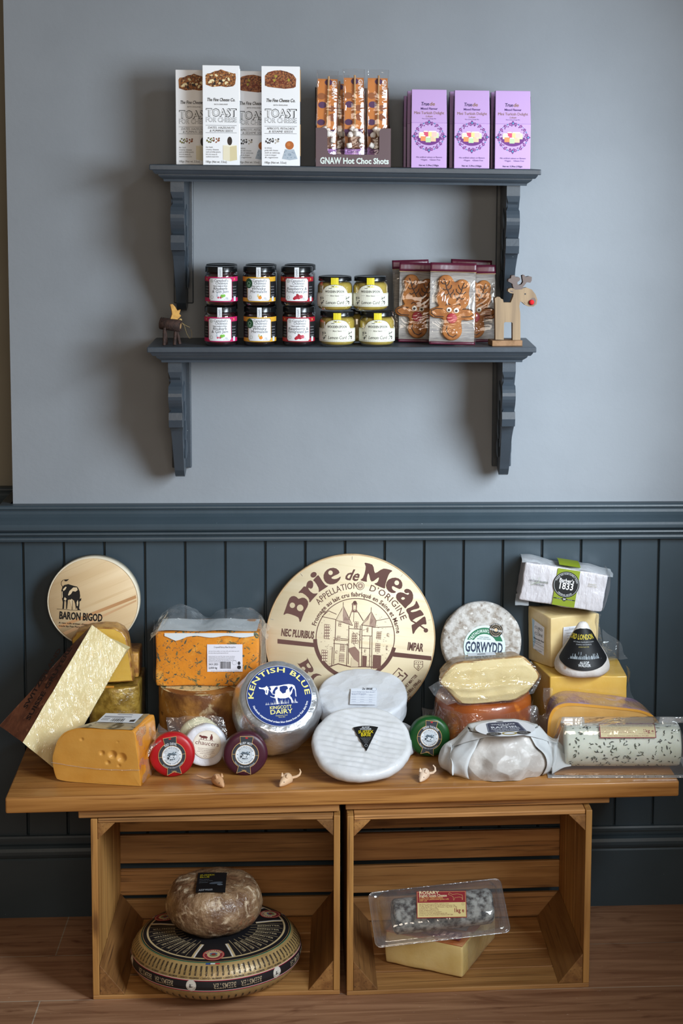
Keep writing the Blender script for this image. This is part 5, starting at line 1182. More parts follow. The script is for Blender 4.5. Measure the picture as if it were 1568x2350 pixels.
for tx, d, h_, c_, wv in (('ALSOP', .90, .0048, 'c9cdd2', .016), ('WALKER', .83, .0048, 'c9cdd2', .024), ('SUSSEX', .70, .0082, 'd8c21e', .031), ('BRIE', .58, .0082, 'd8c21e', .021)):
    k.text(tx, ap.x+Rq*d*cos(am), ap.y+Rq*d*sin(am), h_, c_, 3, w_=wv, wt='b', rot=am-pi/2)
for i in range(5): k.text('handmade soft white cheese'[:20-4*i], ap.x+Rq*(.50-.055*i)*cos(am), ap.y+Rq*(.50-.055*i)*sin(am), .0020, '9a9ea4', 3, w_=.022-.0045*i, rot=am-pi/2)
k.ring(ap.x+Rq*.22*cos(am), ap.y+Rq*.22*sin(am), .0028, .0033, 'b9bdc2', 3, n=16)
k.build('label', t, base=.0034)

# --- the big printed brie box
bw = wood('poplar box lid', 'e6d7b8', 'decca8', 0, .3, .55, c3='d8c49c', bump=.05); BR = '5a3830'
c = at(805.5, 1467, -.060); RB = .1862
t = thing('wooden_cheese_box', 'very large round wooden box with brown castle print leaning on the panelling at the back', 'box', c, frame(facing(.035, .13), rad(7.2)))
b = MB(); b.lathe([(0, -.034), (RB, -.034), (RB, -.0006), (RB-.0018, 0), (RB-.0024, -.0012)], 120); b.build('band', wood('poplar band', 'c7ab84', 'b49670', 2, .5, .55, bump=.05), t)
b = MB(); b.lathe([(RB-.0026, -.0012), (RB-.0030, 0), (0, 0)], 120); lid = b.build('lid', bw, t)
def bm(pts): return face_pts(t, [(590+x/3.647, 1260+y/3.647) for x, y in pts])
cc = bm([(824, 742)])[0]; q = bm([(490, 700)])[0]; RI = hypot(q[0]-cc[0], q[1]-cc[1])*.985
k = Ink()
def zpx(ox, oy, sc): return lambda pts: face_pts(t, [(ox+x/sc, oy+y/sc) for x, y in pts])
def circ(x, y, r, n=24): return [(x+r*cos(2*pi*i/n), y+r*sin(2*pi*i/n)) for i in range(n)]
z1, z2, z3, z4 = zpx(640, 1285, 5.973), zpx(820, 1280, 5.27), zpx(640, 1480, 6.4), zpx(880, 1490, 7.467)
def glyph(z, outer, *holes, rnd=1): k.hpoly(smooth_poly(z(outer), rnd), [z(h) for h in holes], BR, 2)
glyph(z1, [(60, 745), (72, 730), (85, 700), (130, 560), (145, 520), (175, 492), (210, 490), (245, 503), (262, 525), (268, 543), (290, 525), (320, 514), (350, 515), (385, 535), (405, 570), (407, 610), (395, 645), (365, 685), (345, 725), (330, 770), (312, 820), (303, 848), (292, 855), (280, 845), (285, 810), (275, 785), (240, 770), (170, 745), (120, 730), (95, 732), (85, 748), (70, 758)], circ(187, 621, 38), circ(294, 657, 46))
glyph(z1, [(268, 445), (278, 432), (300, 422), (335, 372), (345, 357), (358, 362), (380, 380), (378, 345), (385, 310), (405, 285), (435, 275), (465, 285), (476, 320), (474, 360), (462, 388), (445, 398), (425, 392), (412, 375), (402, 380), (402, 400), (440, 440), (470, 465), (500, 465), (530, 450), (540, 458), (525, 475), (480, 520), (450, 550), (435, 580), (425, 585), (415, 575), (425, 545), (415, 525), (370, 480), (320, 440), (295, 452), (278, 458)])
glyph(z1, [(478+44*cos(a)*cos(.6)+36*sin(a)*sin(.6), 203-44*cos(a)*sin(.6)+36*sin(a)*cos(.6)) for a in [2*pi*i/28 for i in range(28)]])
glyph(z1, [(465, 275), (500, 250), (530, 212), (541, 200), (555, 220), (600, 300), (640, 350), (660, 355), (678, 350), (682, 358), (650, 380), (600, 405), (560, 440), (548, 442), (545, 435), (557, 415), (550, 385), (520, 330), (490, 285), (475, 285)])
glyph(z1, [(840, 180), (825, 140), (790, 112), (750, 104), (705, 108), (660, 130), (630, 165), (612, 205), (612, 250), (628, 295), (660, 325), (700, 338), (750, 338), (800, 315), (835, 280), (855, 235), (850, 225), (840, 228), (825, 245), (795, 262), (760, 265), (725, 258), (702, 242), (760, 215), (830, 188)], circ(711, 175, 32))
glyph(z2, [(85, 65), (95, 55), (110, 62), (150, 72), (190, 75), (200, 110), (205, 160), (212, 200), (235, 180), (290, 140), (320, 125), (350, 132), (400, 145), (425, 150), (428, 160), (415, 172), (395, 178), (380, 200), (360, 260), (345, 310), (335, 340), (343, 370), (335, 377), (300, 360), (250, 338), (212, 322), (204, 312), (215, 304), (240, 308), (255, 290), (265, 250), (272, 220), (240, 250), (200, 285), (172, 298), (160, 270), (150, 220), (138, 160), (125, 200), (115, 250), (112, 275), (125, 288), (118, 295), (80, 282), (40, 275), (34, 265), (50, 258), (75, 250), (90, 200), (105, 130), (108, 100), (100, 85)])
glyph(z2, [(522, 392), (540, 370), (551, 335), (548, 300), (530, 268), (500, 245), (465, 236), (420, 240), (380, 258), (352, 290), (343, 335), (355, 375), (380, 410), (415, 428), (450, 430), (475, 418), (472, 405), (450, 402), (428, 390), (418, 365), (418, 345), (432, 332), (470, 360)], circ(480, 302, 29))
glyph(z2, [(590, 614), (600, 590), (610, 580), (640, 560), (668, 530), (680, 490), (680, 450), (668, 415), (650, 390), (620, 373), (590, 371), (570, 385), (565, 405), (578, 425), (600, 435), (618, 420), (630, 420), (632, 440), (615, 455), (590, 440), (560, 420), (520, 412), (490, 420), (470, 445), (468, 480), (480, 510), (510, 540), (540, 560), (570, 600), (580, 614)], [(530, 490), (550, 475), (575, 480), (580, 495), (560, 508), (540, 505)])
glyph(z2, [(715, 515), (725, 525), (740, 565), (760, 595), (755, 610), (720, 620), (680, 625), (645, 640), (640, 655), (660, 662), (720, 650), (750, 630), (760, 625), (775, 635), (800, 670), (812, 690), (800, 700), (760, 705), (700, 730), (670, 755), (655, 775), (648, 765), (625, 720), (620, 700), (630, 690), (610, 670), (593, 645), (590, 625), (605, 610), (640, 600), (690, 580), (708, 560), (708, 525)])
glyph(z2, [(655, 805), (670, 810), (685, 808), (760, 745), (805, 708), (820, 705), (828, 715), (830, 760), (845, 800), (835, 810), (820, 805), (800, 800), (780, 810), (730, 845), (700, 880), (690, 915), (680, 928), (668, 920), (670, 880), (660, 835)])
k.line(z2([(658, 760), (760, 818), (835, 872)]), .0030, BR, 2); k.hpoly(z2(circ(832, 878, 26)), [], BR, 2)
glyph(z3, [(415, 180), (425, 200), (450, 250), (500, 330), (510, 360), (505, 390), (480, 402), (450, 400), (430, 380), (435, 400), (420, 415), (400, 412), (380, 390), (350, 360), (320, 330), (290, 290), (270, 262), (285, 275), (310, 275), (400, 225), (420, 205)], [(405, 290), (430, 262), (445, 275), (475, 320), (470, 335), (440, 340), (415, 320)], [(330, 340), (345, 318), (375, 320), (395, 345), (385, 372), (372, 372)], rnd=0)
glyph(z3, [(640, 455), (600, 425), (550, 412), (500, 425), (470, 460), (463, 500), (480, 545), (520, 600), (530, 605), (505, 560), (498, 525), (515, 490), (560, 450), (600, 435), (635, 462)])
for q, w_ in (([(150, 450), (265, 325)], .0016), ([(262, 322), (325, 370)], .0022), ([(268, 395), (292, 442), (230, 490)], .0022), ([(290, 440), (340, 460)], .0026), ([(365, 405), (412, 452)], .0030), ([(412, 452), (300, 570)], .0026)): k.line(z4(q), w_, BR, 2)
k.text('de', *bm([(786, 260)])[0], .0235, BR, 2, w_=.0310, wt='b', it=.35)
k.arct('APPELLATION', cc[0], cc[1], RI*1.235, .0135, BR, 2, 119, 51, wt='n'); k.arct('D’ORIGINE', cc[0], cc[1], RI*1.235, .0135, BR, 2, 54, 55, wt='n')
s0 = bm([(865, 308)])[0]; k.disc(*s0, .0090, BR, 2, 28); k.disc(*s0, .0080, 'e2d2b2', 3, 28); k.disc(*s0, .0062, '8a6a5c', 4, 24); k.disc(*s0, .0022, 'e2d2b2', 5, 12)
for i in range(12): k.line([(s0[0]+.0025*cos(i*pi/6), s0[1]+.0025*sin(i*pi/6)), (s0[0]+.006*cos(i*pi/6), s0[1]+.006*sin(i*pi/6))], .0005, 'e2d2b2', 5)
k.arct('Fromage au lait cru fabriqué en Seine et Marne', cc[0], cc[1], RI*1.045, .0092, BR, 2, 91, 158, wt='b')
k.ring(*cc, RI-.0016, RI, BR, 2, -15-7, 195+7, 80); k.ring(*cc, RI-.0028, RI+.0055, BR, 2, 188, 352, 80)
for a, z_ in (((172, 752), (490, 822)), ((1140, 862), (1460, 932))):
    (x0, y0), (x1, y1) = bm([(a[0], a[1])])[0], bm([(z_[0], z_[1])])[0]
    P = bm([(a[0], a[1]), (z_[0], a[1]+(z_[0]-a[0])*.12 if False else z_[1]-35), (z_[0], z_[1]), (a[0], a[1]+38)]); k.poly(P, BR, 2)
p = bm([(200, 724)])[0]; q = bm([(475, 750)])[0]; rt = atan2(q[1]-p[1], q[0]-p[0]); k.text('NEC PLURIBUS', p[0], p[1], .0152, BR, 2, al='l', w_=hypot(q[0]-p[0], q[1]-p[1]), wt='x', rot=rt)
p = bm([(1257, 843)])[0]; q = bm([(1387, 857)])[0]; k.text('IMPAR', p[0], p[1], .0165, BR, 2, al='l', w_=hypot(q[0]-p[0], q[1]-p[1]), wt='x', rot=atan2(q[1]-p[1], q[0]-p[0]))
p = bm([(1250, 1165)])[0]; q = bm([(1345, 1062)])[0]; rt = atan2(q[1]-p[1], q[0]-p[0])
k.text('45% IN DRY MATTER', q[0], q[1], .0066, BR, 2, al='r', w_=.060, wt='b', rot=rt); p = bm([(1385, 1100)])[0]; k.text('weight 6,18lbs (98oz).', p[0]-.002, p[1], .0066, BR, 2, al='r', w_=.070, wt='b', rot=rt); p = bm([(1300, 1245)])[0]; k.text('keep 45°F', p[0], p[1], .0060, BR, 2, al='r', w_=.036, wt='b', rot=rt)
sh = bm([(1318, 935), (1388, 938), (1388, 985), (1352, 1018), (1316, 985)]); k.line(sh+[sh[0]], .0009, BR, 2); k.line(bm([(1318, 962), (1388, 965)]), .0008, BR, 2); m_ = bm([(1352, 988)])[0]; k.ring(*m_, .0026, .0033, BR, 2, n=16); k.line(bm([(1352, 965), (1351, 1012)]), .0007, BR, 2)
for x in (1333, 1352, 1371): k.disc(*bm([(x, 950)])[0], .0012, BR, 2, 8)
# building inside the circle
LN = '7a5a50'
def bl(pts, w_=.0007, c=BR): k.line(bm(pts), w_, c, 2)
def bp(pts, c=BR, l=2): k.poly(bm(pts), c, l)
bp([(722, 470), (718, 520), (672, 590), (790, 640), (750, 540)], 'a58a7a'); bp([(722, 470), (700, 545), (672, 592), (720, 605), (718, 540)], 'd9c6a8', 3); bl([(722, 445), (722, 480), (660, 595), (800, 640), (724, 480)], .0010)
bp([(958, 520), (905, 605), (880, 632), (985, 652), (995, 600)], 'a58a7a'); bp([(958, 520), (930, 590), (884, 632), (940, 640)], 'd9c6a8', 3); bl([(958, 488), (956, 525), (875, 635), (990, 655), (998, 600), (958, 525)], .0010)
bp([(796, 460), (838, 460), (835, 505), (848, 530), (790, 528), (797, 500)], '8a6a5c'); bp([(806, 470), (828, 472), (826, 515), (806, 512)], 'e0cfae', 3); bl([(796, 460), (820, 436), (838, 460)], .0016); k.disc(*bm([(820, 448)])[0], .0040, BR, 2, 14); k.ring(*bm([(817, 516)])[0], .0022, .0030, BR, 4, n=14)
bl([(790, 528), (770, 590)], .0012); bl([(848, 530), (890, 600)], .0014); bl([(812, 530), (808, 610)], .0008)
for q in ([(600, 517), (665, 545)], [(545, 565), (662, 590)], [(998, 600), (1110, 578)], [(975, 655), (1140, 650)], [(600, 517), (545, 565)]): bl(q, .0012)
for x, ya, yb in ((660, 595, 760), (648, 760, 960), (770, 640, 960), (880, 640, 980), (965, 650, 1000), (948, 730, 980), (632, 820, 985), (756, 790, 980), (865, 640, 830)): bl([(x, ya), (x-6, yb)], .0013)
for (ya, yb, xa, xb) in ((745, 755, 650, 770), (790, 800, 640, 760), (725, 728, 880, 962), (826, 832, 865, 950), (665, 672, 770, 880), (760, 765, 640, 760)): bl([(xa, ya), (xb, yb)], .0012)
bp([(770, 830), (820, 815), (858, 860), (858, 985), (840, 960), (770, 860)], '8a6a5c'); bp([(790, 905), (848, 950), (845, 985), (785, 985)], 'c8b496', 3)
def window(x, y, w_, h_, nx=3, ny=3):
    P = [(x, y), (x+w_, y+w_*.08), (x+w_-3, y+h_+w_*.08), (x-3, y+h_)]; bp(P, '7a5a4e')
    for i in range(nx):
        for j in range(ny):
            a = x+w_*(i+.18)/nx; b0 = y+h_*(j+.15)/ny+w_*.05; bp([(a, b0), (a+w_*.62/nx, b0), (a+w_*.62/nx, b0+h_*.66/ny), (a, b0+h_*.66/ny)], 'e0cfae', 3)
for q in ((565, 628, 46, 122, 3, 5), (543, 842, 48, 95, 3, 4), (685, 612, 24, 34, 2, 2), (818, 606, 34, 56, 2, 3), (672, 726, 28, 40, 2, 3), (796, 706, 44, 82, 3, 4), (698, 795, 42, 60, 3, 4), (690, 872, 44, 72, 4, 5), (1004, 690, 38, 62, 3, 4), (994, 786, 40, 74, 3, 4), (922, 655, 14, 40, 1, 3), (660, 850, 16, 22, 1, 1), (900, 838, 14, 26, 1, 2), (1090, 704, 16, 26, 1, 1), (1082, 808, 14, 38, 1, 1)): window(*q)
for q in ([(882, 890), (920, 895), (916, 985), (880, 985)], [(972, 885), (1040, 890), (1036, 1000), (968, 1000)]): bp(q, '6a483e')
r = random.Random(6)
for i in range(130):
    x, y = r.uniform(520, 1130), r.uniform(540, 985)
    if hypot(x-824, y-742) < 315 and (y > 660 or x < 660 or x > 985): bl([(x, y), (x+r.uniform(4, 14), y+r.uniform(-1, 2))], .0006, LN)
for i in range(26): a = r.uniform(800, 860); yy = r.uniform(690, 800); bl([(a, yy), (a+10, yy+16)], .0005, LN)
for i in range(18): a = 690+i*3.4; bl([(a+20, 540+i*3), (a+10, 595)], .0005, LN)
for i in range(16): a = 915+i*4; bl([(a+18, 565+i*3), (a, 625)], .0005, LN)
bl([(600, 985), (680, 960), (780, 985), (900, 985), (1030, 990)], .0022)
k.build('print', lid)
for i in range(9):
    a = rad(20+38*i); b = MB(); b.box((-.0036, -.0003, 0), (.0036, .0003, .0006), xf=Matrix.Translation(((RB-.008)*cos(a), (RB-.008)*sin(a), .0003)) @ Matrix.Rotation(a, 4, 'Z')); b.build('staple', mat('steel staple', 'c9ccd2', .3, metal=1), lid)

# ------------------------------------------------------------------ right half of the bench
# --- orange smoked wheel in a bag
OC = V((.286, -.150, TZ+.001)); OR_, OH = .1035, .113
t = thing('round_cheese', 'orange rinded wheel in a clear bag under the bagged half cheese', 'cheese', OC)
b = MB(); b.lathe([(0, 0), (OR_-.012, 0), (OR_-.004, .003), (OR_, .010)]+[(OR_+.002*sin(pi*i/6), .010+(OH-.022)*i/6) for i in range(1, 6)]+[(OR_, OH-.012), (OR_-.004, OH-.004), (OR_-.013, OH), (OR_*.5, OH), (0, OH)], 72); b.jitter(.0012, 25, 3)
b.build('rind', mat('orange smoked rind', 'a8551c', .4, col2='7f3a12', sc=12, lo=.3, hi=.7, bump=.2, bsc=90, coat=.8, wrap=(30, .6), extra=[('cf7a2a', 22, .6, .75, 0)]), t)
b = MB(); b.surf(lambda u, v: ((OR_+.006)*cos(pi*(1.04+.92*u))*(1+.0*v), (OR_+.006+.008*sin(14*u+3*v)**2*v)*sin(pi*(1.04+.92*u)), .012+.086*v), 44, 12); b.jitter(.0045, 32, 5); b.build('bag', film('bag on wheel', .05, .45, bsc=26, bst=1.0, rough=.08, haze=.02), t)
b = MB(); b.surf(lambda u, v: (OR_-.01+.055*u, -.06+.03*v+.01*u, .02+.062*v+.012*sin(7*u)-.012*u), 14, 10); b.jitter(.007, 40, 2); b.build('bag_tail', film('twisted bag end', .10, .5, bsc=30, bst=1.0, rough=.1, haze=.12), t)
b = MB(); b.surf(lambda u, v: (-OR_-.028+.034*u, -.02+.03*v, .02+.055*v-.010*u), 10, 10); b.jitter(.006, 40, 7); b.build('bag_corner', bagc, t)

# --- speckled wheel standing on the back of the orange wheel
nrm = facing(.03, .20); Rg = .0885; c = V((.283, -.073, 0)); c.z = OC.z+OH+.0015+Rg*cos(.20)+.040*sin(.20)*0
c.x = at(1105, 1476, c.y).x+.0015
t = thing('round_cheese', 'grey white mould speckled wheel with green and white label, standing upright at the back', 'cheese', c, frame(nrm, rad(4)))
b = MB(); b.lathe(drum(Rg, .042, .010), 80); b.jitter(.0020, 26, 4); b.jitter(.0007, 110, 5)
b.build('rind', mat('grey mould rind', 'c6c3bf', .8, col2='978d82', sc=55, lo=.42, hi=.62, bump=.6, bsc=260, extra=[('7d7064', 85, .58, .68, 0), ('ebe9e6', 60, .60, .70, 0), ('5c5047', 190, .70, .76, 0)]), t)
k = Ink(); l0 = onface(t, 1112, 1484); RG_ = .0462; GR, NV = '0f6b45', '24304c'; X, Yc = l0
k.disc(X, Yc, RG_, 'ccdfe0', 1, 60); k.disc(X, Yc, RG_-.0012, 'd3e3e3', 2, 60)
k.ring(X, Yc, RG_*.60, RG_*.90, GR, 3, 19, 161, 48); k.ring(X, Yc, RG_*.60, RG_*.90, GR, 3, 200, 340, 48)
k.poly([(X-RG_*.86, Yc+RG_*.30), (X-RG_*.56, Yc+RG_*.30), (X-RG_*.56, Yc+RG_*.40)], GR, 3)
k.arct('TRETHOWAN’S', X, Yc, RG_*.67, .0072, 'e3efec', 4, 116, 84, wt='b'); k.text('AWARD-WINNING', X-.002, Yc+RG_*.42, .0024, NV, 4, w_=.022); k.text('ARTISAN CHEESE MAKERS', X-.002, Yc+RG_*.34, .0024, NV, 4, w_=.030)
k.rect(X-RG_*.93, Yc-RG_*.33, X+RG_*.93, Yc+RG_*.29, 'd3e3e3', 4); k.text('GORWYDD', X-.001, Yc-RG_*.26, .0212, NV, 5, w_=.083, wt='x'); k.text('ORGANIC', X-.001, Yc-RG_*.52, .0078, GR, 5, w_=.028, wt='b')
bx, by = onface(t, 1138, 1446.5); k.disc(bx, by, .0152, '15171a', 6, 36); k.ring(bx, by, .0118, .0124, 'c9a878', 7, n=30); k.disc(bx, by, .0085, 'b79a6c', 7, 24); k.disc(bx, by, .0078, '15171a', 8, 24)
k.arct('THE SLATE', bx, by, .0126, .0020, 'd7d9db', 8, 90, 80); k.arct('CHEESE', bx, by, .0142, .0020, 'd7d9db', 8, 270, 60, inside=True); k.disc(bx, by+.001, .0045, 'c9a878', 9, 5); k.text('WORLD CHEESE', bx, by-.0015, .0036, 'e2e4e6', 10, w_=.029, wt='b', rot=-.15)
k.build('label', t, base=.0022)

# --- half of a washed-rind wheel in a vacuum bag
HY = -.247; HZ = OC.z+OH+.002
o_ = V((at(1125, 1600, HY).x, HY, HZ))
t = thing('cheese_half', 'pale yellow half cheese with rough tan rind, vacuum bagged on the orange wheel', 'cheese', o_, Matrix.Rotation(.03, 3, 'Z'))
def hp(u, v): p = at(u, v, HY)-o_; return (p.x, max(p.z, -.001))
out = [hp(920+x/4.356, 1360+y/4.356) for x, y in [(600, 1112), (560, 1085), (505, 1020), (450, 960), (405, 925), (378, 890), (400, 840), (450, 780), (520, 715), (600, 692), (700, 680), (850, 668), (980, 655), (1100, 650), (1180, 640), (1240, 645), (1290, 690), (1340, 750), (1385, 810), (1392, 850), (1360, 900), (1310, 960), (1270, 1010), (1200, 1060), (1140, 1085), (1000, 1090), (850, 1108), (700, 1120)]]
out = chaikin(out, (), 2); cxo = sum(p[0] for p in out)/len(out)
b = MB(); rim = extrude_cheese(b, out, -.115, 0, 7, .003, (True, True), n_sub=1); b.v = [(x*(1+.10*min(0, z)/.115), max(-.001, y*(1+.20*min(0, z)/.115)) if y > .04 else y, z) for x, y, z in b.v]; b.jitter(.0022, 35, 3); b.v = [tuple(Mx @ V(p)) for p in b.v]
tan_ = mat('rough tan rind', 'b08a52', .75, col2='8a6234', sc=45, bump=.9, bsc=160, coat=.6, wrap=(35, .7), extra=[('c9b184', 90, .6, .7, 0), ('6a4a28', 130, .66, .74, 0)]); b.build('rind', tan_, t)
b2 = MB(); face_grid(b2, [(cxo+(x-cxo)*.968, .046+(y-.046)*.955) for x, y in out], 110, 70, lambda x, y: .0044+.0020*noise.noise(V((x*38, y*38, 7)))+.0012*noise.noise(V((x*14, y*90, 2))))
b2.build('paste', paste('ivory paste', 'dfcd9c', 'd4be86', extra=[('dcb566', 10, .62, .8, 0)]), t)
b = MB(); cxx = sum(p[0] for p in out)/len(out)
def bagf_(u, v):   # film stretched over the cut face, standing out along a pleat half way up
    a = 2*pi*u; i = u*len(out); i0 = int(i) % len(out); f_ = i-int(i); p = V(out[i0])*(1-f_)+V(out[(i0+1) % len(out)])*f_; c = V((cxx, .046)); q = c+(p-c)*(v*1.03)
    ridge = .0015+.006*math.exp(-((q.y-.040-.004*sin(q.x*40))/.006)**2)
    return (q.x, -(.0058+ridge+.001*noise.noise(V((q.x*30, q.y*30, 3)))), q.y)
b.surf(bagf_, 84, 26, closed_u=True); b.build('bag_front', film('vacuum bag front', .045, .4, bsc=30, bst=.8, rough=.06, haze=.015), t)
for q in ([(378, 880), (275, 935), (330, 1020), (460, 1118), (560, 1090), (450, 960)], [(1392, 840), (1405, 830), (1385, 905), (1330, 1010), (1270, 1020), (1330, 940)]):
    P = [hp(920+x/4.356, 1360+y/4.356) for x, y in q]; cpt = (sum(p[0] for p in P)/len(P), sum(p[1] for p in P)/len(P))
    b = MB(); n = len(P); b.surf(lambda u, v: ((lambda a: (a[0], -.002+.004*noise.noise(V((a[0]*50, a[1]*50, 1))), a[1]))([cpt[d]+((P[int(u*n) % n][d]*(1-(u*n-int(u*n)))+P[(int(u*n)+1) % n][d]*(u*n-int(u*n)))-cpt[d])*v for d in (0, 1)])), n*5, 6, closed_u=True)
    b.build('bag_edge', bagc, t)
k = Ink(); q = [tuple((t.matrix_world.inverted() @ on(u, v, HZ+.096))[:2]) for u, v in ((1075, 1507), (1139, 1504), (1135, 1497), (1072, 1500))]
k.poly(q, 'dfe4ea', 1); a_, b_, d_ = V(q[0]), V(q[1])-V(q[0]), V(q[3])-V(q[0])
for i in range(10): k.poly([tuple(a_+b_*(.35+.03*i)+d_*.3), tuple(a_+b_*(.365+.03*i)+d_*.3), tuple(a_+b_*(.365+.03*i)+d_*.7), tuple(a_+b_*(.35+.03*i)+d_*.7)], '33343a', 2)
k.build('label', t, lambda x, y, z: (x, y, .0965+z))

# --- cheddar block, cube on it, white block on top
CF = V((.4285, -.168, TZ+.001)); CHt = .1495
t = thing('cheese_block', 'large plain yellow block at the back right, carrying the pale cube and the bell cheese', 'cheese', CF, Matrix.Rotation(-.012, 3, 'Z'))
ched = paste('cheddar paste', 'e0b858', 'd6aa46', coat=.5, wrap=(25, .3))
b = MB(); fn = lambda p: V((p.x-.0*p.y if p.x > .08 else p.x-p.y*.20*(1-p.x/.08), p.y, p.z))
b.rbox((0, 0, 0), (.168, .142, CHt), .003, 10, fn=fn); b.jitter(.0012, 20, 4); b.build('cheese', ched, t)
b = MB(); b.surf(lambda u, v: (.170+.045*u*(1-v)+.004*sin(8*v), .005+.05*u, .02+(CHt-.012)*v), 10, 14); b.jitter(.004, 30, 3); b.build('bag_side', bagc, t)
b = MB(); b.surf(lambda u, v: (-.010+.020*u+.006*sin(5*v), -.004, .012+.115*v), 6, 12); b.jitter(.003, 30, 6); b.build('bag_fold', bagc, t)
CT = CF.z+CHt
cr = [V((.4385, -.104, CT+.001)), V((.548, -.052, CT+.001)), V((.503, -.016, CT+.001)), V((.397, -.035, CT+.001))]
tp = [V((.437, -.105, .693)), V((.551, -.053, .689)), V((.503, -.014, .699)), V((.394, -.034, .7035))]
ctr = sum(cr, V())/4
t = thing('cheese_block', 'pale cream cube of cheese in a clear bag with white labels, under the white block', 'cheese', ctr)
b = MB(); b.rbox((-1, -1, 0), (1, 1, 1), .04, 10)
def tri_(p):
    u, v = (p[0]+1)/2, (p[1]+1)/2; lo = (cr[0]*(1-u)+cr[1]*u)*(1-v)+(cr[3]*(1-u)+cr[2]*u)*v; hi = (tp[0]*(1-u)+tp[1]*u)*(1-v)+(tp[3]*(1-u)+tp[2]*u)*v
    return lo*(1-p[2])+hi*p[2]-ctr
b.v = [tuple(tri_(p)) for p in b.v]; b.jitter(.0014, 30, 6); b.build('cheese', paste('cream cheddar', 'ddc694', 'd2b880', coat=.8, wrap=(35, .7), extra=[('ead9b4', 14, .55, .75, 0)]), t)
def face_fn(i, j, off=.0030):
    def fn_(x, y, z):
        lo = cr[i]*(1-x)+cr[j]*x; hi = tp[i]*(1-x)+tp[j]*x; p = lo*(1-y)+hi*y; n = (cr[j]-cr[i]).cross(V((0, 0, 1))).normalized(); return tuple(p+n*(off+z)-ctr)
    return fn_
k = Ink(); k.poly([(.26, .26), (.74, .20), (.76, .76), (.22, .82)], 'e4e6ec', 1); k.poly([(.23, .82), (.34, .80), (.30, .62), (.38, .45), (.33, .33), (.26, .26)], 'a9c6dd', 2)
for tx, y, h_ in (('CURD', .66, .05), ('CURE', .545, .05)): k.text(tx, .52, y, h_, '3b3d44', 3, w_=.36)
k.ring(.51, .62, .022, .030, '3b3d44', 3, n=14); k.text('Winterdale Shaw', .52, .45, .035, '22242a', 3, w_=.46, wt='b'); k.text('raw cheese', .48, .405, .025, '55575e', 3, w_=.3)
k.line([(.26, .39), (.74, .36)], .006, '33353b', 3); k.line([(.28, .33), (.74, .30)], .005, '8a8c92', 3); k.text('kg 0.350', .5, .245, .022, '55575e', 3, w_=.3)
o2 = k.build('label', t, face_fn(3, 0), .00014, label=''or'tall white label with pale blue edge')#='tall white label with pale blue edge'); 
k = Ink(); k.poly([(.22, .30), (.72, .24), (.74, .80), (.24, .80)], 'dfe2ea', 1); k.text('Traditional', .46, .745, .022, '4a4c54', 2, w_=.22); k.line([(.26, .73), (.70, .735)], .006, '4a4c54', 2)
for i in range(7): k.text('unpasteurised cows milk salt'[:26-i], .48, .66-i*.055, .022, '6a6c74', 2, w_=.36-.02*i)
k.build('label', t, face_fn(0, 1), .00014)
b = MB(); b.surf(lambda u, v: tuple((tp[1]*(1-u)+tp[2]*u)*(v)+(cr[1]*(1-u)+cr[2]*u)*(1-v)+V((.006+.006*sin(6*v), -.012, 0))-ctr), 8, 14); b.jitter(.005, 35, 3); b.build('bag_side', bagc, t)
b = MB(); b.surf(lambda u, v: (.085+.060*u*(1-.3*v), -.02+.02*u, .002+.075*(1-u*.5)*v), 10, 10); b.jitter(.006, 38, 8); b.build('bag_tail', bagc, t)
# white block
BY = -.112; p0, p1, p2 = at(1192, 1378, BY), at(1381, 1408, BY), at(1199, 1291, BY)
bw_ = (p1-p0).length; bh = (p2-p0).length; up_ = (p2-p0).normalized(); rr = atan2(p0.z-p1.z, p1.x-p0.x)
o_ = (p0+p1)/2
t = thing('cheese_block', 'white wrapped block with green band and round black label, topmost of the right stack', 'cheese', o_+V((0, 0, .0015)), frame(facing(-.02, .04), rr-.01))
wblk = mat('white film wrapper', 'c9c5c9', .45, col2='bdb9bd', sc=10, bump=1.0, bsc=60, bd=.006, coat=.4, wrap=(45, .8), bstretch=(1, .35, 1))
b = MB(); b.rbox((-bw_/2, 0, -.088), (bw_/2, bh, 0), .004, 16); b.jitter(.003, 22, 3); b.jitter(.0012, 70, 4); b.build('wrapper', wblk, t)
b = MB(); b.surf(lambda u, v: (-bw_/2-.008+u*(bw_+.02), bh-.001+.008*sin(pi*v)**.6*(.5+.5*abs(cos(3*u+.4)))+.003*sin(11*u), -.002-.085*v), 36, 16); b.jitter(.003, 45, 5); b.build('wrapper_fold', film('translucent wrapper', .16, .5, bsc=30, bst=.9, rough=.14, haze=.30), t)
b = MB(); b.surf(lambda u, v: (bw_/2+.002+.006*sin(pi*v), .004+(bh+.004)*v, -.085*u), 8, 14); b.jitter(.003, 40, 5); b.build('wrapper_end', MATS['translucent wrapper'], t)
b = MB(); b.surf(lambda u, v: (-bw_/2-.006+.030*u, -.014+.020*v+.004*u, -.006-.03*v), 8, 8); b.jitter(.003, 50, 5); b.build('wrapper_corner', MATS['translucent wrapper'], t)
k = Ink(); GN = '7f8f1c'; q = face_pts(t, [(1270, 1396), (1319, 1401), (1331, 1302), (1277, 1296)]); xm0, xm1 = (q[0][0]+q[3][0])/2, (q[1][0]+q[2][0])/2
k.rect(xm0, .002, xm1, bh-.001, GN, 0, 4, 6)
bcx, bcy = onface(t, 1299.5, 1341); rb = .0288; k.disc(bcx, bcy, rb, '0f1113', 2, 48); k.ring(bcx, bcy, rb*.905, rb*.925, 'd5d7d8', 3, n=48)
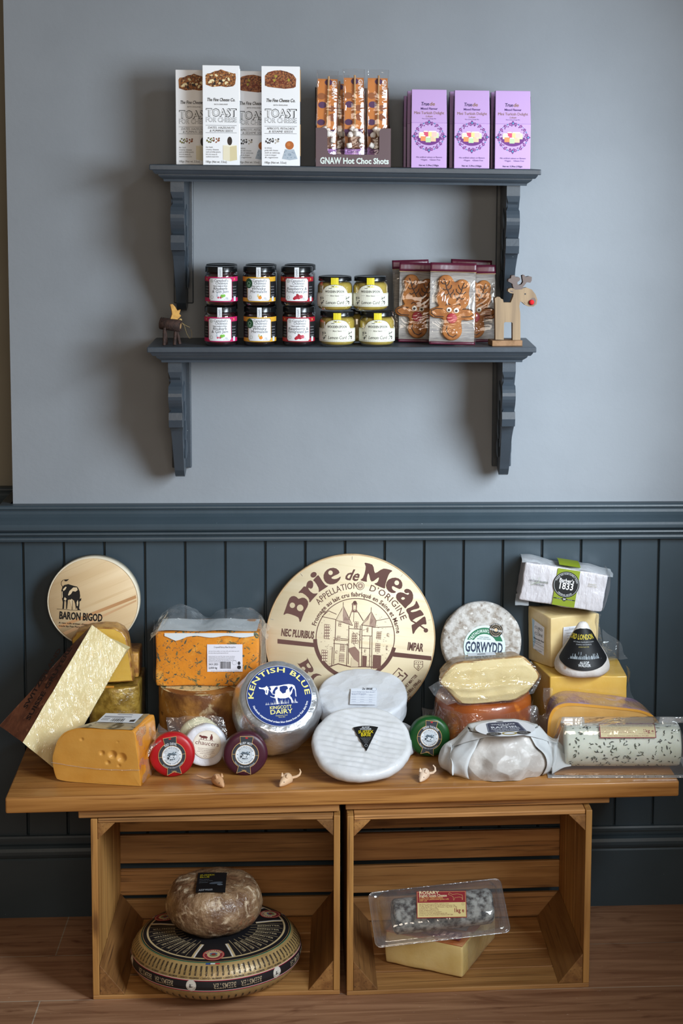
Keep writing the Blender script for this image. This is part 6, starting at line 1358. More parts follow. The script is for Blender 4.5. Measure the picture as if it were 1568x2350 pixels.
k.text('Barber’s', bcx, bcy+.0048, .0080, 'e8e9ea', 4, w_=.033, wt='b'); k.text('1833', bcx, bcy-.0105, .0140, 'e8e9ea', 4, w_=.034, wt='b'); k.line([(bcx-.016, bcy+.0032), (bcx+.016, bcy+.0032)], .0005, 'e8e9ea', 4)
k.arct('MADE ON OUR FAMILY FARM', bcx, bcy, rb*.76, .0032, 'd5d7d8', 4, 90, 150); k.arct('ORIGINAL RECIPE', bcx, bcy, rb*.86, .0032, 'd5d7d8', 4, 270, 80, inside=True)
k.rect(xm0+.001, .0165, xm1-.001, .0185, '15171a', 2); k.disc((xm0+xm1)/2, .0175, .0046, '15171a', 3, 20); k.text('24', (xm0+xm1)/2, .0155, .0042, 'e8e9ea', 4, w_=.0055, wt='b')
for x in (-.012, .0125): k.text('MATURED MONTHS'[:7] if x < 0 else 'MONTHS', (xm0+xm1)/2+x, .0169, .0013, 'c9cbcc', 4, w_=.010)
vx, vy = onface(t, 1236, 1336); k.text('VINTAGE RESERVE', vx, vy, .0044, '4a4e4c', 2, w_=.043, rot=.0); k.text('CHEDDAR', vx+.002, vy-.0065, .0044, '4a4e4c', 2, w_=.024)
r = random.Random(3)
for i in range(9): a = r.uniform(0, 6.28); k.line([(vx, vy), (vx+.022*cos(a), vy+.012*sin(a))], .0004, '9aa88c', 1)
vx, vy = onface(t, 1360, 1342); k.text('Maryland Farm', vx, vy, .0030, '9a9470', 2, w_=.017); k.text('cave aged cheddar', vx, vy-.004, .0026, '9a9470', 2, w_=.022)
k.build('printed_band', t, base=.0034)
k = Ink(); k.rect(xm0+.002, .002, xm1, .080, GN, 0, 3, 6); k.build('band_top', t, lambda x, y, z: (x, bh+.0040+z+.0062*sin(pi*y/.088)**.6, -.001-y))

# --- bell-shaped cheese on the yellow block
cb = V((0, -.142, CT+.001)); cb.x = at(1336, 1545, cb.y).x
bell = mat('white bell rind', 'e4e1df', .7, col2='d3ccc6', sc=26, bump=.4, bsc=200, extra=[('b98a5e', 34, .66, .72, .5)])
t = thing('bell_cheese', 'white bell shaped cheese with black wraparound label, sitting on the yellow block', 'cheese', cb)
pr = [(0, 0), (.040, 0), (.053, .003), (.0595, .010), (.0605, .018), (.0585, .027), (.054, .037), (.047, .049), (.0385, .062), (.030, .075), (.0225, .087), (.0165, .097), (.0125, .104), (.0095, .109), (.006, .112), (0, .113)]
b = MB(); b.lathe(pr, 56); b.jitter(.0012, 35, 5); b.build('rind', bell, t)
def prr(z):
    for (r0, z0), (r1, z1) in zip(pr[2:], pr[3:]):
        if z0 <= z <= z1: return r0+(r1-r0)*(z-z0)/(z1-z0)
    return .005
kk = Ink(); a_c = rad(-93); n, mm = 40, 24
def bellmap(x, y, z):      # x in radians about the axis, y = height
    r_ = prr(y)+.0016+z; return (r_*cos(a_c+x), r_*sin(a_c+x), y)
vs = []
for j in range(mm+1):
    v = j/mm; zc = .0285+.069*v; half = 1.28*(1-(2*max(0, .15-v))**2*3)*(1 if v < .85 else sqrt(max(.02, 1-((v-.85)/.16)**2)))
    for i in range(n+1): vs.append((-half+2*half*i/n, zc-.012*(1-v)*(1-abs(-1+2*i/n)**2)*1+.004))
kk.add(vs, [(j*(n+1)+i, j*(n+1)+i+1, (j+1)*(n+1)+i+1, (j+1)*(n+1)+i) for j in range(mm) for i in range(n)], '111215', 1)
def belltext(s, y, h, col, span, wt='n', off=0):
    W = width(s, wt); sx = span/W
    px = -span/2+off
    for ch in s:
        g = GL.get((wt, ch), GL[wt, 'x'])
        if g[0]: kk.add([(px+gx*sx, y+gy*h) for gx, gy in g[0]], g[1], col, 3)
        px += g[2]*sx
belltext('LORD LONDON', .0805, .0095, 'cbb83a', 2.35, 'b', -.25); belltext('soft cheese handmade in sussex', .0745, .0028, 'a9adb2', 1.5); belltext('creamy and buttery', .0700, .0026, 'a9adb2', 1.0); belltext('pasteurised milk', .0655, .0024, 'b5a860', .6)
r = random.Random(4)
for i in range(34):
    x = -.62+1.3*i/34; hgt = r.choice([.004, .005, .007, .010, .006]) if i not in (9, 12) else .014; kk.add([(x, .043), (x+.03, .043), (x+.03, .043+hgt), (x, .043+hgt)], [(0, 1, 2, 3)], r.choice(['8b949c', '6c757d', 'a9b2b9']), 2)
kk.add([(-.68, .0415), (.78, .0415), (.78, .0428), (-.68, .0428)], [(0, 1, 2, 3)], '9aa3aa', 3)
belltext('ALSOP', .0345, .0048, 'd5d8db', .36, 'b'); belltext('WALKER', .0288, .0052, 'd5d8db', .46, 'b')
kk.build('label', t, bellmap)

# --- half wheel with purple-tinged film, front right
PY_ = -.272
o_ = V((at(1388, 1700, PY_).x, PY_, TZ+.001))
t = thing('cheese_half', 'half wheel of tan yellow cheese with lilac tinged top, behind the herbed log', 'cheese', o_, Matrix.Rotation(.015, 3, 'Z'))
def pp(u, v): p = at(u, v, PY_)-o_; return (p.x, max(p.z, 0))
q = [pp(1268, 1768), pp(1259, 1735), pp(1255.5, 1700), pp(1257, 1660), pp(1261, 1640), pp(1270, 1624), pp(1288, 1614.5), pp(1310, 1612), pp(1360, 1617), pp(1410, 1622), pp(1455, 1627), pp(1480, 1632), pp(1500, 1642), pp(1514, 1658), pp(1520, 1680), pp(1521, 1710), pp(1516, 1745), pp(1508, 1768)]
q = [(x, 0 if i in (0, len(q)-1) else max(y, .004)) for i, (x, y) in enumerate(q)]
q = chaikin(q, (0, len(q)-1), 2)
b = MB(); rim = extrude_cheese(b, q[::-1], -.098, 0, 8, .004, (True, False), n_sub=1); b.jitter(.0012, 30, 3)
b.v = [tuple(Mx @ V((x*(1-.10*min(1, -z/.115) if z < 0 else 1), y*(1-.02*max(0, -z)/.115), z))) for x, y, z in b.v]
b.build('rind', mat('lilac filmed rind', 'b58c66', .42, col2='8d6f96', sc=13, lo=.42, hi=.6, bump=.2, bsc=120, coat=.9, wrap=(60, 1.0, (1, .3, 1)), extra=[('b49ab8', 16, .58, .68, 1)]), t)
b = MB(); face_grid(b, q, 100, 50, lambda x, y: .0006+.0009*noise.noise(V((x*40, y*40, 2))))
b.build('paste', paste('tan gouda paste', 'cd9f58', 'c4934a', coat=.5, wrap=(30, .3), extra=[('b9853c', 120, .74, .78, 0)]), t)
k = Ink(); n = len(q); k.add(list(q)+[(x*.955, .055+(y-.055)*.915) for x, y in q], [(i, (i+1) % n, n+(i+1) % n, n+i) for i in range(n)], mat('amber edge', 'd19432', .45, coat=.5), 1)
k.disc(*pp(1311, 1646), .0035, '7a4a20', 2, 8, ry=.0016, rot=.3); k.build('edge', t, lambda x, y, z: (x, -.0012-z, y))

# --- herbed log in its clear tray
TL, TR = V((.402, -.386, TZ+.001)), V((.702, -.397, TZ+.001)); ex = (TR-TL).normalized()
t = thing('cheese_log', 'white herb flecked cheese log in a clear plastic tray at the bench right front', 'cheese', (TL+TR)/2, Matrix.Rotation(atan2(ex.y, ex.x), 3, 'Z'))
lr, hl = .0435, .1195
logx = .0065; cyl = Matrix.Translation((logx, .060, lr+.007)) @ Matrix.Rotation(pi/2, 4, 'Y')
herb = mat('white curd', 'dfe3d6', .55, col2='d3d8c8', sc=20, sss=.15, bump=.2, bsc=150)
b = MB(); b.lathe([(0, -hl), (lr-.006, -hl), (lr-.0015, -hl+.0015), (lr, -hl+.006), (lr, 0), (lr, hl-.006), (lr-.0015, hl-.0015), (lr-.006, hl), (0, hl)], 56, xf=cyl); b.jitter(.0008, 30, 4); lg = b.build('log', herb, t)
r = random.Random(12); b = MB()
for i in range(330):
    x, a = r.uniform(-hl+.004, hl-.004), r.uniform(-2.0, 1.9)-pi/2; ln, wd_ = r.uniform(.003, .0095), r.uniform(.0012, .0032); rot = r.uniform(0, pi); pts = []
    bend = r.uniform(-.003, .003)
    for s_, ww in ((-1, .3), (-.3, 1), (.4, .9), (1, .2)):
        for e in (-1, 1):
            lx, ly = s_*ln/2, e*ww*wd_/2+bend*s_*s_; px_, pa = lx*cos(rot)-ly*sin(rot), lx*sin(rot)+ly*cos(rot); aa = a+pa/lr
            pts.append((logx+x+px_, .060+(lr+.0010)*sin(aa)*-1*-1 if False else .060+(lr+.0011)*sin(aa), lr+.007+(lr+.0011)*cos(aa)))
    b.add(pts, [(0, 1, 3, 2), (2, 3, 5, 4), (4, 5, 7, 6)], r.randrange(2))
b.build('herb_flecks', [flat('262e20'), flat('3a442e')], lg)['kind'] = 'stuff'
def tray_surf(b, hx, dy, hz, r0, nx=40, ny=24):   # clear lid domed over the log with end walls and a rim
    def f(u, v):
        x = -hx+2*hx*u; ed = min(1, min(u, 1-u)*hx*2/.022)**.55; a = pi*v
        y = dy/2-(dy/2-.010)*cos(a); z = .004+(hz-.004)*ed*min(1, sin(a)*1.5)
        return (x, y, z)
    b.surf(f, nx, ny)
b = MB(); tray_surf(b, .143, .118, lr*2+.013, 0); b.build('tray_lid', trayc, t)
b = MB()
b.box((-.151, -.003, .0005), (.151, .014, .0014)); b.build('tray_rim', film('tray rim', .22, .6, bsc=20, bst=.2, rough=.08, haze=.16), t)
b = MB(); b.box((-.151, .106, .0005), (.151, .123, .0014)); b.box((-.151, .014, .0005), (-.136, .106, .0014)); b.box((.136, .014, .0005), (.151, .106, .0014)); b.build('tray_base', MATS['tray rim'], t)
for x0, x1 in ((-.122, -.071), (.082, .136)):
    b = MB(); b.surf(lambda u, v: (x0+(x1-x0)*(u*(1-.12*v)+.06*v), .058, lr*2+.010+.013*v), 6, 3); b.build('tray_tab', MATS['tray rim'], t, solid=.0006)
k = Ink(); CRM, DR = 'e0d2a4', '8f2430'
lx0, lx1 = -.050, .066
k.rect(lx0, .004, lx1, .042, DR, 1, 1, 12); k.rect(lx0+.0018, .0058, lx1-.0018, .039, CRM, 2, 1, 12)
k.rect(lx0+.0018, .0385, lx1-.0018, .042, DR, 2, 1, 2)
for j, (w_, h_) in enumerate(((.104, .0022), (.108, .0022), (.06, .0020), (.058, .0022), (.062, .0022), (.070, .0022))): k.text(['Ingredients goats cheese MILK vegetarian rennet cultures salt garlic herbs', 'Typical values per 100g energy fat of which saturates carbohydrate protein', 'Suitable for vegetarians', 'Keep refrigerated below 5C', 'Packed in a protective atmosphere', 'Produced in the UK using British goats milk'][j], lx0+.004, .0355-.0038*j-(.0015 if j > 1 else 0), h_, DR, 3, al='l', w_=w_)
k.text('1kg e', lx1-.004, .0165, .0072, DR, 3, al='r', w_=.023, wt='b'); k.text('Use by: See side of pack', lx1-.004, .0125, .0018, DR, 3, al='r', w_=.032); k.text('Rosary Goats Cheese, Landford, Salisbury, SP5 2BA', (lx0+lx1)/2, .0076, .0022, DR, 3, w_=.085); k.ring(lx1-.010, .034, .0025, .003, DR, 3, n=14)
RL_ = lr+.0052
k.build('label', t, lambda x, y, z: (logx+x, .060-(RL_+z)*sin((.052-y)/RL_), lr+.007+(RL_+z)*cos((.052-y)/RL_)))

# --- paper wrapped cheese, front right of centre
o_ = V((at(1150, 1797, -.335).x, -.330, TZ+.001))
t = thing('wrapped_cheese', 'round cheese loosely folded in white waxed paper with navy label on top', 'cheese', o_, Matrix.Rotation(.10, 3, 'Z'))
pap = mat('crumpled white paper', 'd3d6d8', .5, bump=.3, bsc=30, bd=.004, spec=.35, col2='c8cbcd', sc=12, crump=(17, .9))
inn = mat('translucent inner paper', 'cbc7c3', .4, col2='b3aca6', sc=22, lo=.35, hi=.7, bump=.4, bsc=45, bd=.004, coat=.3, wrap=(50, .6), extra=[('d6d3cf', 30, .55, .7, 1)], crump=(26, 1.0))
RR = .098; HH = .086
def pw_(a, v, ext=0):     # side profile of the packet: broad base, shoulders, flat top
    r_ = RR*(.86+.16*sin(pi*min(1, v*1.25+.12)))*(1-.42*max(0, v-.55)**1.3*2) ; fold = 1+.045*sin(3*a+.6)+.03*sin(7*a+2*v)+.015*sin(13*a)
    return (r_*fold+ext)
b = MB(); b.surf(lambda u, v: (pw_(2*pi*u, v)*1.12*cos(2*pi*u), pw_(2*pi*u, v)*.78*sin(2*pi*u), HH*v), 96, 18, closed_u=True)
top = [(pw_(2*pi*i/96, 1)*1.12*cos(2*pi*i/96), pw_(2*pi*i/96, 1)*.78*sin(2*pi*i/96), HH) for i in range(96)]
b.surf(lambda u, v: (top[int(round(u*96)) % 96][0]*(1-v), top[int(round(u*96)) % 96][1]*(1-v), HH+.003*sin(pi*v/2)), 96, 8, closed_u=True); b.jitter(.004, 26, 4); b.jitter(.0015, 70, 6); b.build('inner_wrap', inn, t)
# outer sheet: covers top, back and sides and is folded away from the front, with a turned lip
def outer(u, v):
    a = -pi*.5+pi*2*u; s_ = sin(a+pi*.5+pi*.5); fr_ = max(0, -sin(a))     # fr_: 1 at the front
    return a
def osurf(u, v):
    a = rad(-48)+rad(276)*u; vv = .02+v*1.02; e = .0045+.012*(1-vv)*abs(cos(a))**3; r_ = pw_(a, min(1, vv), e); return V((r_*1.13*cos(a), r_*.79*sin(a), HH*min(1, vv)+.003))
b = MB(); b.surf(osurf, 70, 16); b.jitter(.004, 24, 4); b.build('outer_paper', pap, t, solid=.0012)
def lip(u, v):   # front flap: edge line sags from shoulder to shoulder under the label
    a = rad(-176)+rad(172)*u; edge = .99-.42*(abs(u-.5)*2)**2.6-.03*sin(9*u); vv = edge+(1.03-edge)*v; r_ = pw_(a, min(1, vv), .007+.004*(1-v)); return V((r_*1.13*cos(a), r_*.79*sin(a), HH*min(1, vv)+.0035))
b = MB(); b.surf(lip, 60, 10); b.jitter(.003, 30, 8); b.build('front_flap', pap, t, solid=.0012)
b = MB(); b.surf(lambda u, v: (lambda a, r_: (r_*1.10*cos(a), r_*.77*sin(a), HH+.0055+.003*sin(pi*v/2)))(2*pi*u, pw_(2*pi*u, 1, .006)*(1-v)), 72, 8, closed_u=True); b.jitter(.002, 30, 3); b.build('top_sheet', pap, t, solid=.001)
for (x0, y0, x1, y1, sx) in ((.096, -.052, .138, -.040, 1), (-.105, -.03, -.112, -.06, -1)):
    b = MB(); b.surf(lambda u, v: (x0+(x1-x0)*u, y0+(y1-y0)*u+.03*v-.01*u*v, .004+.060*v*(1-.75*u)+.012*u), 10, 10); b.jitter(.004, 40, 3); b.build('paper_ear', pap, t, solid=.0012)
k = Ink(); q = [tuple((t.matrix_world.inverted() @ on(u, v, TZ+HH+.011))[:2]) for u, v in ((1160, 1674), (1097, 1665), (1180, 1659), (1193, 1680), (1104, 1688))]
cx, cy = q[0]; zt = HH+.0105
k.disc(cx, cy, .062, 'e6e8ee', 1, 48, ry=.052)
NVY = '1f2c4e'; nb_ = [(-.034, .034), (-.040, -.022), (.040, -.022), (.034, .034), (.026, .041), (-.026, .041)]
k.poly([(cx+x, cy+y) for x, y in nb_], NVY, 2); k.line([(cx+x*.95, cy+.003+(y-.003)*.93) for x, y in nb_+nb_[:1]], .0006, 'b9c2d6', 3)
for tx, y, h_, w_ in (('WHITE LAKE', .0225, .0065, .050), ('CHEESE', .0155, .0045, .022), ('RACHEL', .0010, .0120, .058), ('goats milk cheese washed curd', -.0060, .0034, .060), ('made by hand in somerset', -.0115, .0034, .054), ('vegetarian unpasteurised', -.0170, .0032, .050)): k.text(tx, cx, cy+y, h_, 'dfe4ee', 4, w_=w_, wt='b')
k.disc(cx-.003, cy+.0455, .008, '2a2f3c', 2, 14, ry=.003)
for x, c_ in ((-.030, '23242c'), (.031, '23242c'), (.002, 'a08f4a')): k.disc(cx+x, cy-.034, .0155, c_, 5, 28, ry=.0105); k.disc(cx+x, cy-.034, .0115 if c_[0] == 'a' else .002, 'dfe3ee' if c_[0] == 'a' else '6a6c74', 6, 20, ry=.0065 if c_[0] == 'a' else .001)
for x in (-.030, .031): k.text('award', cx+x, cy-.032, .0034, 'c9ccd2', 6, w_=.016); k.text('cheese', cx+x, cy-.039, .0034, 'c9ccd2', 6, w_=.016)
k.build('label', t, lambda x, y, z: (x, y, zt+z+.0015))

# --- three little mice
mw = mat('pale carved wood mouse', 'd9b48e', .6, col2='caa27a', sc=40, bump=.2, bsc=200)
def mouse(u, v, ang, tailpts, label, c):
    p = on(u, v, TZ); t = thing('mouse_figure', label, 'ornament', (p.x, p.y, TZ+.0005), Matrix.Rotation(ang, 3, 'Z'), 'little mice along the bench front')
    m_ = mat('carved mouse '+c, c, .6, sss=.05, bump=.2, bsc=250)
    prof = [(.0205, .0035, .0012), (.019, .0045, .003), (.014, .0062, .0058), (.008, .0078, .0085), (.001, .0095, .0105), (-.006, .0105, .0115), (-.012, .0098, .0108), (-.016, .0070, .0085), (-.0185, .0035, .005)]   # x, height of axis, radius
    b = MB(); vs = []; n = 16
    for x, z, r_ in prof:
        for i in range(n): a = 2*pi*i/n; vs.append((x, r_*.92*cos(a), max(.0002, z+r_*sin(a)*1.05)))
    b.add(vs, [(j*n+i, j*n+(i+1) % n, (j+1)*n+(i+1) % n, (j+1)*n+i) for j in range(len(prof)-1) for i in range(n)], 0, True); b.add(vs[:n], [list(range(n))[::-1]], 0, True); b.add(vs[-n:], [list(range(n))], 0, True)
    b.build('body', m_, t)
    for s_ in (-1, 1):
        b = MB(); b.lathe([(.0034, 0), (.0030, .003), (.0016, .0066), (0, .0085)], 10, xf=Matrix.Translation((.003, s_*.0055, .0165)) @ Matrix.Rotation(s_*-.18, 4, 'X') @ Matrix.Rotation(-.3, 4, 'Y')); b.build('ear', m_, t)
        b = MB(); b.sphere((.0125, s_*.0052, .0098), .0010, 8); b.build('eye', flat('2a221c'), t)
    b = MB(); b.tube(tailpts, [.0030, .0030, .0027, .0024, .0019, .0012][:len(tailpts)], 10); b.build('tail', m_, t)
mouse(502, 1803, rad(-58), [(-.015, 0, .006), (-.022, .002, .008), (-.028, -.004, .009), (-.034, -.013, .008), (-.042, -.019, .010), (-.048, -.024, .012)], 'small carved mouse facing front, below the purple waxed cheese', 'c99a70')
mouse(655, 1801, rad(-122), [(-.015, 0, .006), (-.021, .004, .009), (-.025, .011, .011), (-.029, .015, .014), (-.035, .014, .018), (-.039, .009, .022)], 'small pale carved mouse left of the front white wheel', 'd8b591')
mouse(972, 1790, rad(-112), [(-.014, 0, .007), (-.019, .006, .008), (-.020, .014, .010), (-.022, .018, .014), (-.026, .016, .019), (-.028, .011, .023)], 'small cream mouse right of the front white wheel', 'e0c8b0')

# ------------------------------------------------------------------ in the crates
# --- big patterned wheel
bc = V((0, -.342, .0102)); bc.x = at(497, 2170, bc.y).x; BRr = .1745
t = thing('round_cheese', 'big gold and black patterned cheese wheel lying in the left crate', 'cheese', bc, Matrix.Rotation(rad(-90), 3, 'Z'))
bp_ = [(0, 0), (.10, 0), (.125, .0025), (.146, .009), (.161, .019), (.1705, .031), (.1745, .045), (.1725, .058), (.166, .069), (.1575, .077), (.150, .0815), (.12, .0845), (.06, .0855), (0, .0855)]
bp_ = [(r_, z*1.12) for r_, z in bp_]
gold = mat('gold printed skin', 'b09462', .38, col2='a38654', sc=30, bump=.35, bsc=180, coat=.35, wrap=(60, .5), metal=.15)
b = MB(); b.lathe(bp_, 128); b.build('rind', gold, t)
# arc length parametrisation of the side, from the top centre outwards
path = [(0, bp_[-1][1])]+[p for p in bp_[::-1][1:-1]]
S = [0]
for a, c_ in zip(path, path[1:]): S.append(S[-1]+hypot(a[0]-c_[0], a[1]-c_[1]))
def onpath(s):
    for i in range(len(S)-1):
        if s <= S[i+1]:
            f_ = (s-S[i])/(S[i+1]-S[i]); a, c_ = path[i], path[i+1]; tx, tz = c_[0]-a[0], c_[1]-a[1]; L_ = hypot(tx, tz) or 1
            return a[0]+tx*f_, a[1]+tz*f_, -tz/L_, tx/L_
    return path[-1][0], path[-1][1], 0, -1
def polar(x, y, z):       # flat disc drawing wrapped over the wheel
    s = hypot(x, y); a = atan2(y, x); r_, zz, nr_, nz = onpath(s); return ((r_+nr_*z)*cos(a), (r_+nr_*z)*sin(a), zz+nz*z)
k = Ink(); BKK = '17161a'; TN = 'c3ad82'
k.band(.02, .1525, BKK, 1, 14)
def annulus(r0, r1, col, l, a0=0, a1=360): k.band(r0, r1, col, l, 5)
annulus(.138, .1418, TN, 2); annulus(.1525, .1535, '4a8a6a', 2)
for i in range(3):      # three medallions; black fans of lettering between them
    am = 120*i+1; 
    for da in (-17, 17): a = rad(am+da); k.line([(q_*cos(a), q_*sin(a)) for q_ in (.085, .100, .112, .120, .128, .134, .139)], .0075, TN, 3)
    for da in (-16, 16): a = rad(am+da); k.line([(q_*cos(a), q_*sin(a)) for q_ in (.085, .100, .112, .120, .128, .134, .139)], .0030, 'd5d0cc', 4)
    for j in range(9):
        a = rad(am+24+9*j)
        k.line([(q_*cos(a), q_*sin(a)) for q_ in (.07, .09, .105, .115, .123, .130, .136)], .0008, TN, 3)
        if j < 8: a2 = a+rad(4.5); k.text('BEEMSTER', .084*cos(a2)+.0026*sin(a2), .084*sin(a2)-.0026*cos(a2), .0060, 'a89878', 3, al='l', w_=.046, wt='b', rot=a2)
    a = rad(am); mx_, my_ = .1265*cos(a), .1265*sin(a); tx, ty = -sin(a), cos(a); ux, uy = cos(a), sin(a)
    for j, c_ in enumerate(('24429a', 'e4e2e2', 'c02434')):
        o0 = -.014+j*.0092; P = [(mx_+tx*o0+ux*.010, my_+ty*o0+uy*.010), (mx_+tx*(o0+.0092)+ux*.010, my_+ty*(o0+.0092)+uy*.010), (mx_+tx*(o0+.0092)+ux*.030, my_+ty*(o0+.0092)+uy*.030), (mx_+tx*o0+ux*.030, my_+ty*o0+uy*.030)]; k.poly(P, c_, 5)
    k.disc(mx_, my_, .0215, 'b3303c', 6, 36, ry=.0215); k.disc(mx_, my_, .0195, TN, 7, 32); k.disc(mx_, my_, .0185, '8a2a34', 8, 32); k.disc(mx_, my_, .0130, TN, 9, 24); k.disc(mx_+ux*.003, my_+uy*.003, .0080, '6f7f5a', 10, 18, ry=.0050, rot=a+pi/2); k.disc(mx_-ux*.003, my_-uy*.003, .0080, '4f6a94', 10, 18, ry=.0035, rot=a+pi/2); k.disc(mx_, my_, .0045, '8a3028', 11, 12)
    k.arct('BEEMSTER', mx_, my_, .0138, .0036, 'd9cba8', 9, math.degrees(a)+180, 150, wt='b')
for i in range(96):      # name repeated round the shoulder and the lower edge
    a = rad(3.75*i)
    k.text('BEEMSTER', .1600*cos(a)+.0015*sin(a)*0, .1600*sin(a), .0034, BKK, 2, al='l', w_=.0195, wt='x', rot=a)
for i in range(72): a = rad(5*i+1.5); k.text('BEEMSTER', .226*cos(a), .226*sin(a), .0042, BKK, 2, al='l', w_=.020, wt='x', rot=a)
annulus(.1850, .1862, BKK, 2) if False else None
for i in range(24): k.arct('BEEMSTER • CLASSIC •', 0, 0, .1822, .0026, BKK, 2, 15*i, 14, wt='b')
annulus(.1866, .1876, 'e0dcd6', 2); annulus(.1876, .1890, 'b02a36', 2); annulus(.1890, .2085, '1d1b1f', 2); annulus(.2085, .2096, 'd8d8d6', 2); annulus(.2096, .2120, 'b02a36', 2); annulus(.2120, .2130, '4a8a6a', 2)
for i in range(6):
    a = 60*i-13; k.disc(.1985*cos(rad(a)), .1985*sin(rad(a)), .0118, 'cfc8bc', 4, 32); k.disc(.1985*cos(rad(a)), .1985*sin(rad(a)), .0102, 'd9d4ca', 5, 32); ra = rad(a)-pi/2
    k.text('18', .1985*cos(rad(a))-.0030*cos(rad(a)), .1985*sin(rad(a))-.0030*sin(rad(a)), .0072, '24222a', 6, w_=.0085, wt='b', rot=ra); k.arct('MONTHS MATURED', .1985*cos(rad(a)), .1985*sin(rad(a)), .0080, .0018, '4a464a', 6, math.degrees(ra)+90, 150)
    for da in (20, 38): k.arct('BEEMSTER', 0, 0, .1935, .0105, 'a3937a', 4, a+da+2, 15, wt='b')
k.build('printed_pattern', t, polar, .00014, .0006)

# --- brown round wheel on top of it
sc_ = V((0, -.325, bc.z+.0975)); sc_.x = at(491, 2090, sc_.y).x
t = thing('round_cheese', 'brown mottled round cheese in glossy cling film on top of the patterned wheel', 'cheese', sc_)
sr, sh_ = .099, .096
b = MB(); b.lathe([(0, 0), (sr*.55, 0), (sr*.74, .004), (sr*.88, .015), (sr*.965, .030), (sr, .048), (sr*.975, .066), (sr*.90, .081), (sr*.78, .0905), (sr*.60, .0945), (sr*.3, sh_), (0, sh_)], 80); b.jitter(.0045, 22, 3); b.jitter(.0018, 60, 4)
b.build('rind', mat('mottled brown rind', '9a7c5c', .55, col2='6b4c34', sc=26, lo=.38, hi=.62, bump=1.0, bsc=70, bd=.006, coat=.9, wrap=(70, 1.0), extra=[('c9b396', 44, .56, .66, .8), ('5d3a24', 30, .62, .70, .8), ('8a4f30', 17, .62, .72, 0)]), t)
k = Ink(); Mi = t.matrix_world.inverted()
q = [tuple((Mi @ on(u, v, sc_.z+.092))[:2]) for u, v in ((449, 2053), (517, 2053), (520, 2013), (455, 2011))]
a_, b_, d_ = V(q[0]), V(q[1])-V(q[0]), V(q[3])-V(q[0])
def sq(u, v): return tuple(a_+b_*u+d_*v)
vs = [sq(i/8, j/8) for j in range(9) for i in range(9)]; k.add(vs, [(j*9+i, j*9+i+1, j*9+i+10, j*9+i+9) for j in range(8) for i in range(8)], '101012', 1)
for tx, u, v, h_, wv, c_ in (('SUSSEX', .08, .80, .0066, .030, 'a8981c'), ('BLUE', .08, .69, .0066, .020, 'a8981c'), ('ALSOP WALKER', .10, .05, .0060, .028, '9a9ea4'), ('blue cheese', .08, .58, .0026, .02, '6a6e74'), ('handmade in sussex', .08, .50, .0026, .028, '6a6e74'), ('pasteurised', .08, .42, .0026, .018, '6a6e74')): p = sq(u, v); k.text(tx, p[0], p[1], h_, c_, 3, al='l', w_=wv, wt='b')
p = sq(.66, .42); k.disc(p[0], p[1], .014, '4a525c', 3, 18, ry=.005, rot=.2); p = sq(.8, .34); k.disc(p[0], p[1], .006, '5c656f', 4, 14, ry=.004)
k.build('label', t, lambda x, y, z: (x, y, .0972+.0065*max(0, 1-(hypot(x, y)/.075)**2)*.5+z-.010*max(0, hypot(x, y)/sr-.62)))

# --- square washed-rind cheese and the ash log tray on it
A0, A1, A3 = V((.2275, -.398, .0102)), V((.3125, -.206, .0102)), V((.0725, -.314, .0102)); A2 = A1+(A3-A0)
ctr = (A0+A1+A2+A3)/4; bhh = .070
t = thing('cheese_block', 'square pale yellow cheese with thin orange rind on the right crate floor', 'cheese', ctr)
pts = [A0, A1, A2, A3]
def blk(p, inset=0):
    u, v = (p[0]+1)/2, (p[1]+1)/2; q = (A0*(1-u)+A1*u)*(1-v)+(A3*(1-u)+A2*u)*v; q = ctr+(q-ctr)*(1+.02*sin(pi*p[2])-inset); return q+V((0, 0, p[2]*bhh))-ctr
b = MB(); b.rbox((-1, -1, 0), (1, 1, 1), .06, 12); b.v = [tuple(blk(p)) for p in b.v]; b.jitter(.0022, 25, 4)
b.build('cheese', paste('reblochon paste', 'e6cf92', 'dcc07a', coat=.7, wrap=(35, .6), extra=[('d89a4a', 12, .66, .78, 0)]), t)
b = MB(); b.rbox((-1, -1, .965), (1, 1, 1.02), .02, 8); b.v = [tuple(blk((p[0]*1.0, p[1]*1.0, p[2]))) for p in b.v]; b.jitter(.0015, 25, 4); b.build('top_rind', mat('orange bloomy rind', 'c98f62', .6, col2='b8693a', sc=26, bump=.4, bsc=150, coat=.6, wrap=(35, .6)), t)
k = Ink()
def bk(u, v): p = blk((2*u-1, 2*v-1, 1.03)); return (p.x, p.y)
k.poly([bk(.30, .08), bk(.62, .10), bk(.60, .56), bk(.28, .54)], 'a9b6c4', 1); k.poly([bk(.06, .06), bk(.24, .06), bk(.24, .56), bk(.06, .56)], '8c4a54', 1)
for i in range(5): k.poly([bk(.10, .10+.09*i), bk(.20, .10+.09*i), bk(.20, .15+.09*i), bk(.10, .15+.09*i)], 'd9a9a0', 2)
for i in range(6): k.poly([bk(.34+.04*i, .16), bk(.36+.04*i, .16), bk(.36+.04*i, .32), bk(.34+.04*i, .32)], '4a5260', 2)
for i in range(4): k.poly([bk(.34, .62+.08*i), bk(.60, .60+.08*i), bk(.58, .65+.08*i), bk(.33, .66+.08*i)], 'b5642c', 1)
zz_ = bhh*1.03+.0015; k.build('paper_label', t, lambda x, y, z: (x, y, zz_+z))
b = MB(); b.surf(lambda u, v: tuple(blk((-.75+1.5*u, -1.03, .1+.9*v), -.015-.012*sin(7*u)**2*v)), 18, 8); b.jitter(.003, 35, 5); b.build('wrap_front', wrapc, t)
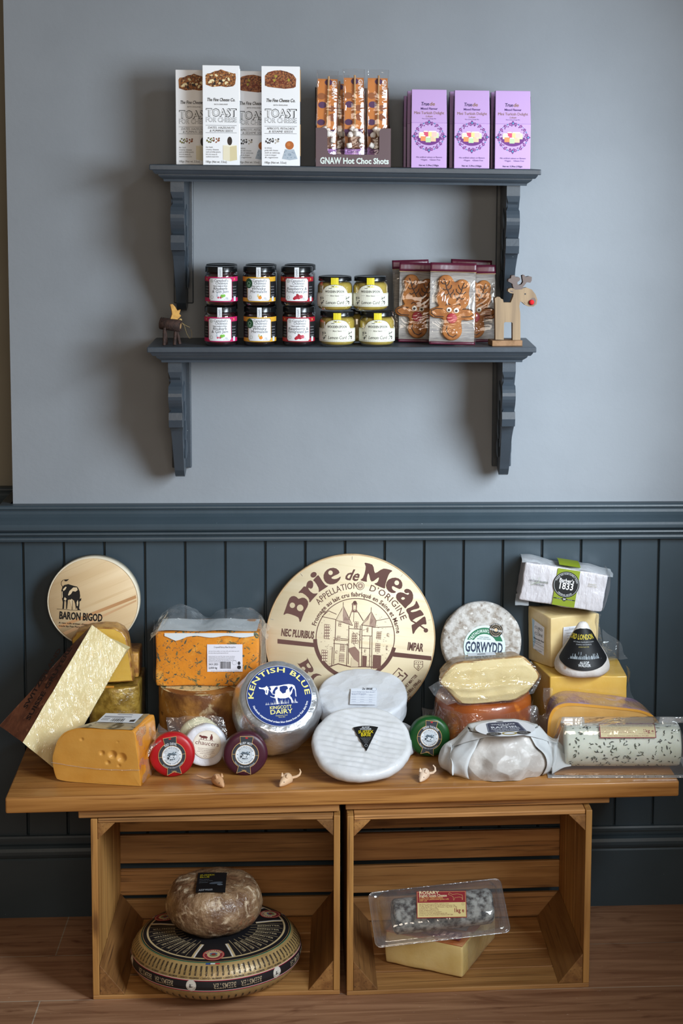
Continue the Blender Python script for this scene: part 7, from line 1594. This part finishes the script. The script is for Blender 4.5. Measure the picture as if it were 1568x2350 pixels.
b = MB(); b.surf(lambda u, v: tuple(blk((1.03, -.9+1.6*u, .05+.95*v), -.02-.02*sin(6*u)**2*v)), 18, 8); b.jitter(.003, 35, 9); b.build('wrap_side', wrapc, t)

tc_ = on(1008, 2094, .134); nrm = facing(.05, rad(52))
t = thing('cheese_log', 'black ash coated cheese log in a clear plastic tray, propped on the square cheese', 'cheese', tc_, frame(nrm, rad(-4.5)))
hx, hy = .1405, .062
ash = mat('ash coated curd', 'aeb0ac', .75, col2='242526', sc=75, lo=.40, hi=.62, det=6, bump=.4, bsc=240, extra=[('232425', 70, .60, .70, 0), ('c9cac6', 110, .66, .74, 0)])
cyl = Matrix.Translation((.008, .004, -.004)) @ Matrix.Rotation(pi/2, 4, 'Y'); lr2, hl2 = .036, .104
b = MB(); b.lathe([(0, -hl2), (lr2-.005, -hl2), (lr2, -hl2+.005), (lr2, 0), (lr2, hl2-.005), (lr2-.005, hl2), (0, hl2)], 48, xf=cyl); b.jitter(.001, 40, 3); b.build('log', ash, t)
def rrect(hx, hy, r, n=6): return [(sx*(hx-r)+r*cos(a0+pi/2*i/n), sy*(hy-r)+r*sin(a0+pi/2*i/n)) for sx, sy, a0 in ((1, 1, 0), (-1, 1, pi/2), (-1, -1, pi), (1, -1, 3*pi/2)) for i in range(n+1)]
o1, o2_, o3 = rrect(hx, hy, .012), rrect(hx-.013, hy-.012, .014), rrect(hx-.020, hy-.018, .020)
n = len(o1); b = MB(); zs = [0, .002, 0]
rows = [(o1, -.002), (o1, 0), (rrect(hx-.005, hy-.005, .012), .0015), (o2_, 0), (rrect(hx-.016, hy-.015, .016), .022), (o3, .032), (rrect(hx-.035, hy-.033, .018), .036)]
vs = [(x, y, z) for P, z in rows for x, y in P]; b.add(vs, [(j*n+i, j*n+(i+1) % n, (j+1)*n+(i+1) % n, (j+1)*n+i) for j in range(len(rows)-1) for i in range(n)], 0, True); b.add([(x, y, .036) for x, y in rrect(hx-.035, hy-.033, .018)], [list(range(n))], 0, True)
b.jitter(.0012, 30, 4); b.build('tray_lid', trayc, t)
b = MB(); rows = [(o1, -.0025), (o2_, -.003), (rrect(hx-.018, hy-.016, .016), -.030), (rrect(hx-.03, hy-.03, .02), -.043)]
vs = [(x, y, z) for P, z in rows for x, y in P]; b.add(vs, [(j*n+i, (j+1)*n+i, (j+1)*n+(i+1) % n, j*n+(i+1) % n) for j in range(len(rows)-1) for i in range(n)], 0, True); b.add([(x, y, -.043) for x, y in rrect(hx-.03, hy-.03, .02)], [list(range(n))[::-1]], 0, True); b.build('tray_base', trayc, t)
b = MB(); P = o1; b.tube([(x, y, .0002) for x, y in P+P[:1]], .0012, 6, cap=False); b.build('tray_rim', film('bright tray rim', .3, .6, bsc=40, bst=.4, rough=.06, haze=.05), t)
k = Ink(); q = face_pts(t, [(957, 2108), (1072, 2106), (1070, 2043), (956, 2046)], .037)
a_, b_, d_ = V(q[0]), V(q[1])-V(q[0]), V(q[3])-V(q[0])
def rl(u, v): return tuple(a_+b_*u+d_*v)
L_w, L_h = b_.length, d_.length; rt = atan2(b_.y, b_.x)
k.poly([rl(0, 0), rl(1, 0), rl(1, 1), rl(0, 1)], '8c1f28', 1); k.poly([rl(.02, .04), rl(.98, .04), rl(.98, .57), rl(.02, .57)], 'dcca8c', 2); k.line([rl(.015, .03), rl(.985, .03), rl(.985, .97), rl(.015, .97), rl(.015, .03)], .0006, 'd9b878', 2)
for tx, v, h_, wv, c_ in (('ROSARY', .885, .0068, .40, 'e6d9b0'), ('English Goats Cheese', .785, .0056, .56, 'e6d9b0'), ('A FULL FAT FRESH CHEESE', .725, .0030, .48, 'd8a860'), ('made from pasteurised goats milk', .672, .0030, .60, 'd8a860'), ('with ash', .620, .0028, .16, 'd8a860')): p = rl(.05, v); k.text(tx, p[0], p[1], h_, c_, 3, al='l', w_=wv*L_w, wt='b', rot=rt)
for j, (tx, wv) in enumerate((('Ingredients: Goats cheese (MILK) vegetarian rennet', .66), ('Energy 1066kJ 258kcal Fat 21g of which saturates 15g', .80), ('Carbohydrate 1.6g Protein 15g Salt 1.0g', .84), ('Suitable for vegetarians', .42), ('Keep refrigerated below 5C', .44), ('Packed in a protective atmosphere', .5), ('Produced in the UK using British goats milk', .62), ('Rosary Goats Cheese Landford Salisbury SP5 2BA', .75))): p = rl(.05, .50-.058*j); k.text(tx, p[0], p[1], .0028, '7a2a26', 3, al='l', w_=wv*L_w*.9, rot=rt)
p = rl(.95, .20); k.text('1kg e', p[0], p[1], .0088, '8c1f28', 4, al='r', w_=.21*L_w, wt='b', rot=rt); p = rl(.93, .5); k.ring(p[0], p[1], .0022, .0027, '7a2a26', 3, n=12)
gl = [(.66, .93), (.69, .90), (.72, .86), (.82, .88), (.92, .84), (.93, .70), (.92, .65), (.91, .74), (.86, .76), (.77, .74), (.75, .65), (.74, .65), (.74, .76), (.70, .82), (.64, .86)]
k.line([rl(*p) for p in gl+gl[:1]], .0005, 'd9b878', 4)
k.build('label', t, lambda x, y, z: (x, y, .0372+z))
